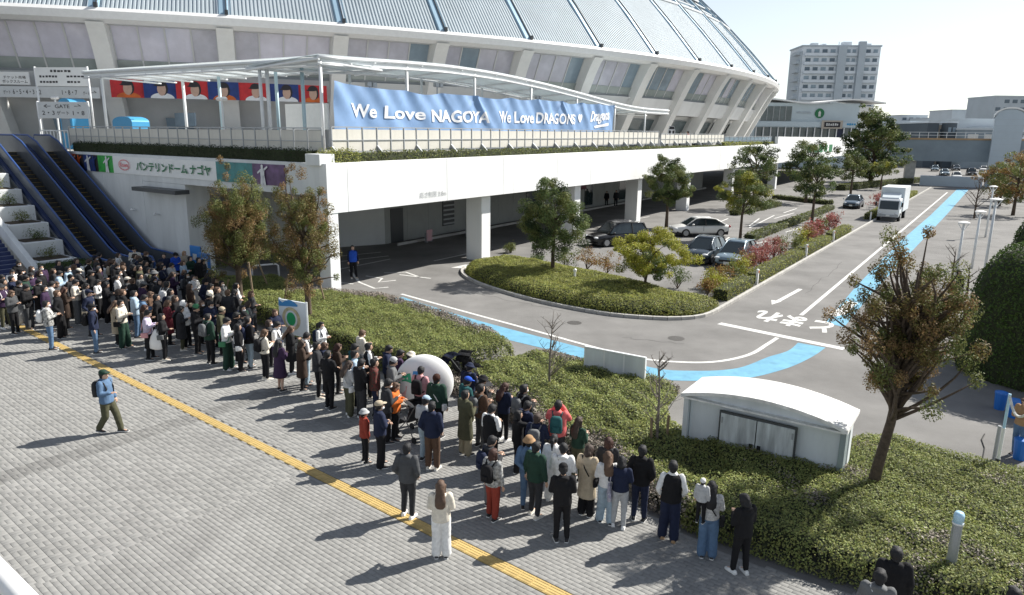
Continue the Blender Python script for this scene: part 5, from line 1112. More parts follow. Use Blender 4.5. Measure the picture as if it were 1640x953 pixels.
def paint(name, col, rough=.28, metal=.3): return mat(name, col, rough, metal=metal, coat=.6, spec=.5)
pb_ = paint('paint_silverblue', (.20, .27, .32)); pd_ = paint('paint_navyblack', (.03, .045, .06)); pw_ = paint('paint_carwhite', (.72, .72, .70), .3, 0); pk_ = paint('paint_black', (.012, .012, .014)); pg_ = paint('paint_greyblue', (.10, .14, .18))
hd_ = 237
car(G(1163, 432)+dirv(57)*2.0, hd_, pb_, 'silver blue hatchback parked behind the yellow and red shrubs', 'hatch')
car(G(1110, 425)+dirv(57)*2.2, hd_, pd_, 'dark navy car parked next to the silver blue hatchback', 'hatch')
car(G(1108, 381)+dirv(57)*1.6+Vector((0, 0, 0)), 187, pw_, 'white sedan parked behind the dark navy car', 'sedan')
car(G(962, 395)+dirv(40)*1.6, 205, pk_, 'black SUV parked in the shade of the deck', 'suv')
car(G(1363, 334)+dirv(57)*1.6, hd_, pg_, 'dark grey car parked alone beside the red shrubs near the truck', 'sedan')
mats_far = [(pw_, 'white'), (pg_, 'dark grey'), (pb_, 'silver blue'), (pw_, 'white'), (pd_, 'navy'), (pw_, 'white'), (pk_, 'black'), (pw_, 'white')]
for i, (px, py, pm, cn, ex) in enumerate(((1497, 274, pb_, 'silver blue', 'first in line from the big dark tree'), (1512, 281, pb_, 'pale blue', 'facing the road'), (1531, 287, pw_, 'white', 'closest to the road'), (1530, 273, pd_, 'navy', 'behind the white one'), (1555, 281, pk_, 'black', 'near the lift tower'), (1548, 268, pw_, 'white', 'in the back row'), (1575, 275, pw_, 'white', 'right beside the lift tower'), (1517, 264, pg_, 'dark grey', 'in the back row'))):
    car(G(px, py), 240+rnd.uniform(-6, 6), pm, '%s car under the footbridge %s' % (cn, ex), rnd.choice(['hatch', 'suv', 'sedan']), group='cars beyond the footbridge')
# box truck
tk = empty('box_truck', G(1421, 354)+rk*.6, math.atan2(-rk.y, -rk.x), 'white box truck driving down the road past the red shrubs', 'truck'); mat('truck_white', (.74, .76, .77), .35, .04, 1); mat('truck_panel', (.62, .68, .72), .4, .05, 1)
MB().box((-3.1, 0, 1.95), (4.3, 2.05, 2.3)).build('cargo_box', M('truck_white'), tk, bevel=.04); MB().box((-.93, 0, 2.05), (.04, 1.85, 1.9)).build('front_panel', M('truck_panel'), tk)
cabp = [(.75, -.0, .45), (.85, 0, 1.05), (.62, 0, 1.95), (.35, 0, 2.12), (-.85, 0, 2.12), (-.85, 0, .45)]
cb = MB().ext([(x, -.92, z) for x, _, z in cabp], (0, 1, 0), 1.84).build('cab', M('truck_white'), tk, bevel=.06)
MB().add([(.865, -.8, 1.12), (.865, .8, 1.12), (.66, .78, 1.90), (.66, -.78, 1.90)], [(0, 1, 2, 3)]).build('windscreen', M('car_glass'), tk)
MB().loft([[(-.7, -.8, 2.12), (-.7, .8, 2.12), (-.7, .8, 2.55), (-.7, -.8, 2.55)], [(.35, -.75, 2.12), (.35, .75, 2.12), (.3, .7, 2.2), (.3, -.7, 2.2)]]).build('wind_deflector', M('truck_panel'), tk)
for s_ in (-1, 1):
    MB().add([(.55, s_*.935, 1.15), (-.35, s_*.935, 1.15), (-.35, s_*.935, 1.85), (.45, s_*.935, 1.85)], [(0, 1, 2, 3)]).build('side_window', M('car_glass'), tk); MB().ell((.84, s_*.68, .78), (.06, .17, .10)).build('headlight', M('head_lamp'), tk, smooth=True); MB().box((.85, s_*1.1, 1.6), (.1, .16, .4)).build('mirror', M('black'), tk)
    for x in (.05, -3.6): w_ = MB().tube([(x, s_*.72, .38), (x, s_*.98, .38)], .38, 18).build('wheel', M('rubber'), tk); MB().tube([(x, s_*.97, .38), (x, s_*.995, .38)], .22, 12).build('rim', M('rim'), w_)
MB().box((.84, 0, .52), (.12, 1.8, .22)).build('bumper', M('grey_steel'), tk); MB().box((.92, 0, .55), (.02, .33, .16)).build('number_plate', M('plate'), tk); MB().box((-2.4, 0, .6), (5.6, .8, .25)).build('chassis', M('black'), tk)

# ------------------------------------------------------------------ white shed, panel fence, bollard lamp
mat('shed_wall', (.66, .70, .72), .7, .16, 1.1, .05, 20, stretch=(1, 1, .2)); mat('shed_roof', (.72, .72, .70), .8, .22, 5, .2, 25); mat('shed_door', (.50, .53, .53), .6, .34, 2.2, stretch=(3, 3, .35)); mat('door_gap', (.07, .075, .075), .7); mat('shed_side', (.26, .31, .32), .6, .1, 2)
FL, FR, BLp = G(1103, 634, 1.5), G(1346, 689, 1.5), G(1128, 606, 1.6)
FL.z = FR.z = BLp.z = 0; su = (FR-FL).normalized(); SL = (FR-FL).length; sn_ = Vector((-su.y, su.x, 0)); SD = max(1.2, abs((BLp-FL).dot(sn_)))
sh = empty('storage_shed', FL, math.atan2(su.y, su.x), 'weathered white storage shed with arched roof in the shrub bed', 'shed')
MB().box((SL/2, SD/2+.12, .76), (SL, SD-.1, 1.52)).build('wall', M('shed_wall'), sh, bevel=.01)
n = 16; rs = .16
def arc(i): x = -rs+(SL+2*rs)*i/n; return x, 1.50+.27*(1-((x-SL/2)/(SL/2+rs))**2)
MB().loft([[(x, -.1, z-.02 if 0 < i < n else z-.04), (x, SD+.14, z-.02), (x, SD+.14, z+.06), (x, -.1, z+.06)] for i in range(n+1) for x, z in (arc(i),)]).build('arched_roof', M('shed_roof'), sh)
MB().add([(x, .06, z-.03) for i in range(n+1) for x, z in (arc(i),)]+[(SL+rs, .06, 1.46), (-rs, .06, 1.46)], [tuple(range(n+3))[::-1]]).build('gable', M('shed_wall'), sh)
MB().box((SL/2, -.0, 1.47), (SL+.2, .16, .04)).build('eave_trim', M('shed_roof'), sh)
x0, x1 = SL*.235, SL*.735
MB().box(((x0+x1)/2, .06, .68), (x1-x0+.06, .04, 1.26)).build('door_frame', M('door_gap'), sh)
for k in range(2):
    a = x0+(x1-x0)*.5*k; dr = MB().box((a+(x1-x0)*.25, .035, .66), ((x1-x0)*.5-.025, .04, 1.2)).build('door', M('shed_door'), sh, bevel=.004)
    MB().box((x0+(x1-x0)*.5+(.09 if k else -.09), .008, .62), (.08, .02, .12)).build('handle', M('black'), dr); MB().box((x0+.05 if k == 0 else x1-.05, .01, 1.1), (.03, .03, .14)).build('hinge', M('grey_steel'), dr)
MB().box((SL+.06, .25, .72), (.12, .36, 1.44)).build('side_duct', M('shed_side'), sh, bevel=.01); MB().box((SL+.07, .62, .72), (.14, .3, 1.44)).build('corner_post', M('shed_wall'), sh, bevel=.01)
MB().box((-.07, .2, .74), (.12, .3, 1.44)).build('corner_post', M('shed_wall'), sh, bevel=.01)
pa, pb2 = G(938, 556, 1.05), G(1033, 574, 1.05); pa.z = pb2.z = 0; u = (pb2-pa).normalized(); Lp = (pb2-pa).length
pf_ = empty('panel_fence', pa, math.atan2(u.y, u.x), 'short white metal panel fence at the road edge of the shrub bed', 'fence')
for k in range(3): MB().box(((k+.5)*Lp/3, 0, .56), (Lp/3-.03, .06, .96)).build('panel', M('shed_wall'), pf_, bevel=.01)
for k in range(4): MB().box((k*Lp/3, .02, .54), (.06, .1, 1.08)).build('post', M('white_steel'), pf_)
MB().box((Lp/2, 0, 1.07), (Lp+.05, .1, .04)).build('cap_rail', M('white_steel'), pf_)
mat('lamp_cap', (.45, .68, .85), .25, spec=.6)
bl = empty('bollard_lamp', Vector((*G(1519, 926, .25).xy, 0)), R(30), 'grey bollard lamp with pale blue cap in the shrub bed', 'lamp'); 
MB().tube([(0, 0, -.02), (0, 0, 1.28)], .078, 16).build('post', M('grey_steel'), bl, smooth=False); MB().tube([(0, 0, 1.28), (0, 0, 1.31)], .088, 16).build('collar', M('white_steel'), bl); MB().tube([(0, 0, 1.31), (0, 0, 1.44), (0, 0, 1.49)], [.082, .082, .06], 16).build('lens_cap', M('lamp_cap'), bl, smooth=True)
# kerb posts along the hedge
for i, t in enumerate((6.0, 17.0, 25.7, 43)):
    p = rk0+rk*t+rkn*.28; kp = empty('kerb_post', p, math.atan2(rk.y, rk.x), ['white kerb post at the end of the short low hedge', 'white kerb post past the red leaved shrubs', 'white kerb post just in front of the truck', 'white kerb post behind the truck'][i], 'post'); MB().box((0, 0, .42), (.16, .12, .84)).build('post', M('white_paint'), kp, bevel=.02); MB().box((0, -.065, .7), (.1, .02, .1)).build('reflector', M('print_orange'), kp)
p = G(920, 461); ip = empty('garden_lamp', p, 0, 'small white garden light on the island mound', 'lamp'); MB().tube([(0, 0, 0), (0, 0, .85)], .06, 8).build('post', M('white_paint'), ip); MB().tube([(0, 0, .85), (0, 0, .95), (0, 0, 1.0)], [.09, .09, .03], 8).build('cap', M('white_paint'), ip)

# ------------------------------------------------------------------ map board, white ball, blue boards, barrier
mat('map_white', (.72, .78, .82), .4, .05, 3); mat('map_blue', (.05, .25, .55), .4); mat('map_sand', (.55, .48, .30), .5, .3, 6); mat('map_green', (.02, .38, .14), .4); mat('map_cyan', (.25, .5, .65), .4)
ma, mb_ = G(449, 536, .45), G(493, 545, .45); ma.z = mb_.z = 0; u = (mb_-ma).normalized(); Lm = (mb_-ma).length; mh = 1.75
mp = empty('map_board', ma, math.atan2(u.y, u.x), 'white site map board with green oval in front of the shrub bed', 'sign')
MB().box((Lm/2, .04, 1.15), (Lm, .08, 1.25)).build('board', M('map_white'), mp, bevel=.015)
n = 12; MB().add([(Lm*(.15+.55*i/n), -.006, 1.66+.14*math.sin(math.pi*i/n)) for i in range(n+1)]+[(Lm*.7, -.006, 1.6), (Lm*.02, -.006, 1.52), (Lm*.02, -.006, 1.76)], [tuple(range(n+4))]).build('header', M('map_blue'), mp)
def oval(cx, cz, rx, rz_, mn, y, nm): MB().add([(cx+rx*math.cos(6.283*i/28), y, cz+rz_*math.sin(6.283*i/28)) for i in range(28)], [tuple(range(28))[::1]]).build(nm, M(mn), mp)
oval(Lm*.45, 1.12, Lm*.33, .42, 'map_sand', -.006, 'map_field'); oval(Lm*.45, 1.12, Lm*.22, .31, 'map_white', -.010, 'map_ring'); oval(Lm*.45, 1.12, Lm*.16, .24, 'map_green', -.014, 'map_oval')
for x in (.02, Lm-.02): MB().tube([(x, .05, -.02), (x, .05, 1.8)], .035, 8).build('post', M('white_steel'), mp)
mat('ball_white', (.78, .78, .77), .35, .02, 2); mat('ball_pink', (.75, .42, .42), .4); mat('ball_green', (.03, .42, .22), .4)
bc = G(680, 613, .85); ball = empty('round_photo_board', (bc.x, bc.y, 0), R(3), 'big white round photo board with green and pink print among the crowd', 'board')
MB().ell((0, 0, .86), (.80, .34, .80), 36, 24).build('dish', M('ball_white'), ball, smooth=True)
def bp(P, mn, nm): MB().add([(x, -.345*math.sqrt(max(0, 1-(x*x+z*z)/.64))-.004, .86+z) for x, z in P]+[(sum(p[0] for p in P)/len(P), -.345*math.sqrt(max(0, 1-((sum(p[0] for p in P)/len(P))**2+(sum(p[1] for p in P)/len(P))**2)/.64))-.012, .86+sum(p[1] for p in P)/len(P))], [(i, (i+1) % len(P), len(P)) for i in range(len(P))]).build(nm, M(mn), ball)
bp([(-.70, .02), (-.32, .10), (-.36, .36), (-.62, .30)], 'ball_green', 'green_patch'); bp([(-.74, -.05), (-.45, 0), (-.5, -.3), (-.36, -.6), (-.58, -.52), (-.70, -.3)], 'ball_pink', 'pink_patch'); bp([(-.3, .30), (-.1, .34), (-.12, .42), (-.28, .42)], 'map_blue', 'blue_patch')
for x in (-.4, .4): MB().box((x, 0, .06), (.1, .5, .12)).build('foot', M('grey_steel'), ball)
bp([(-.60, .15), (-.42, .19), (-.43, .25), (-.60, .21)], 'paint_white', 'white_patch')
ib = empty('information_board', G(333, 462), R(-30), 'blue information board with white pictogram beside the escalator queue', 'sign'); mat('info_blue', (.03, .20, .55), .4)
MB().box((.0, 0, .95), (.95, .1, 1.6)).build('board', M('info_blue'), ib, bevel=.03); MB().add([(-.1, -.056, 1.0), (.2, -.056, 1.0), (.2, -.056, 1.45), (.1, -.056, 1.5), (-.1, -.056, 1.5)], [(0, 1, 2, 3, 4)]).build('pictogram', M('paint_white'), ib); MB().box((.48, 0, .9), (.05, .12, 1.8)).build('post', M('white_steel'), ib)
ib2 = empty('information_board', G(318, 455), R(-30), 'taller blue information board behind the board with the pictogram', 'sign'); MB().box((0, 0, 1.0), (.8, .1, 1.9)).build('board', M('info_blue'), ib2, bevel=.03); MB().box((0, .06, .2), (.6, .3, .06)).build('base', M('grey_steel'), ib2)
MB().box((-.02, -.056, 1.4), (.3, .01, .3)).build('pictogram', M('paint_white'), ib2)
# striped rope barrier in front of the escalator queue
rb = empty('rope_barrier', (0, 0, 0), label='black and white striped rope barrier before the escalator queue', cat='barrier'); pts = [G(265, 468, .75), G(296, 463, .7), G(325, 456, .75)]
path = smooth_path(pts, 6)
for i in range(len(path)-1): MB().tube([Vector((path[i].x, path[i].y, .72)), Vector((path[i+1].x, path[i+1].y, .72))], .045, 6).build('rope_band', M('paint_white' if i % 2 else 'black'), rb)
for p in pts: MB().tube([(p.x, p.y, 0), (p.x, p.y, .85)], .03, 8).build('post', M('black'), rb)
# white bent pipe barrier behind the trees
p0, p1 = G(405, 452), G(447, 448); 
MB().tube([p0, p0+Vector((0, 0, .75)), p0.lerp(p1, .08)+Vector((0, 0, .85)), p0.lerp(p1, .92)+Vector((0, 0, .85)), p1+Vector((0, 0, .75)), p1], .05, 8).build('hoop_barrier', M('white_paint'), label='white bent pipe hoop barrier behind the bushy rust tree', cat='barrier', smooth=True)
# ------------------------------------------------------------------ lamps, tape fence and bins at the right
def street_lamp(pos, h, label, rz=0):
    s_ = empty('street_lamp', pos, rz, label, 'lamp'); MB().tube([(0, 0, 0), (0, 0, h)], [.075, .055], 10).build('pole', M('white_steel'), s_, smooth=True)
    MB().tube([(0, 0, h-.02), (0, 0, h+.04), (0, 0, h+.1)], [.28, .30, .1], 14).build('lamp_head', M('white_paint'), s_); MB().tube([(0, 0, h-.45), (.3, 0, h-.02)], .025, 6).build('strut', M('white_steel'), s_); MB().tube([(0, 0, h-.45), (-.3, 0, h-.02)], .025, 6).build('strut', M('white_steel'), s_)
street_lamp(G(1530, 446), 3.1, 'white disc topped street lamp next to the pruned leafless tree'); street_lamp(G(1556, 430), 3.4, 'white disc topped street lamp between two others of its kind'); street_lamp(G(1572, 462), 4.6, 'tallest white disc topped street lamp close to the topiary hedge'); street_lamp(G(1578, 380), 4.0, 'far white disc topped street lamp behind the row')
fp = empty('barrier_post', G(1592, 771), 0, 'tall white barrier post with tape by the driveway corner', 'post')
MB().tube([(0, 0, 0), (0, 0, .5)], .045, 8).build('post', M('white_steel'), fp); MB().tube([(0, 0, .5), (0, 0, 1.3)], .038, 8).build('post', M('white_paint'), fp); MB().tube([(0, 0, 1.3), (0, 0, 2.1)], .03, 8).build('post', M('lamp_cap'), fp); MB().tube([(0, 0, .5), (0, 0, .56)], .055, 8).build('collar', M('dark_steel'), fp)
q0 = fp.location+Vector((0, 0, 2.05)); q1 = G(1646, 662, 1.9)
MB().tube([q0.lerp(q1, k/8)-Vector((0, 0, .25*math.sin(math.pi*k/8))) for k in range(9)], .03, 5).build('barrier_tape', M('paint_white'), label='white barrier tape strung from the tall white post', cat='tape')
sp = empty('barrier_post', G(1590, 745), 0, 'short grey barrier post behind the tall white post', 'post'); MB().tube([(0, 0, 0), (0, 0, 1.0)], .04, 8).build('post', M('grey_steel'), sp); MB().tube([(0, 0, 0), (0, 0, .05)], .16, 10).build('base', M('dark_steel'), sp)
mat('bin_blue', (.02, .16, .55), .4)
for (px, py, lb) in ((1632, 735, 'blue plastic bin beside the barrier tape'), (1600, 655, 'blue plastic bin in the shade of the dome hedge'), (1622, 668, 'blue plastic bin behind the barrier tape')):
    b_ = empty('waste_bin', G(px, py), 0, lb, 'bin'); b_.scale = (.55, .55, .6); MB().tube([(0, 0, 0), (0, 0, .8)], [.24, .3], 14).build('body', M('bin_blue'), b_, smooth=False); MB().tube([(0, 0, .8), (0, 0, .86), (0, 0, .92)], [.32, .31, .1], 14).build('lid', M('bin_blue'), b_)
# cable lying on the asphalt
MB().tube([G(1566, 753, .015), G(1574, 735, .015), G(1577, 718, .015), G(1572, 704, .015), G(1577, 695, .015)], .015, 5).build('cable', M('rubber'), label='thin black cable lying on the asphalt by the barrier post', cat='cable')
# rail of the walkway the picture is taken from
a, b = G(-45, 872, 5.6), G(62, 985, 5.6)
wr = empty('walkway_rail', (0, 0, 0), label='white metal rail of the overlooking walkway', cat='railing')
u = (b-a).normalized(); MB().tube([a-u*.8, b+u*1.2], .045, 10).build('top_rail', M('white_paint'), wr, smooth=True)
c = Vector((-.3, -.25, 0)); MB().ext([a-u*.8-Vector((0, 0, .06)), b+u*1.2-Vector((0, 0, .06)), b+u*1.2-Vector((0, 0, .9)), a-u*.8-Vector((0, 0, .9))], Vector((-.6, -.5, 0)).normalized(), .02).build('infill_panel', M('lift_blue'), wr)
# ------------------------------------------------------------------ people: shared meshes, one remesh pass
PH = {}
ARMS = {'down': (((-.03, .235, 1.13), (.03, .245, .89)), ((-.03, -.235, 1.13), (.03, -.245, .89))),
        'phone': (((.02, .235, 1.13), (.25, .07, 1.21)), ((.02, -.235, 1.13), (.25, -.07, 1.20))),
        'cross': (((.05, .25, 1.14), (.19, -.07, 1.17)), ((.05, -.25, 1.14), (.21, .07, 1.13))),
        'pocket': (((-.09, .265, 1.14), (.05, .205, .96)), ((-.09, -.265, 1.14), (.05, -.205, .96))),
        'behind': (((-.10, .25, 1.15), (-.19, .04, 1.0)), ((-.10, -.25, 1.15), (-.20, -.04, .98))),
        'reach': (((.02, .235, 1.13), (.25, .09, 1.22)), ((.23, -.26, 1.36), (.49, -.22, 1.42))),
        'camera': (((.12, .25, 1.24), (.22, .06, 1.50)), ((.12, -.25, 1.24), (.22, -.06, 1.50))),
        'bag': (((-.03, .235, 1.13), (.05, .25, .90)), ((.02, -.235, 1.13), (.22, -.12, 1.15)))}
LEGS = {'stand': (((.015, .10, .48), (-.01, .11, .085)), ((.015, -.10, .48), (-.01, -.11, .085))),
        'ease': (((.05, .10, .48), (.05, .13, .085)), ((-.01, -.10, .48), (-.05, -.10, .085))),
        'walk': (((.16, .09, .50), (.24, .09, .10)), ((-.02, -.09, .48), (-.24, -.09, .13)))}
HEADP = {'level': 0, 'down': 22}
SHO = {1: Vector((-.005, .175, 1.395)), -1: Vector((-.005, -.175, 1.395))}
def headM(hp):
    a = R(HEADP[hp]); n = Vector((0, 0, 1.46)); return Matrix.Translation(n) @ Matrix.Rotation(a, 4, 'Y') @ Matrix.Translation(-n)
def ring(z, rx, ry, cx=0.0, n=18, cy=0.0): return [(cx+rx*math.cos(2*math.pi*k/n), cy+ry*math.sin(2*math.pi*k/n), z) for k in range(n)]
def xform(mb, M4, start=0): mb.v[start:] = [tuple(M4 @ Vector(v)) for v in mb.v[start:]]
def raw_body(arm, leg, hp):
    mb = MB(); mb.ell((.018, 0, 1.588), (.096, .077, .112), 16, 12); mb.ell((.045, 0, 1.522), (.062, .054, .058), 12, 8); mb.caps((.108, 0, 1.585), (.122, 0, 1.552), .011, .016, 8)
    mb.ell((.06, 0, 1.60), (.055, .06, .04), 10, 8)
    for s in (1, -1): mb.ell((.012, s*.079, 1.572), (.022, .012, .032), 8, 6)
    xform(mb, headM(hp)); mb.caps((-.005, 0, 1.38), (.015, 0, 1.53), .058, .052, 10)
    mb.loft([ring(.86, .10, .155), ring(.95, .11, .16), ring(1.08, .10, .14), ring(1.22, .115, .165), ring(1.34, .11, .18), ring(1.41, .085, .15), ring(1.46, .05, .06)])
    for s, (el, wr) in zip((1, -1), ARMS[arm]):
        mb.caps(SHO[s], el, .052, .042, 10); mb.caps(el, wr, .042, .028, 10)
    for s, (kn, an) in zip((1, -1), LEGS[leg]):
        mb.caps((0, s*.09, .90), kn, .083, .058, 12); mb.caps(kn, an, .058, .038, 10); mb.caps(Vector(an)+Vector((-.02, 0, -.03)), Vector(an)+Vector((.13, s*.01, -.05)), .035, .03, 8)
    return mb
def raw_top(arm, kind):
    mb = MB(); hem = {'jacket': .84, 'coat': .46, 'sweater': .90, 'vest': .86, 'puffer': .86}[kind]; k = {'jacket': 1.0, 'coat': 1.02, 'sweater': .95, 'vest': 1.06, 'puffer': 1.12}[kind]
    rs = [ring(hem, .150*k, .195*k), ring(hem+.03, .155*k, .20*k), ring(.97, .15*k, .195*k), ring(1.08, .145*k, .185*k), ring(1.22, .15*k, .20*k), ring(1.33, .14*k, .205*k), ring(1.405, .105*k, .175*k), ring(1.45, .075, .09), ring(1.485, .072, .072)]
    if kind == 'coat': rs = [ring(.46, .175, .225), ring(.50, .18, .23), ring(.75, .165, .21)]+rs[2:]
    mb.loft(rs)
    if kind in ('jacket', 'puffer'): mb.ell((-.075, 0, 1.44), (.065, .11, .055), 12, 8)      # hood lying on the back
    if kind != 'vest':
        for s, (el, wr) in zip((1, -1), ARMS[arm]):
            w = Vector(wr); e = Vector(el); w = e.lerp(w, .93); f = 1.12 if kind in ('jacket', 'coat') else (1.3 if kind == 'puffer' else 1.0)
            mb.caps(SHO[s], el, .07*f, .057*f, 12); mb.caps(el, w, .057*f, .046*f, 12)
    return mb
def raw_shirt(arm):
    mb = MB()
    for s, (el, wr) in zip((1, -1), ARMS[arm]):
        w = Vector(el).lerp(Vector(wr), .93); mb.caps(SHO[s], el, .068, .054, 12); mb.caps(el, w, .054, .043, 12)
    mb.loft([ring(1.38, .09, .17), ring(1.46, .075, .09), ring(1.49, .07, .07)]); return mb
def raw_bottom(leg, kind):
    mb = MB(); mb.loft([ring(.83, .105, .155), ring(.88, .125, .175), ring(.96, .125, .175), ring(1.02, .115, .165)])
    if kind == 'skirt':
        mb.loft([ring(.50, .20, .24), ring(.53, .205, .245), ring(.75, .17, .21), ring(1.0, .12, .17)]); return mb
    for s, (kn, an) in zip((1, -1), LEGS[leg]):
        k, a = Vector(kn), Vector(an); r = {'slim': (.105, .072, .058), 'wide': (.115, .098, .098), 'cargo': (.11, .088, .075)}[kind]
        mb.caps((0, s*.088, .90), k, r[0], r[1], 14); mb.caps(k, a+Vector((0, 0, .02 if kind != 'wide' else -.0)), r[1], r[2], 14)
    return mb
def raw_hair(kind, hp):
    mb = MB(); mb.ell((-.016, 0, 1.607), (.103, .092, .110), 16, 12); mb.ell((.055, 0, 1.668), (.058, .072, .036), 12, 8)
    for s in (1, -1): mb.ell((.0, s*.078, 1.60), (.055, .018, .06), 10, 8)
    if kind == 'short': mb.ell((-.06, 0, 1.53), (.045, .065, .05), 10, 8)
    if kind in ('bob', 'long'):
        for s in (1, -1): mb.caps((.01, s*.085, 1.62), (.0, s*.083, 1.46), .03, .026, 8)
        mb.caps((-.075, 0, 1.60), (-.075, 0, 1.47), .06, .058, 10, sq=1); mb.ell((-.06, 0, 1.50), (.06, .095, .08), 12, 8)
    if kind == 'long': mb.loft([ring(1.58, .05, .085, -.07), ring(1.45, .05, .10, -.105), ring(1.33, .045, .115, -.15), ring(1.22, .035, .105, -.155), ring(1.17, .02, .07, -.15)])
    if kind == 'tail': mb.caps((-.11, 0, 1.64), (-.16, 0, 1.60), .035, .045, 8); mb.caps((-.16, 0, 1.60), (-.17, 0, 1.38), .042, .02, 8)
    if kind == 'bun': mb.ell((-.085, 0, 1.69), (.05, .05, .045), 10, 8)
    xform(mb, headM(hp)); return mb
def raw_hat(kind, hp):
    mb = MB()
    if kind == 'cap':
        mb.ell((-.002, 0, 1.645), (.118, .098, .085), 16, 10); mb.loft([[(.09+.12*math.cos(a)*.0+x, y, 1.645-.0*abs(y)+dz) for x, y in ((0, -.085), (.075, -.07), (.11, 0), (.075, .07), (0, .085))] for a, dz in ((0, 0), (0, .014))])
    if kind == 'bucket': mb.ell((.0, 0, 1.66), (.112, .098, .075), 16, 10); mb.loft([ring(1.595, .165, .15, .01), ring(1.605, .165, .15, .01), ring(1.665, .11, .097, .0), ring(1.66, .09, .08, 0)])
    if kind == 'beanie': mb.ell((-.01, 0, 1.635), (.116, .1, .105), 16, 12)
    if kind == 'hood': mb.ell((-.02, 0, 1.60), (.125, .112, .13), 16, 12); mb.caps((-.05, 0, 1.5), (-.03, 0, 1.58), .1, .11, 12)
    xform(mb, headM(hp)); return mb
_pending = {}
def need(key, fn):
    if key not in PH and key not in _pending: _pending[key] = fn
def wrinkle(V, N, amp, key):
    out = []; o = Vector((hash(str(key)) % 97, 3, 7)) if False else Vector((len(str(key))*3.7, 1.3, .4))
    for v, n in zip(V, N):
        q = v+o; d = mnoise.noise(Vector((q.x*9, q.y*9, q.z*17)))*.65+mnoise.noise(Vector((q.x*19, q.y*19, q.z*34)))*.35
        if key[0] == 'hair': d += .8*mnoise.noise(Vector((q.x*60, q.y*60, q.z*9)))
        out.append(v+n*d*amp)
    return out
def run_pending():
    tmp = bpy.data.scenes.new('tmp'); obs = {}
    for key, fn in _pending.items():
        o = bpy.data.objects.new('r', fn().mesh('r')); tmp.collection.objects.link(o); md = o.modifiers.new('r', 'REMESH'); md.mode = 'VOXEL'; md.voxel_size = .0125 if key[0] in ('body', 'hair', 'hat') else .0155
        s2 = o.modifiers.new('s', 'SMOOTH'); s2.factor = .5; s2.iterations = 2 if key[0] in ('body', 'hat', 'hair') else 4
        dc = o.modifiers.new('d', 'DECIMATE'); dc.ratio = .45 if key[0] != 'body' else .4
        obs[key] = o
    vl = tmp.view_layers[0]; vl.update(); dg = vl.depsgraph
    for key, o in obs.items():
        me = bpy.data.meshes.new_from_object(o.evaluated_get(dg)); me.name = key[0]; amp = {'top': .011, 'bottom': .010, 'hair': .010, 'shirt': .008}.get(key[0], 0)
        if key[0] == 'top' and key[2] == 'puffer': amp = .016
        if amp:
            V = [v.co.copy() for v in me.vertices]; N = [v.normal.copy() for v in me.vertices]; W = wrinkle(V, N, amp, key); me.vertices.foreach_set('co', [c for v in W for c in v])
        if key[0] == 'body':
            mb = MB(); mb.add([v.co for v in me.vertices], [tuple(p.vertices) for p in me.polygons]); arm, leg, hp = key[1:]
            for s, (el, wr) in zip((1, -1), ARMS[arm]):                       # palm, four unequal bent fingers, thumb from the palm's side
                w = Vector(wr); t = (w-Vector(el)).normalized(); side = t.cross(Vector((0, 0, 1)));  side = side.normalized() if side.length > .2 else Vector((1, 0, 0)); nrm = side.cross(t).normalized()
                pc = w+t*.05; mb.caps(w, w+t*.075, .026, .033, 8, sq=.55)
                for j, L in enumerate((.068, .076, .072, .056)):
                    b = pc+t*.035+side*(.028-.0185*j); m1 = b+t*L*.55-nrm*.006; m2 = m1+t*L*.35-nrm*.026; mb.tube([b, m1, m2], [.0092, .0085, .006], 6)
                b = w+t*.03+side*.03; mb.tube([b, b+side*.025+t*.03-nrm*.008, b+side*.03+t*.058-nrm*.02], [.011, .0098, .007], 6)
            M4 = headM(hp); st = len(mb.v)
            for s in (1, -1): mb.ell((.104, s*.031, 1.592), (.008, .014, .007), 8, 6, 1); mb.ell((.105, s*.033, 1.613), (.006, .019, .0045), 8, 6, 1)
            mb.ell((.1065, 0, 1.522), (.006, .022, .005), 8, 6, 2); xform(mb, M4, st)
            nm = mb.mesh('body', [M('skin'), M('black'), M('lip')], True); bpy.data.meshes.remove(me); me = nm
        else:
            me.polygons.foreach_set('use_smooth', [True]*len(me.polygons)); me.materials.clear(); me.materials.append(M('black'))
        PH[key] = me
    for o in obs.values(): bpy.data.objects.remove(o)
    bpy.data.scenes.remove(tmp); _pending.clear()
mat('lip', (.35, .14, .12), .5)
def shoe_mesh():
    mb = MB(); rr = []
    for x, w, h in ((-.085, .028, .06), (-.07, .036, .085), (-.02, .038, .09), (.05, .042, .075), (.11, .046, .055), (.16, .038, .042), (.185, .018, .03)):
        rr.append([(x, -w, 0), (x, w, 0), (x, w*1.02, .022), (x, w*.8, h*.8), (x, w*.3, h), (x, -w*.3, h), (x, -w*.8, h*.8), (x, -w*1.02, .022)])
    mb.loft(rr, 0); rr2 = [[(p[0]*1.04, p[1]*1.10, z) for p, z in zip(r[:2]+r[2:3]+[(r[2][0], -r[2][1], 0)], (0, 0, .02, .02))] for r in rr]; mb.loft(rr2, 1)
    return mb.mesh('shoe', [M('black'), M('black')], True)
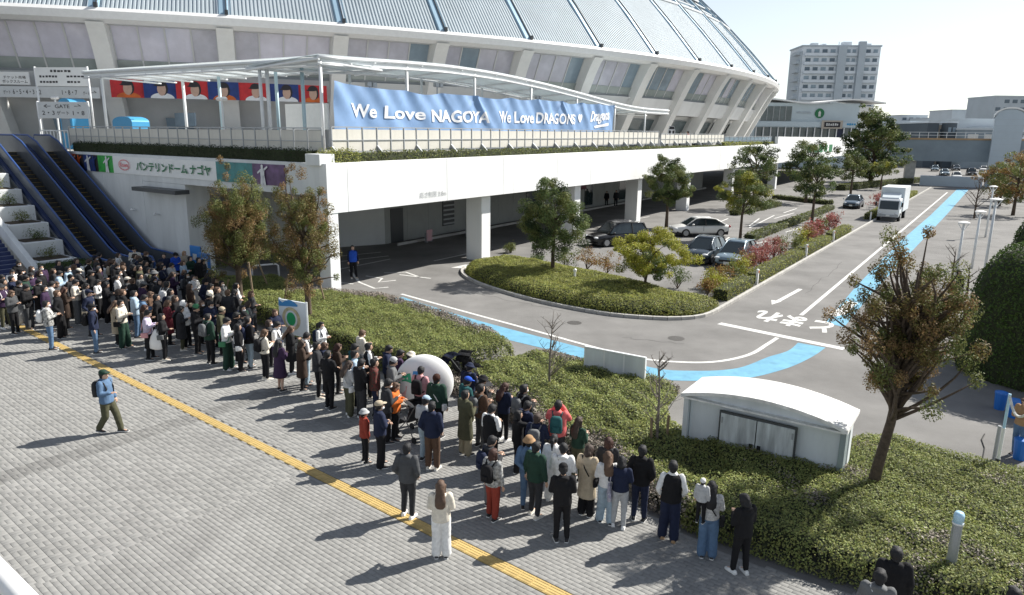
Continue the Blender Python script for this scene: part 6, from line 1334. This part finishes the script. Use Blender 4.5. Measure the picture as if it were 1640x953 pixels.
def backpack_mesh():
    mb = MB(); rr = []
    for z, d, w in ((1.0, .05, .12), (1.02, .075, .145), (1.2, .085, .15), (1.34, .075, .14), (1.40, .045, .10)):
        rr.append([(-.225+d*math.copysign(abs(math.cos(a))**.6, math.cos(a)), w*math.copysign(abs(math.sin(a))**.6, math.sin(a)), z) for a in [2*math.pi*k/16 for k in range(16)]])
    mb.loft(rr)
    mb.loft([[( -.31+.03*math.cos(a), .09*math.sin(a), z) for a in [2*math.pi*k/12 for k in range(12)]] for z in (1.04, 1.06, 1.16, 1.18)])
    for s in (1, -1): mb.tube([(-.15, s*.09, 1.36), (-.06, s*.115, 1.455), (.07, s*.12, 1.40), (.14, s*.12, 1.25), (.09, s*.17, 1.08), (-.13, s*.13, 1.03)], .019, 6)
    return mb.mesh('backpack', [M('black')], True)
def sling_mesh():
    mb = MB(); mb.tube([(-.17, -.12, 1.05), (-.16, 0, 1.22), (-.06, .11, 1.45), (.08, .09, 1.40), (.15, -.02, 1.2), (.10, -.18, .98), (-.05, -.215, .93)], .014, 6)
    c = (-.06, -.25, .92); mb.loft([[(c[0]+.11*math.copysign(abs(math.cos(a))**.6, math.cos(a)), c[1]+.045*math.copysign(abs(math.sin(a))**.6, math.sin(a)), z) for a in [2*math.pi*k/14 for k in range(14)]] for z in (.82, .84, .96, .98)])
    return mb.mesh('shoulder_bag', [M('black')], True)
def tote_mesh():
    mb = MB(); rr = []
    for z, d, w in ((.66, .015, .13), (.68, .05, .15), (.85, .055, .16), (1.0, .03, .155), (1.06, .012, .14)): rr.append([(w*math.cos(a), .235+d*math.sin(a)+.02*math.sin(a*3+z*9), z) for a in [2*math.pi*k/16 for k in range(16)]])
    mb.loft(rr); mb.tube([(-.07, .24, 1.05), (-.05, .22, 1.3), (0, .16, 1.455), (.05, .21, 1.3), (.07, .24, 1.05)], .012, 6); return mb.mesh('tote_bag', [M('black')], True)
def mask_mesh(hp):
    mb = MB(); mb.ell((.072, 0, 1.533), (.056, .064, .042), 14, 8); xform(mb, headM(hp)); return mb.mesh('face_mask', [M('mask')], True)
mat('mask', (.78, .78, .78), .8)
COLS = {'black': (.012, .012, .014), 'charcoal': (.035, .036, .04), 'grey': (.14, .145, .15), 'dark grey': (.07, .073, .078), 'light grey': (.42, .43, .44), 'white': (.74, .74, .73), 'cream': (.66, .61, .52), 'beige': (.45, .38, .28), 'khaki': (.30, .26, .18), 'olive': (.075, .075, .045), 'brown': (.10, .06, .04), 'dark brown': (.05, .033, .025), 'tan': (.35, .22, .12), 'navy': (.016, .022, .05), 'blue': (.06, .13, .28), 'denim': (.10, .17, .28), 'light blue': (.36, .47, .58), 'pale denim': (.34, .43, .50), 'teal': (.02, .085, .09), 'dark green': (.02, .05, .035), 'green': (.06, .2, .1), 'red': (.42, .04, .04), 'maroon': (.12, .02, .03), 'dark red': (.26, .045, .03), 'pink': (.58, .30, .32), 'coral': (.58, .13, .13), 'orange': (.6, .15, .03), 'purple': (.045, .025, .06), 'lavender': (.52, .47, .60), 'auburn': (.05, .02, .014), 'light brown': (.11, .065, .04), 'yellow': (.6, .42, .05), 'bright blue': (.02, .08, .45)}
def cloth(c, kind='cloth'):
    r = {'cloth': .88, 'hair': .7, 'leather': .5}[kind]; return mat('%s_%s' % (kind, c.replace(' ', '_')), COLS[c], r, .16, 9, .25 if kind == 'cloth' else .3, 90, spec=.25 if kind == 'cloth' else .45, stretch=None)
mat('cloth_camo', (.05, .05, .05), .9, col2=(.6, .6, .58), vscale=14); mat('cloth_stripe', (.62, .62, .60), .9, col2=(.30, .30, .31), vscale=26); mat('cloth_pattern', (.6, .6, .62), .9, col2=(.22, .2, .35), vscale=30); mat('cloth_check', (.16, .02, .02), .9, col2=(.02, .045, .03), vscale=16)
def cl(c): return M('cloth_'+c) if c in ('camo', 'stripe', 'pattern', 'check') else cloth(c)
SHOE, BPK, SLG, TOT = shoe_mesh(), backpack_mesh(), sling_mesh(), tote_mesh()
CROP = {'A': (0, 380, 4.332), 'B': (200, 380, 4.332), 'C': (380, 460, 4.764), 'D': (540, 540, 4.332), 'E': (720, 560, 4.332), 'F': (600, 680, 3.972), 'G': (820, 680, 4.5375), 'H': (1000, 700, 4.33), 'J': (1360, 840, 5.857), 'L': (0, 560, 4.766), 'U': (500, 390, 5.467), 'P': (0, 0, 1.0)}
# crop x y(head top) | heading | arms | top | bottom | hair | extras
ROWS = """
A 120 160|-20|phone|jacket black|slim black|short black|mask
A 80 222|-40|phone|jacket white|slim charcoal|bob black|mask
A 75 270|20|down|jacket navy|slim black|short black|
A 120 300|0|phone|jacket black|wide light grey|short black|mask
A 255 290|10|phone|coat black|wide pattern|short black|mask
A 345 305|30|phone|jacket light grey|slim charcoal|short black|
A 432 345|40|phone|coat dark brown|slim black|long auburn|
A 510 292|10|phone|sweater cream|wide grey|short black|
A 400 232|20|phone|sweater light blue|slim grey|short black|
A 468 205|0|down|jacket light blue|slim navy|short black|mask
A 400 160|-10|phone|jacket charcoal|slim black|short black|
A 315 440|20|phone|jacket camo|slim denim|short black|mask backpack:white
A 630 465|15|down|jacket navy|slim denim|cap black|mask backpack:black
A 585 318|10|phone|vest navy:grey|wide grey|bob black|
A 668 292|15|phone|sweater white|wide black|bob black|backpack:black
A 805 178|-15|phone|jacket black|slim black|short black|mask
A 822 228|5|down|jacket charcoal|slim black|short black|mask
A 915 188|-10|phone|jacket black|slim charcoal|short black|mask
A 962 195|10|down|jacket olive|slim grey|short black|
A 818 360|20|phone|jacket black|slim black|bob dark brown|mask
A 788 440|35|phone|coat beige|slim black|long brown|
A 832 435|10|phone|sweater cream|wide dark green|short black|mask sling:black
A 925 370|20|phone|jacket light blue|slim denim|short black|
A 1010 505|5|phone|sweater lavender|slim black|short black|sling:pink
A 1030 212|-20|down|jacket grey|slim black|short black|
A 990 468|20|phone|jacket dark brown|slim black|bob auburn|
A 205 245|-10|phone|jacket purple|slim black|short black|mask
A 280 192|-30|down|jacket purple|slim navy|short black|mask
A 18 290|20|down|jacket black|slim dark green|short black|
A 165 262|0|phone|jacket dark green|slim charcoal|short black|
A 20 330|30|down|coat black|slim black|bob black|
B 268 112|-50|down|jacket navy|slim navy|short black|
B 315 176|-20|phone|jacket light grey|slim charcoal|short black|
B 345 106|-30|phone|jacket bright blue|slim black|cap black|
B 410 96|-30|down|sweater beige|slim navy|bob tan|
B 400 162|-10|phone|jacket light blue|wide grey|bob brown|
B 450 132|-20|phone|jacket dark green|slim black|short black|
B 508 140|-20|down|jacket black|slim black|short black|
B 535 152|-5|phone|jacket charcoal|slim black|bob black|
B 60 196|-10|phone|jacket black|slim black|short black|
B 140 162|0|down|jacket charcoal|slim denim|short black|
B 190 215|-10|phone|jacket olive|slim dark grey|short black|
B 100 252|10|down|jacket grey|slim denim|short black|
B 120 398|30|phone|jacket denim|slim navy|short black|
B 165 376|20|phone|jacket brown|slim black|bob brown|
B 215 396|10|down|jacket black|slim black|short black|
B 285 436|40|phone|coat maroon|slim black|bob light brown|
B 345 406|20|phone|coat black|slim black|long dark brown|
B 375 476|25|phone|coat charcoal|slim olive|long black|
B 408 440|10|phone|jacket white|slim black|hood white|
B 250 530|10|bag|jacket black|slim black|bob black|sling:grey
B 480 466|15|phone|jacket black|slim black|beanie green|
B 530 440|-20|phone|jacket black|slim black|bob brown|mask
B 585 440|-25|phone|jacket navy|slim black|short black|mask
B 572 530|50|down|jacket dark green|slim black|short black|backpack:grey
B 660 486|20|phone|jacket olive|slim black|beanie beige|
B 692 556|5|phone|sweater white|wide dark green|short black|sling:green
B 760 520|20|phone|jacket black|slim black|short black|
B 812 516|-10|phone|jacket charcoal|slim black|cap black|mask
B 848 550|60|down|jacket black|slim pale denim|short black|backpack:navy
B 780 600|40|down|jacket black|slim black|bob black|sling:white
C 195 322|40|phone|sweater cream|slim black|bob light brown|backpack:black
C 290 260|5|phone|sweater white|slim dark grey|short black|mask backpack:charcoal
C 310 402|60|phone|coat purple|skirt purple|long black|
C 396 295|35|phone|coat black|slim black|long brown|
C 480 406|20|phone|coat dark brown|slim black|bob dark brown|
C 515 345|30|phone|vest black:white|slim pale denim|short black|
C 602 420|25|phone|jacket charcoal|slim black|short black|
C 652 420|20|phone|jacket navy|slim black|bob brown|
C 686 485|70|cross|sweater black|slim black|short black|
C 756 430|30|phone|jacket dark brown|slim black|bob auburn|
C 880 430|20|phone|jacket teal|slim black|short black|
C 892 485|10|phone|sweater light blue|slim black|short black|
C 842 562|60|phone|sweater light grey|wide olive|long dark brown|sling:white
C 932 550|45|phone|jacket black|wide charcoal|short black|mask
C 1000 425|10|phone|vest black:white|slim black|short black|
D 255 150|25|down|jacket check|slim navy|short black|
D 345 55|10|phone|jacket navy|slim black|short black|
D 376 142|20|phone|jacket grey|slim black|beanie light grey|
D 425 86|5|phone|jacket purple|slim black|short black|sling:yellow
D 500 102|10|phone|jacket black|slim black|bucket cream|
D 340 290|20|phone|jacket charcoal|slim black|short black|mask
D 392 312|-20|phone|puffer orange|slim black|bob brown|
D 290 446|20|cross|jacket navy|wide black|cap beige|mask
D 575 206|70|phone|sweater pink|slim black|short black|backpack:black
D 690 262|60|down|puffer dark green|slim black|beanie auburn|sling:white
D 607 412|60|phone|sweater light grey|slim pale denim|cap light blue|
D 656 450|85|pocket|jacket navy|cargo brown|short black|
D 893 278|40|phone|puffer teal|slim black|cap bright blue|
D 888 370|45|phone|coat olive|wide khaki|short black|
E 220 182|30|phone|jacket black|slim black|bucket black|
E 216 240|35|phone|jacket brown|slim dark grey|short black|backpack:grey
E 376 232|50|phone|jacket navy|slim black|long auburn|
E 286 382|50|phone|vest black:white|wide black|short black|
E 530 360|40|phone|jacket navy|slim black|short black|
E 476 422|15|reach|jacket black|wide black|bob black|
E 755 326|70|camera|puffer coral|slim charcoal|short black|backpack:teal
E 552 602|75|behind|jacket denim|slim denim|bucket tan|
E 602 640|60|down|jacket dark green|slim charcoal|short black|
E 726 592|80|phone|coat white|wide white|tail black|
E 790 656|80|phone|jacket white|slim light grey|short black|sling:grey
E 282 602|40|phone|jacket charcoal|wide grey|short black|backpack:navy
E 302 690|55|down|jacket camo|cargo dark red|bob auburn|backpack:black
F 205 122|65|pocket|jacket dark grey|slim charcoal|short black|
F 420 362|80|phone|jacket cream|wide white|long brown|
G 375 292|85|phone|jacket black|slim black|cap black|
G 556 152|60|phone|coat beige|wide black|bob dark brown|sling:black
G 705 97|70|down|jacket charcoal|slim black|bob auburn|
G 702 202|80|phone|sweater white|wide pale denim|long light brown|
G 800 236|85|phone|sweater navy|slim light grey|bob black|tote:pattern
G 950 156|80|pocket|jacket black|slim navy|short black|
H 342 170|75|pocket|vest black:white|wide navy|short black|
H 612 312|85|phone|sweater stripe|wide denim|long black|sling:black
H 850 402|110|phone|jacket black|slim black|bob black|
J 455 222|70|down|puffer black|slim black|short black|
J 300 432|60|phone|jacket grey|slim black|short black|sling:white
J 1565 602|80|down|jacket charcoal|slim black|short black|
L 785 158|-8|bag|jacket denim|cargo olive|cap dark green|backpack:charcoal
U 352 12|-60|down|vest bright blue:navy|slim black|short black|
P 1537 432|-90|down|jacket navy|slim charcoal|short black|
P 1646 634|200|phone|sweater tan|slim denim|bob brown|
P 1548 500|-120|down|jacket blue|slim black|short black|
"""
PANCH = [(G(205, 425), 'by the escalator foot'), (G(100, 455), 'near the clipped hedge box'), (G(30, 470), 'near the blue stairs'), (G(310, 455), 'beside the blue information boards'), (G(470, 555), 'by the map board'), (G(400, 540), 'between map board and bushy rust tree'), (G(680, 655), 'beside the round photo board'), (G(600, 640), 'between round photo board and map board'), (G(880, 690), 'along the twiggy shrub bed'), (G(1000, 800), 'at the shrub bed near the shed'), (G(760, 640), 'beside the pushchairs'), (G(250, 520), 'in the middle of the queue'), (G(1440, 940), 'below the bollard lamp'), (G(60, 560), 'on the yellow tiles'), (G(800, 760), 'at the plaza edge of the crowd')]
TNAME = {'jacket': 'jacket', 'coat': 'long coat', 'sweater': 'sweater', 'vest': 'vest', 'puffer': 'padded jacket'}; BNAME = {'slim': 'trousers', 'wide': 'wide trousers', 'skirt': 'skirt', 'cargo': 'cargo trousers'}
PEOPLE = []
for ln in ROWS.strip().split('\n'):
    a, head, arm, top, bot, hair, ex = ln.split('|'); c, x, y = a.split(); cx_, cy_, s_ = CROP[c]
    tk_, tc_ = top.split(' ', 1); bk_, bc_ = bot.split(' ', 1); hk_, hc_ = hair.split(' ', 1)
    fem = hk_ in ('long', 'bob', 'tail', 'bun'); Hh = (1.55 if fem else 1.66)+rnd.uniform(-.03, .03); dq = G(cx_+float(x)/s_, cy_+float(y)/s_, Hh).length; Hh *= .955+.006*min(max(dq-12, 0), 18); leg = rnd.choice(['stand', 'ease']); hp = 'down' if arm in ('phone',) and rnd.random() < .75 else 'level'
    if c == 'L': leg = 'walk'
    PEOPLE.append(dict(px=cx_+float(x)/s_, py=cy_+float(y)/s_, head=float(head)+rnd.uniform(-12, 12)*(c not in 'LJ'), arm=arm, tk=tk_, tc=tc_, bk=bk_, bc=bc_, hk=hk_, hc=hc_, ex=ex.split(), H=Hh, leg=leg, hp=hp, crop=c))
# the rest of the packed queue, standing between the people read off one by one
band_ = [G(*q) for q in ((0, 505), (70, 480), (165, 462), (225, 450), (262, 478), (335, 486), (420, 540), (505, 575), (575, 598), (600, 640), (575, 675), (520, 660), (440, 625), (350, 580), (260, 563), (170, 552), (90, 548), (0, 532))]
taken = [G(p['px'], p['py'], p['H']).xy for p in PEOPLE]; bp_ = [(q.x, q.y) for q in band_]; xs_ = [q[0] for q in bp_]; ys_ = [q[1] for q in bp_]; tries = 0; nfill = 0
bodd = [(b.location.xy, 1.0) for b in bpy.data.objects if b.name.startswith(('round_photo_board', 'map_board'))]
band2_ = [(q.x, q.y) for q in (G(738, 668), G(800, 672), G(858, 712), G(930, 770), G(985, 815), G(930, 812), G(850, 775), G(770, 730))]
while tries < 9000 and nfill < 80:
    tries += 1; x, y = rnd.uniform(min(xs_), 5), rnd.uniform(10, max(ys_)); v = Vector((x, y))
    if not (bool(inpoly(np.array([x]), np.array([y]), bp_)[0]) or bool(inpoly(np.array([x]), np.array([y]), band2_)[0])) or min((t-v).length for t in taken) < .55 or any((q-v).length < d for q, d in bodd): continue
    d_ = np.array([x, y, 1.7])-CAMP; zc = d_@_fw; ux, uy = PCX+FPX*(d_@_rt)/zc, PCY-FPX*(d_@_up)/zc
    if 440 < ux < 503 and 470 < uy < 532 or 628 < ux < 728 and 560 < uy < 660: continue
    taken.append(v); nfill += 1; fem = rnd.random() < .5
    hk = rnd.choice(['long', 'bob', 'bob', 'tail']) if fem else rnd.choice(['short', 'short', 'short', 'cap', 'beanie', 'bucket'])
    hc = rnd.choice(['black', 'dark brown', 'brown', 'black', 'light brown']) if hk not in ('cap', 'beanie', 'bucket') else rnd.choice(['black', 'navy', 'charcoal', 'grey', 'cream'])
    tk2 = rnd.choice(['jacket', 'jacket', 'coat', 'sweater', 'puffer']); tc2 = rnd.choice(['black']*7+['charcoal']*3+['navy']*3+['dark grey', 'dark green', 'white', 'white', 'dark brown', 'cream', 'grey', 'purple'])
    ex2 = [e for e in ((['mask'] if rnd.random() < .3 else [])+([rnd.choice(['backpack:', 'sling:'])+rnd.choice(['black', 'navy', 'grey', 'beige', 'white'])] if rnd.random() < .35 else []))]
    arm2 = rnd.choice(['phone', 'phone', 'phone', 'down', 'pocket', 'cross'])
    PEOPLE.append(dict(at=(x, y), head=rnd.gauss(18 if x < -6 else 45, 28), arm=arm2, tk=tk2, tc=tc2, bk=rnd.choice(['slim', 'slim', 'wide']), bc=rnd.choice(['black', 'black', 'black', 'navy', 'charcoal', 'charcoal', 'dark grey', 'denim', 'olive']), hk=hk, hc=hc, ex=ex2, H=(1.56 if fem else 1.67)*(.955+.006*min(max(v.length-12, 0), 18))+rnd.uniform(-.05, .05), leg=rnd.choice(['stand', 'ease']), hp='down' if arm2 == 'phone' and rnd.random() < .6 else 'level', crop='A'))
for p in PEOPLE:
    need(('body', p['arm'], p['leg'], p['hp']), lambda p=p: raw_body(p['arm'], p['leg'], p['hp'])); need(('top', p['arm'], p['tk']), lambda p=p: raw_top(p['arm'], p['tk'])); need(('bottom', p['leg'], p['bk']), lambda p=p: raw_bottom(p['leg'], p['bk']))
    if p['tk'] == 'vest': need(('shirt', p['arm']), lambda p=p: raw_shirt(p['arm']))
    if p['hk'] in ('cap', 'bucket', 'beanie', 'hood'): need(('hat', p['hk'], p['hp']), lambda p=p: raw_hat(p['hk'], p['hp'])); need(('hair', 'short', p['hp']), lambda p=p: raw_hair('short', p['hp']))
    else: need(('hair', p['hk'], p['hp']), lambda p=p: raw_hair(p['hk'], p['hp']))
run_pending()
MASK = {h: mask_mesh(h) for h in HEADP}
def person(p, loc, heading, scale, label, group=None, name='person'):
    root = empty(name, loc, R(heading), label, 'person', group); root.scale = (scale,)*3
    body = link('body', PH['body', p['arm'], p['leg'], p['hp']], root)
    tc = p['tc']; sleeve = None
    if ':' in tc: tc, sleeve = tc.split(':')
    link('top', PH['top', p['arm'], p['tk']], root, cl(tc))
    if sleeve: link('sleeves', PH['shirt', p['arm']], root, cl(sleeve))
    link('trousers' if p['bk'] != 'skirt' else 'skirt', PH['bottom', p['leg'], p['bk']], root, cl(p['bc']))
    hat = p['hk'] in ('cap', 'bucket', 'beanie', 'hood')
    link('hair', PH['hair', 'short' if hat else p['hk'], p['hp']], root, cloth('black' if hat else p['hc'], 'hair'))
    if hat: link({'cap': 'cap', 'bucket': 'hat', 'beanie': 'beanie', 'hood': 'hood'}[p['hk']], PH['hat', p['hk'], p['hp']], root, cl(p['hc']))
    sc_ = p.get('shoe') or ['white', 'black', 'black', 'charcoal', 'cream'][int(abs(loc[0]*7+loc[1]*13)) % 5]
    for (kn, an), s in zip(LEGS[p['leg']], (1, -1)):
        o = link('shoe', SHOE, root, [cloth(sc_, 'leather'), cloth('white' if sc_ != 'tan' else 'tan', 'leather')]); o.location = (an[0], an[1], max(0, an[2]-.085)); o.rotation_euler = (0, 0, s*.15); o.scale = (1.04,)*3
    for e in p['ex']:
        if e == 'mask': link('face_mask', MASK[p['hp']], root)
        elif e.startswith('backpack'): link('backpack', BPK, root, cloth(e.split(':')[1]))
        elif e.startswith('sling'): link('shoulder_bag', SLG, root, cloth(e.split(':')[1]))
    return root
SEEN = {}
for p in PEOPLE:
    q = Vector((*p['at'], 0)) if 'at' in p else G(p['px'], p['py'], p['H']+.03); z = .028
    if p['crop'] == 'E' and p['tc'] == 'coral': q = G(p['px'], p['py'], 1.95); z = .25
    if p['crop'] in 'UP': z = .002
    for attempt in range(12):
        tcn = p['tc'].replace(':', ' and ').replace('camo', 'black and white patterned').replace('stripe', 'striped white').replace('check', 'red check'); bcn = p['bc'].replace('pattern', 'patterned grey')
        hn = {'cap': '%s cap' % p['hc'], 'bucket': '%s bucket hat' % p['hc'], 'beanie': '%s beanie' % p['hc'], 'hood': 'hood up', 'short': '', 'long': 'long %s hair' % p['hc'], 'bob': '%s bob hair' % p['hc'], 'tail': 'black ponytail'}[p['hk']]
        exn = next((e.split(':')[1]+' '+{'backpack': 'backpack', 'sling': 'shoulder bag', 'tote': 'tote'}[e.split(':')[0]] for e in p['ex'] if ':' in e), 'face mask' if 'mask' in p['ex'] else '')
        anc = min(PANCH, key=lambda a: (a[0].xy-q.xy).length)[1]
        if p['crop'] == 'L': anc = 'walking alone on the plaza'
        if p['crop'] == 'U': anc = 'under the deck'
        if p['crop'] == 'P': anc = 'by the street lamps' if p['py'] < 600 else 'behind the barrier tape'
        parts = ['person in', tcn, TNAME[p['tk']], 'and', bcn, BNAME[p['bk']]]
        lab = ' '.join(parts); extra = [x for x in (hn, exn) if x]
        for x in extra:
            if len((lab+' with '+x+' '+anc).split()) <= 16: lab += (' with ' if ' with ' not in lab else ' and ')+x
        if len((lab+' '+anc).split()) <= 16: lab += ' '+anc
        if lab not in SEEN or 'at' not in p: break
        p['tc'] = rnd.choice(['black', 'charcoal', 'navy', 'dark grey', 'dark green', 'white', 'dark brown', 'cream', 'grey', 'maroon', 'olive', 'purple', 'teal', 'beige', 'light grey', 'denim'])
    SEEN[lab] = 1
    if p['tk'] == 'vest' and p['bc'] == 'navy' and p['crop'] == 'H': p['shoe'] = 'tan'
    r_ = person(p, (q.x, q.y, z), p['head'], p['H']/1.70, lab, 'people waiting in the queue' if p['crop'] in 'ABCDEFGH' else None)
    for e in p['ex']:
        if e.startswith('tote'): o = link('tote_bag', TOT, None, cl(e.split(':')[1])); o.location = r_.location; o.rotation_euler = r_.rotation_euler; o.scale = r_.scale; tag(o, 'white patterned tote bag hanging from a shoulder near the shed', 'bag')
# small child in the red vest, carried child, people up on the deck
def child(px, py, hz, scale, heading, tc, bc, hk, hc, label, z=.028, arm='down'):
    p = dict(arm=arm, leg='stand', hp='level', tk='jacket', tc=tc, bk='slim', bc=bc, hk=hk, hc=hc, ex=[]); 
    for key, fn in ((('body', arm, 'stand', 'level'), lambda: raw_body(arm, 'stand', 'level')), (('top', arm, 'jacket'), lambda: raw_top(arm, 'jacket')), (('bottom', 'stand', 'slim'), lambda: raw_bottom('stand', 'slim')), (('hair', 'short', 'level'), lambda: raw_hair('short', 'level')), (('hair', hk if hk not in ('cap', 'bucket', 'beanie') else 'short', 'level'), lambda: raw_hair(hk, 'level')), (('hat', hk, 'level'), lambda: raw_hat(hk, 'level'))):
        if key[0] != 'hat' or hk in ('cap', 'bucket', 'beanie'): need(key, fn)
    if _pending: run_pending()
    q = G(px, py, hz); return person(p, (q.x, q.y, z), heading, scale, label)
child(582.5, 657.5, 1.32, .775, 30, 'dark red', 'black', 'bucket', 'light grey', 'short person in dark red jacket, pale hat and black trousers facing the crowd')
child(1126.5, 767, 1.62, .50, 60, 'light grey', 'black', 'beanie', 'white', 'small child with white hat carried by the woman in striped sweater', z=.77)
for (px, py, tc, lb) in ((1089, 212, 'black', 'person in black coat walking on the deck beside the skull shaped sign'), (1102, 210, 'red', 'person in red jacket on the deck by the railing'), (1112, 213, 'navy', 'person in navy jacket on the deck beside the one in red'), (1155, 209, 'charcoal', 'person in charcoal jacket on the deck near the shops'), (1163, 211, 'white', 'person in white jacket on the deck near the shops'), (1170, 211, 'black', 'person in black jacket on the deck near the shops')):
    d = ray(px, py); Y = 88. if px < 1130 else 112.; t = Y/d[1]; q = CAMP+t*d
    pp = dict(arm='down', leg='stand', hp='level', tk='jacket', tc=tc, bk='slim', bc='black', hk='short', hc='black', ex=[]); need(('bottom', 'stand', 'slim'), lambda: raw_bottom('stand', 'slim')); 
    if _pending: run_pending()
    person(pp, (q[0], q[1], ZD-.1), rnd.uniform(0, 360), max(.9, (q[2]-ZD+.1)/1.7), lb)
for (px, tc, lb) in ((971, 'black', 'person in dark clothes standing under the deck by the back wall'), (986, 'charcoal', 'taller person in charcoal clothes standing under the deck')):
    q = G(px, 331); pp = dict(arm='down', leg='stand', hp='level', tk='jacket', tc=tc, bk='slim', bc='black', hk='short', hc='black', ex=[]); person(pp, q, 250, 1.0 if px < 980 else 1.06, lb)
# big white plastic bag hanging from a hand, folded pushchairs, black pram
pbg = MB(); rr = []
for z, w in ((.35, .10), (.40, .22), (.6, .25), (.8, .2), (.95, .1), (1.05, .04)): rr.append([(w*math.cos(a)*(1+.12*math.sin(a*5+z*8)), w*.55*math.sin(a)*(1+.15*math.cos(a*4+z*11)), z) for a in [2*math.pi*k/20 for k in range(20)]])
pbg.loft(rr); q = G(262, 545, .65); o = pbg.build('plastic_bag', M('mask'), smooth=True, label='large white plastic bag carried by a person in the queue', cat='bag'); o.location = (q.x-.1, q.y-.25, .05)
def pram(pos, rz, label, hood='black'):
    r = empty('pushchair', pos, rz, label, 'pushchair'); fr = cloth('grey', 'leather')
    for s in (1, -1):
        MB().tube([(.42, s*.22, .10), (-.1, s*.22, .55), (-.45, s*.22, 1.0)], .014, 6).build('frame', fr, r); MB().tube([(-.38, s*.22, .10), (.05, s*.22, .6)], .014, 6).build('frame', fr, r)
        for x in (.42, -.38): MB().tube([(x, s*.22-.02, .09), (x, s*.22+.02, .09)], .09, 12).build('wheel', M('rubber'), r)
    MB().tube([(-.45, -.22, 1.0), (-.47, 0, 1.02), (-.45, .22, 1.0)], .02, 6).build('handle', M('rubber'), r)
    MB().loft([[(-.2, -.2, .85), (-.2, .2, .85), (-.16, .2, .87), (-.16, -.2, .87)], [(-.05, -.2, .45), (-.05, .2, .45), (0, .2, .47), (0, -.2, .47)], [(.3, -.19, .42), (.3, .19, .42), (.3, .19, .46), (.3, -.19, .46)], [(.42, -.18, .25), (.42, .18, .25), (.44, .18, .27), (.44, -.18, .27)]]).build('seat', cloth('charcoal'), r)
    n = 8; MB().loft([[(-.2+.28*math.sin(a)*0+.38*math.cos(math.pi*.95-a), .22*s2, .78+.30*math.sin(math.pi*.95-a)) for s2 in (-1, -.6, .6, 1)] for a in [math.pi*.6*k/n for k in range(n+1)]], cap=False).build('hood', cl(hood), r, smooth=True)
pram(G(662, 700), R(130), 'black pushchair parked between the queue and the round photo board'); pram(G(736, 618), R(40), 'dark pushchair tucked against the clipped shrub bed', 'navy'); pram(G(752, 612), R(70), 'charcoal pushchair standing at the end of the clipped shrub bed', 'charcoal'); pram(G(772, 640), R(20), 'pushchair with rounded black hood beside the long auburn hair person')
# painted face sign on the deck
sk = GW(1076, 205, K+bu*58-bn*4, BA); sk.z = ZD; sg2 = empty('mask_shaped_sign', sk, R(BA+180+90+60), 'black and white mask shaped sign on the deck', 'sign'); MB().tube([(0, .02, .0), (0, .02, 1.2)], .05, 8).build('post', M('white_steel'), sg2)
MB().ext([(-.25, 0, .4), (.25, 0, .4), (.5, 0, 1.3), (.5, 0, 2.0), (.3, 0, 2.5), (-.3, 0, 2.5), (-.5, 0, 2.0), (-.5, 0, 1.3)], (0, 1, 0), .08).build('board', M('print_white'), sg2)
for P in ([(-.4, 1.7), (-.1, 1.7), (-.1, 2.0), (-.4, 2.05)], [(.4, 1.7), (.1, 1.7), (.1, 2.0), (.4, 2.05)], [(-.12, 1.2), (.12, 1.2), (0, 1.5)], [(-.3, .9), (.3, .9), (.22, 1.1), (-.22, 1.1)], [(-.4, 2.15), (.4, 2.15), (.28, 2.45), (-.28, 2.45)]): MB().add([(x, -.006, z) for x, z in P], [tuple(range(len(P)))]).build('black_mark', M('print_dark'), sg2)
print('OBJECTS', len(bpy.data.objects), 'TRIS', sum(len(o.data.polygons)*2 for o in bpy.data.objects if o.type == 'MESH'))
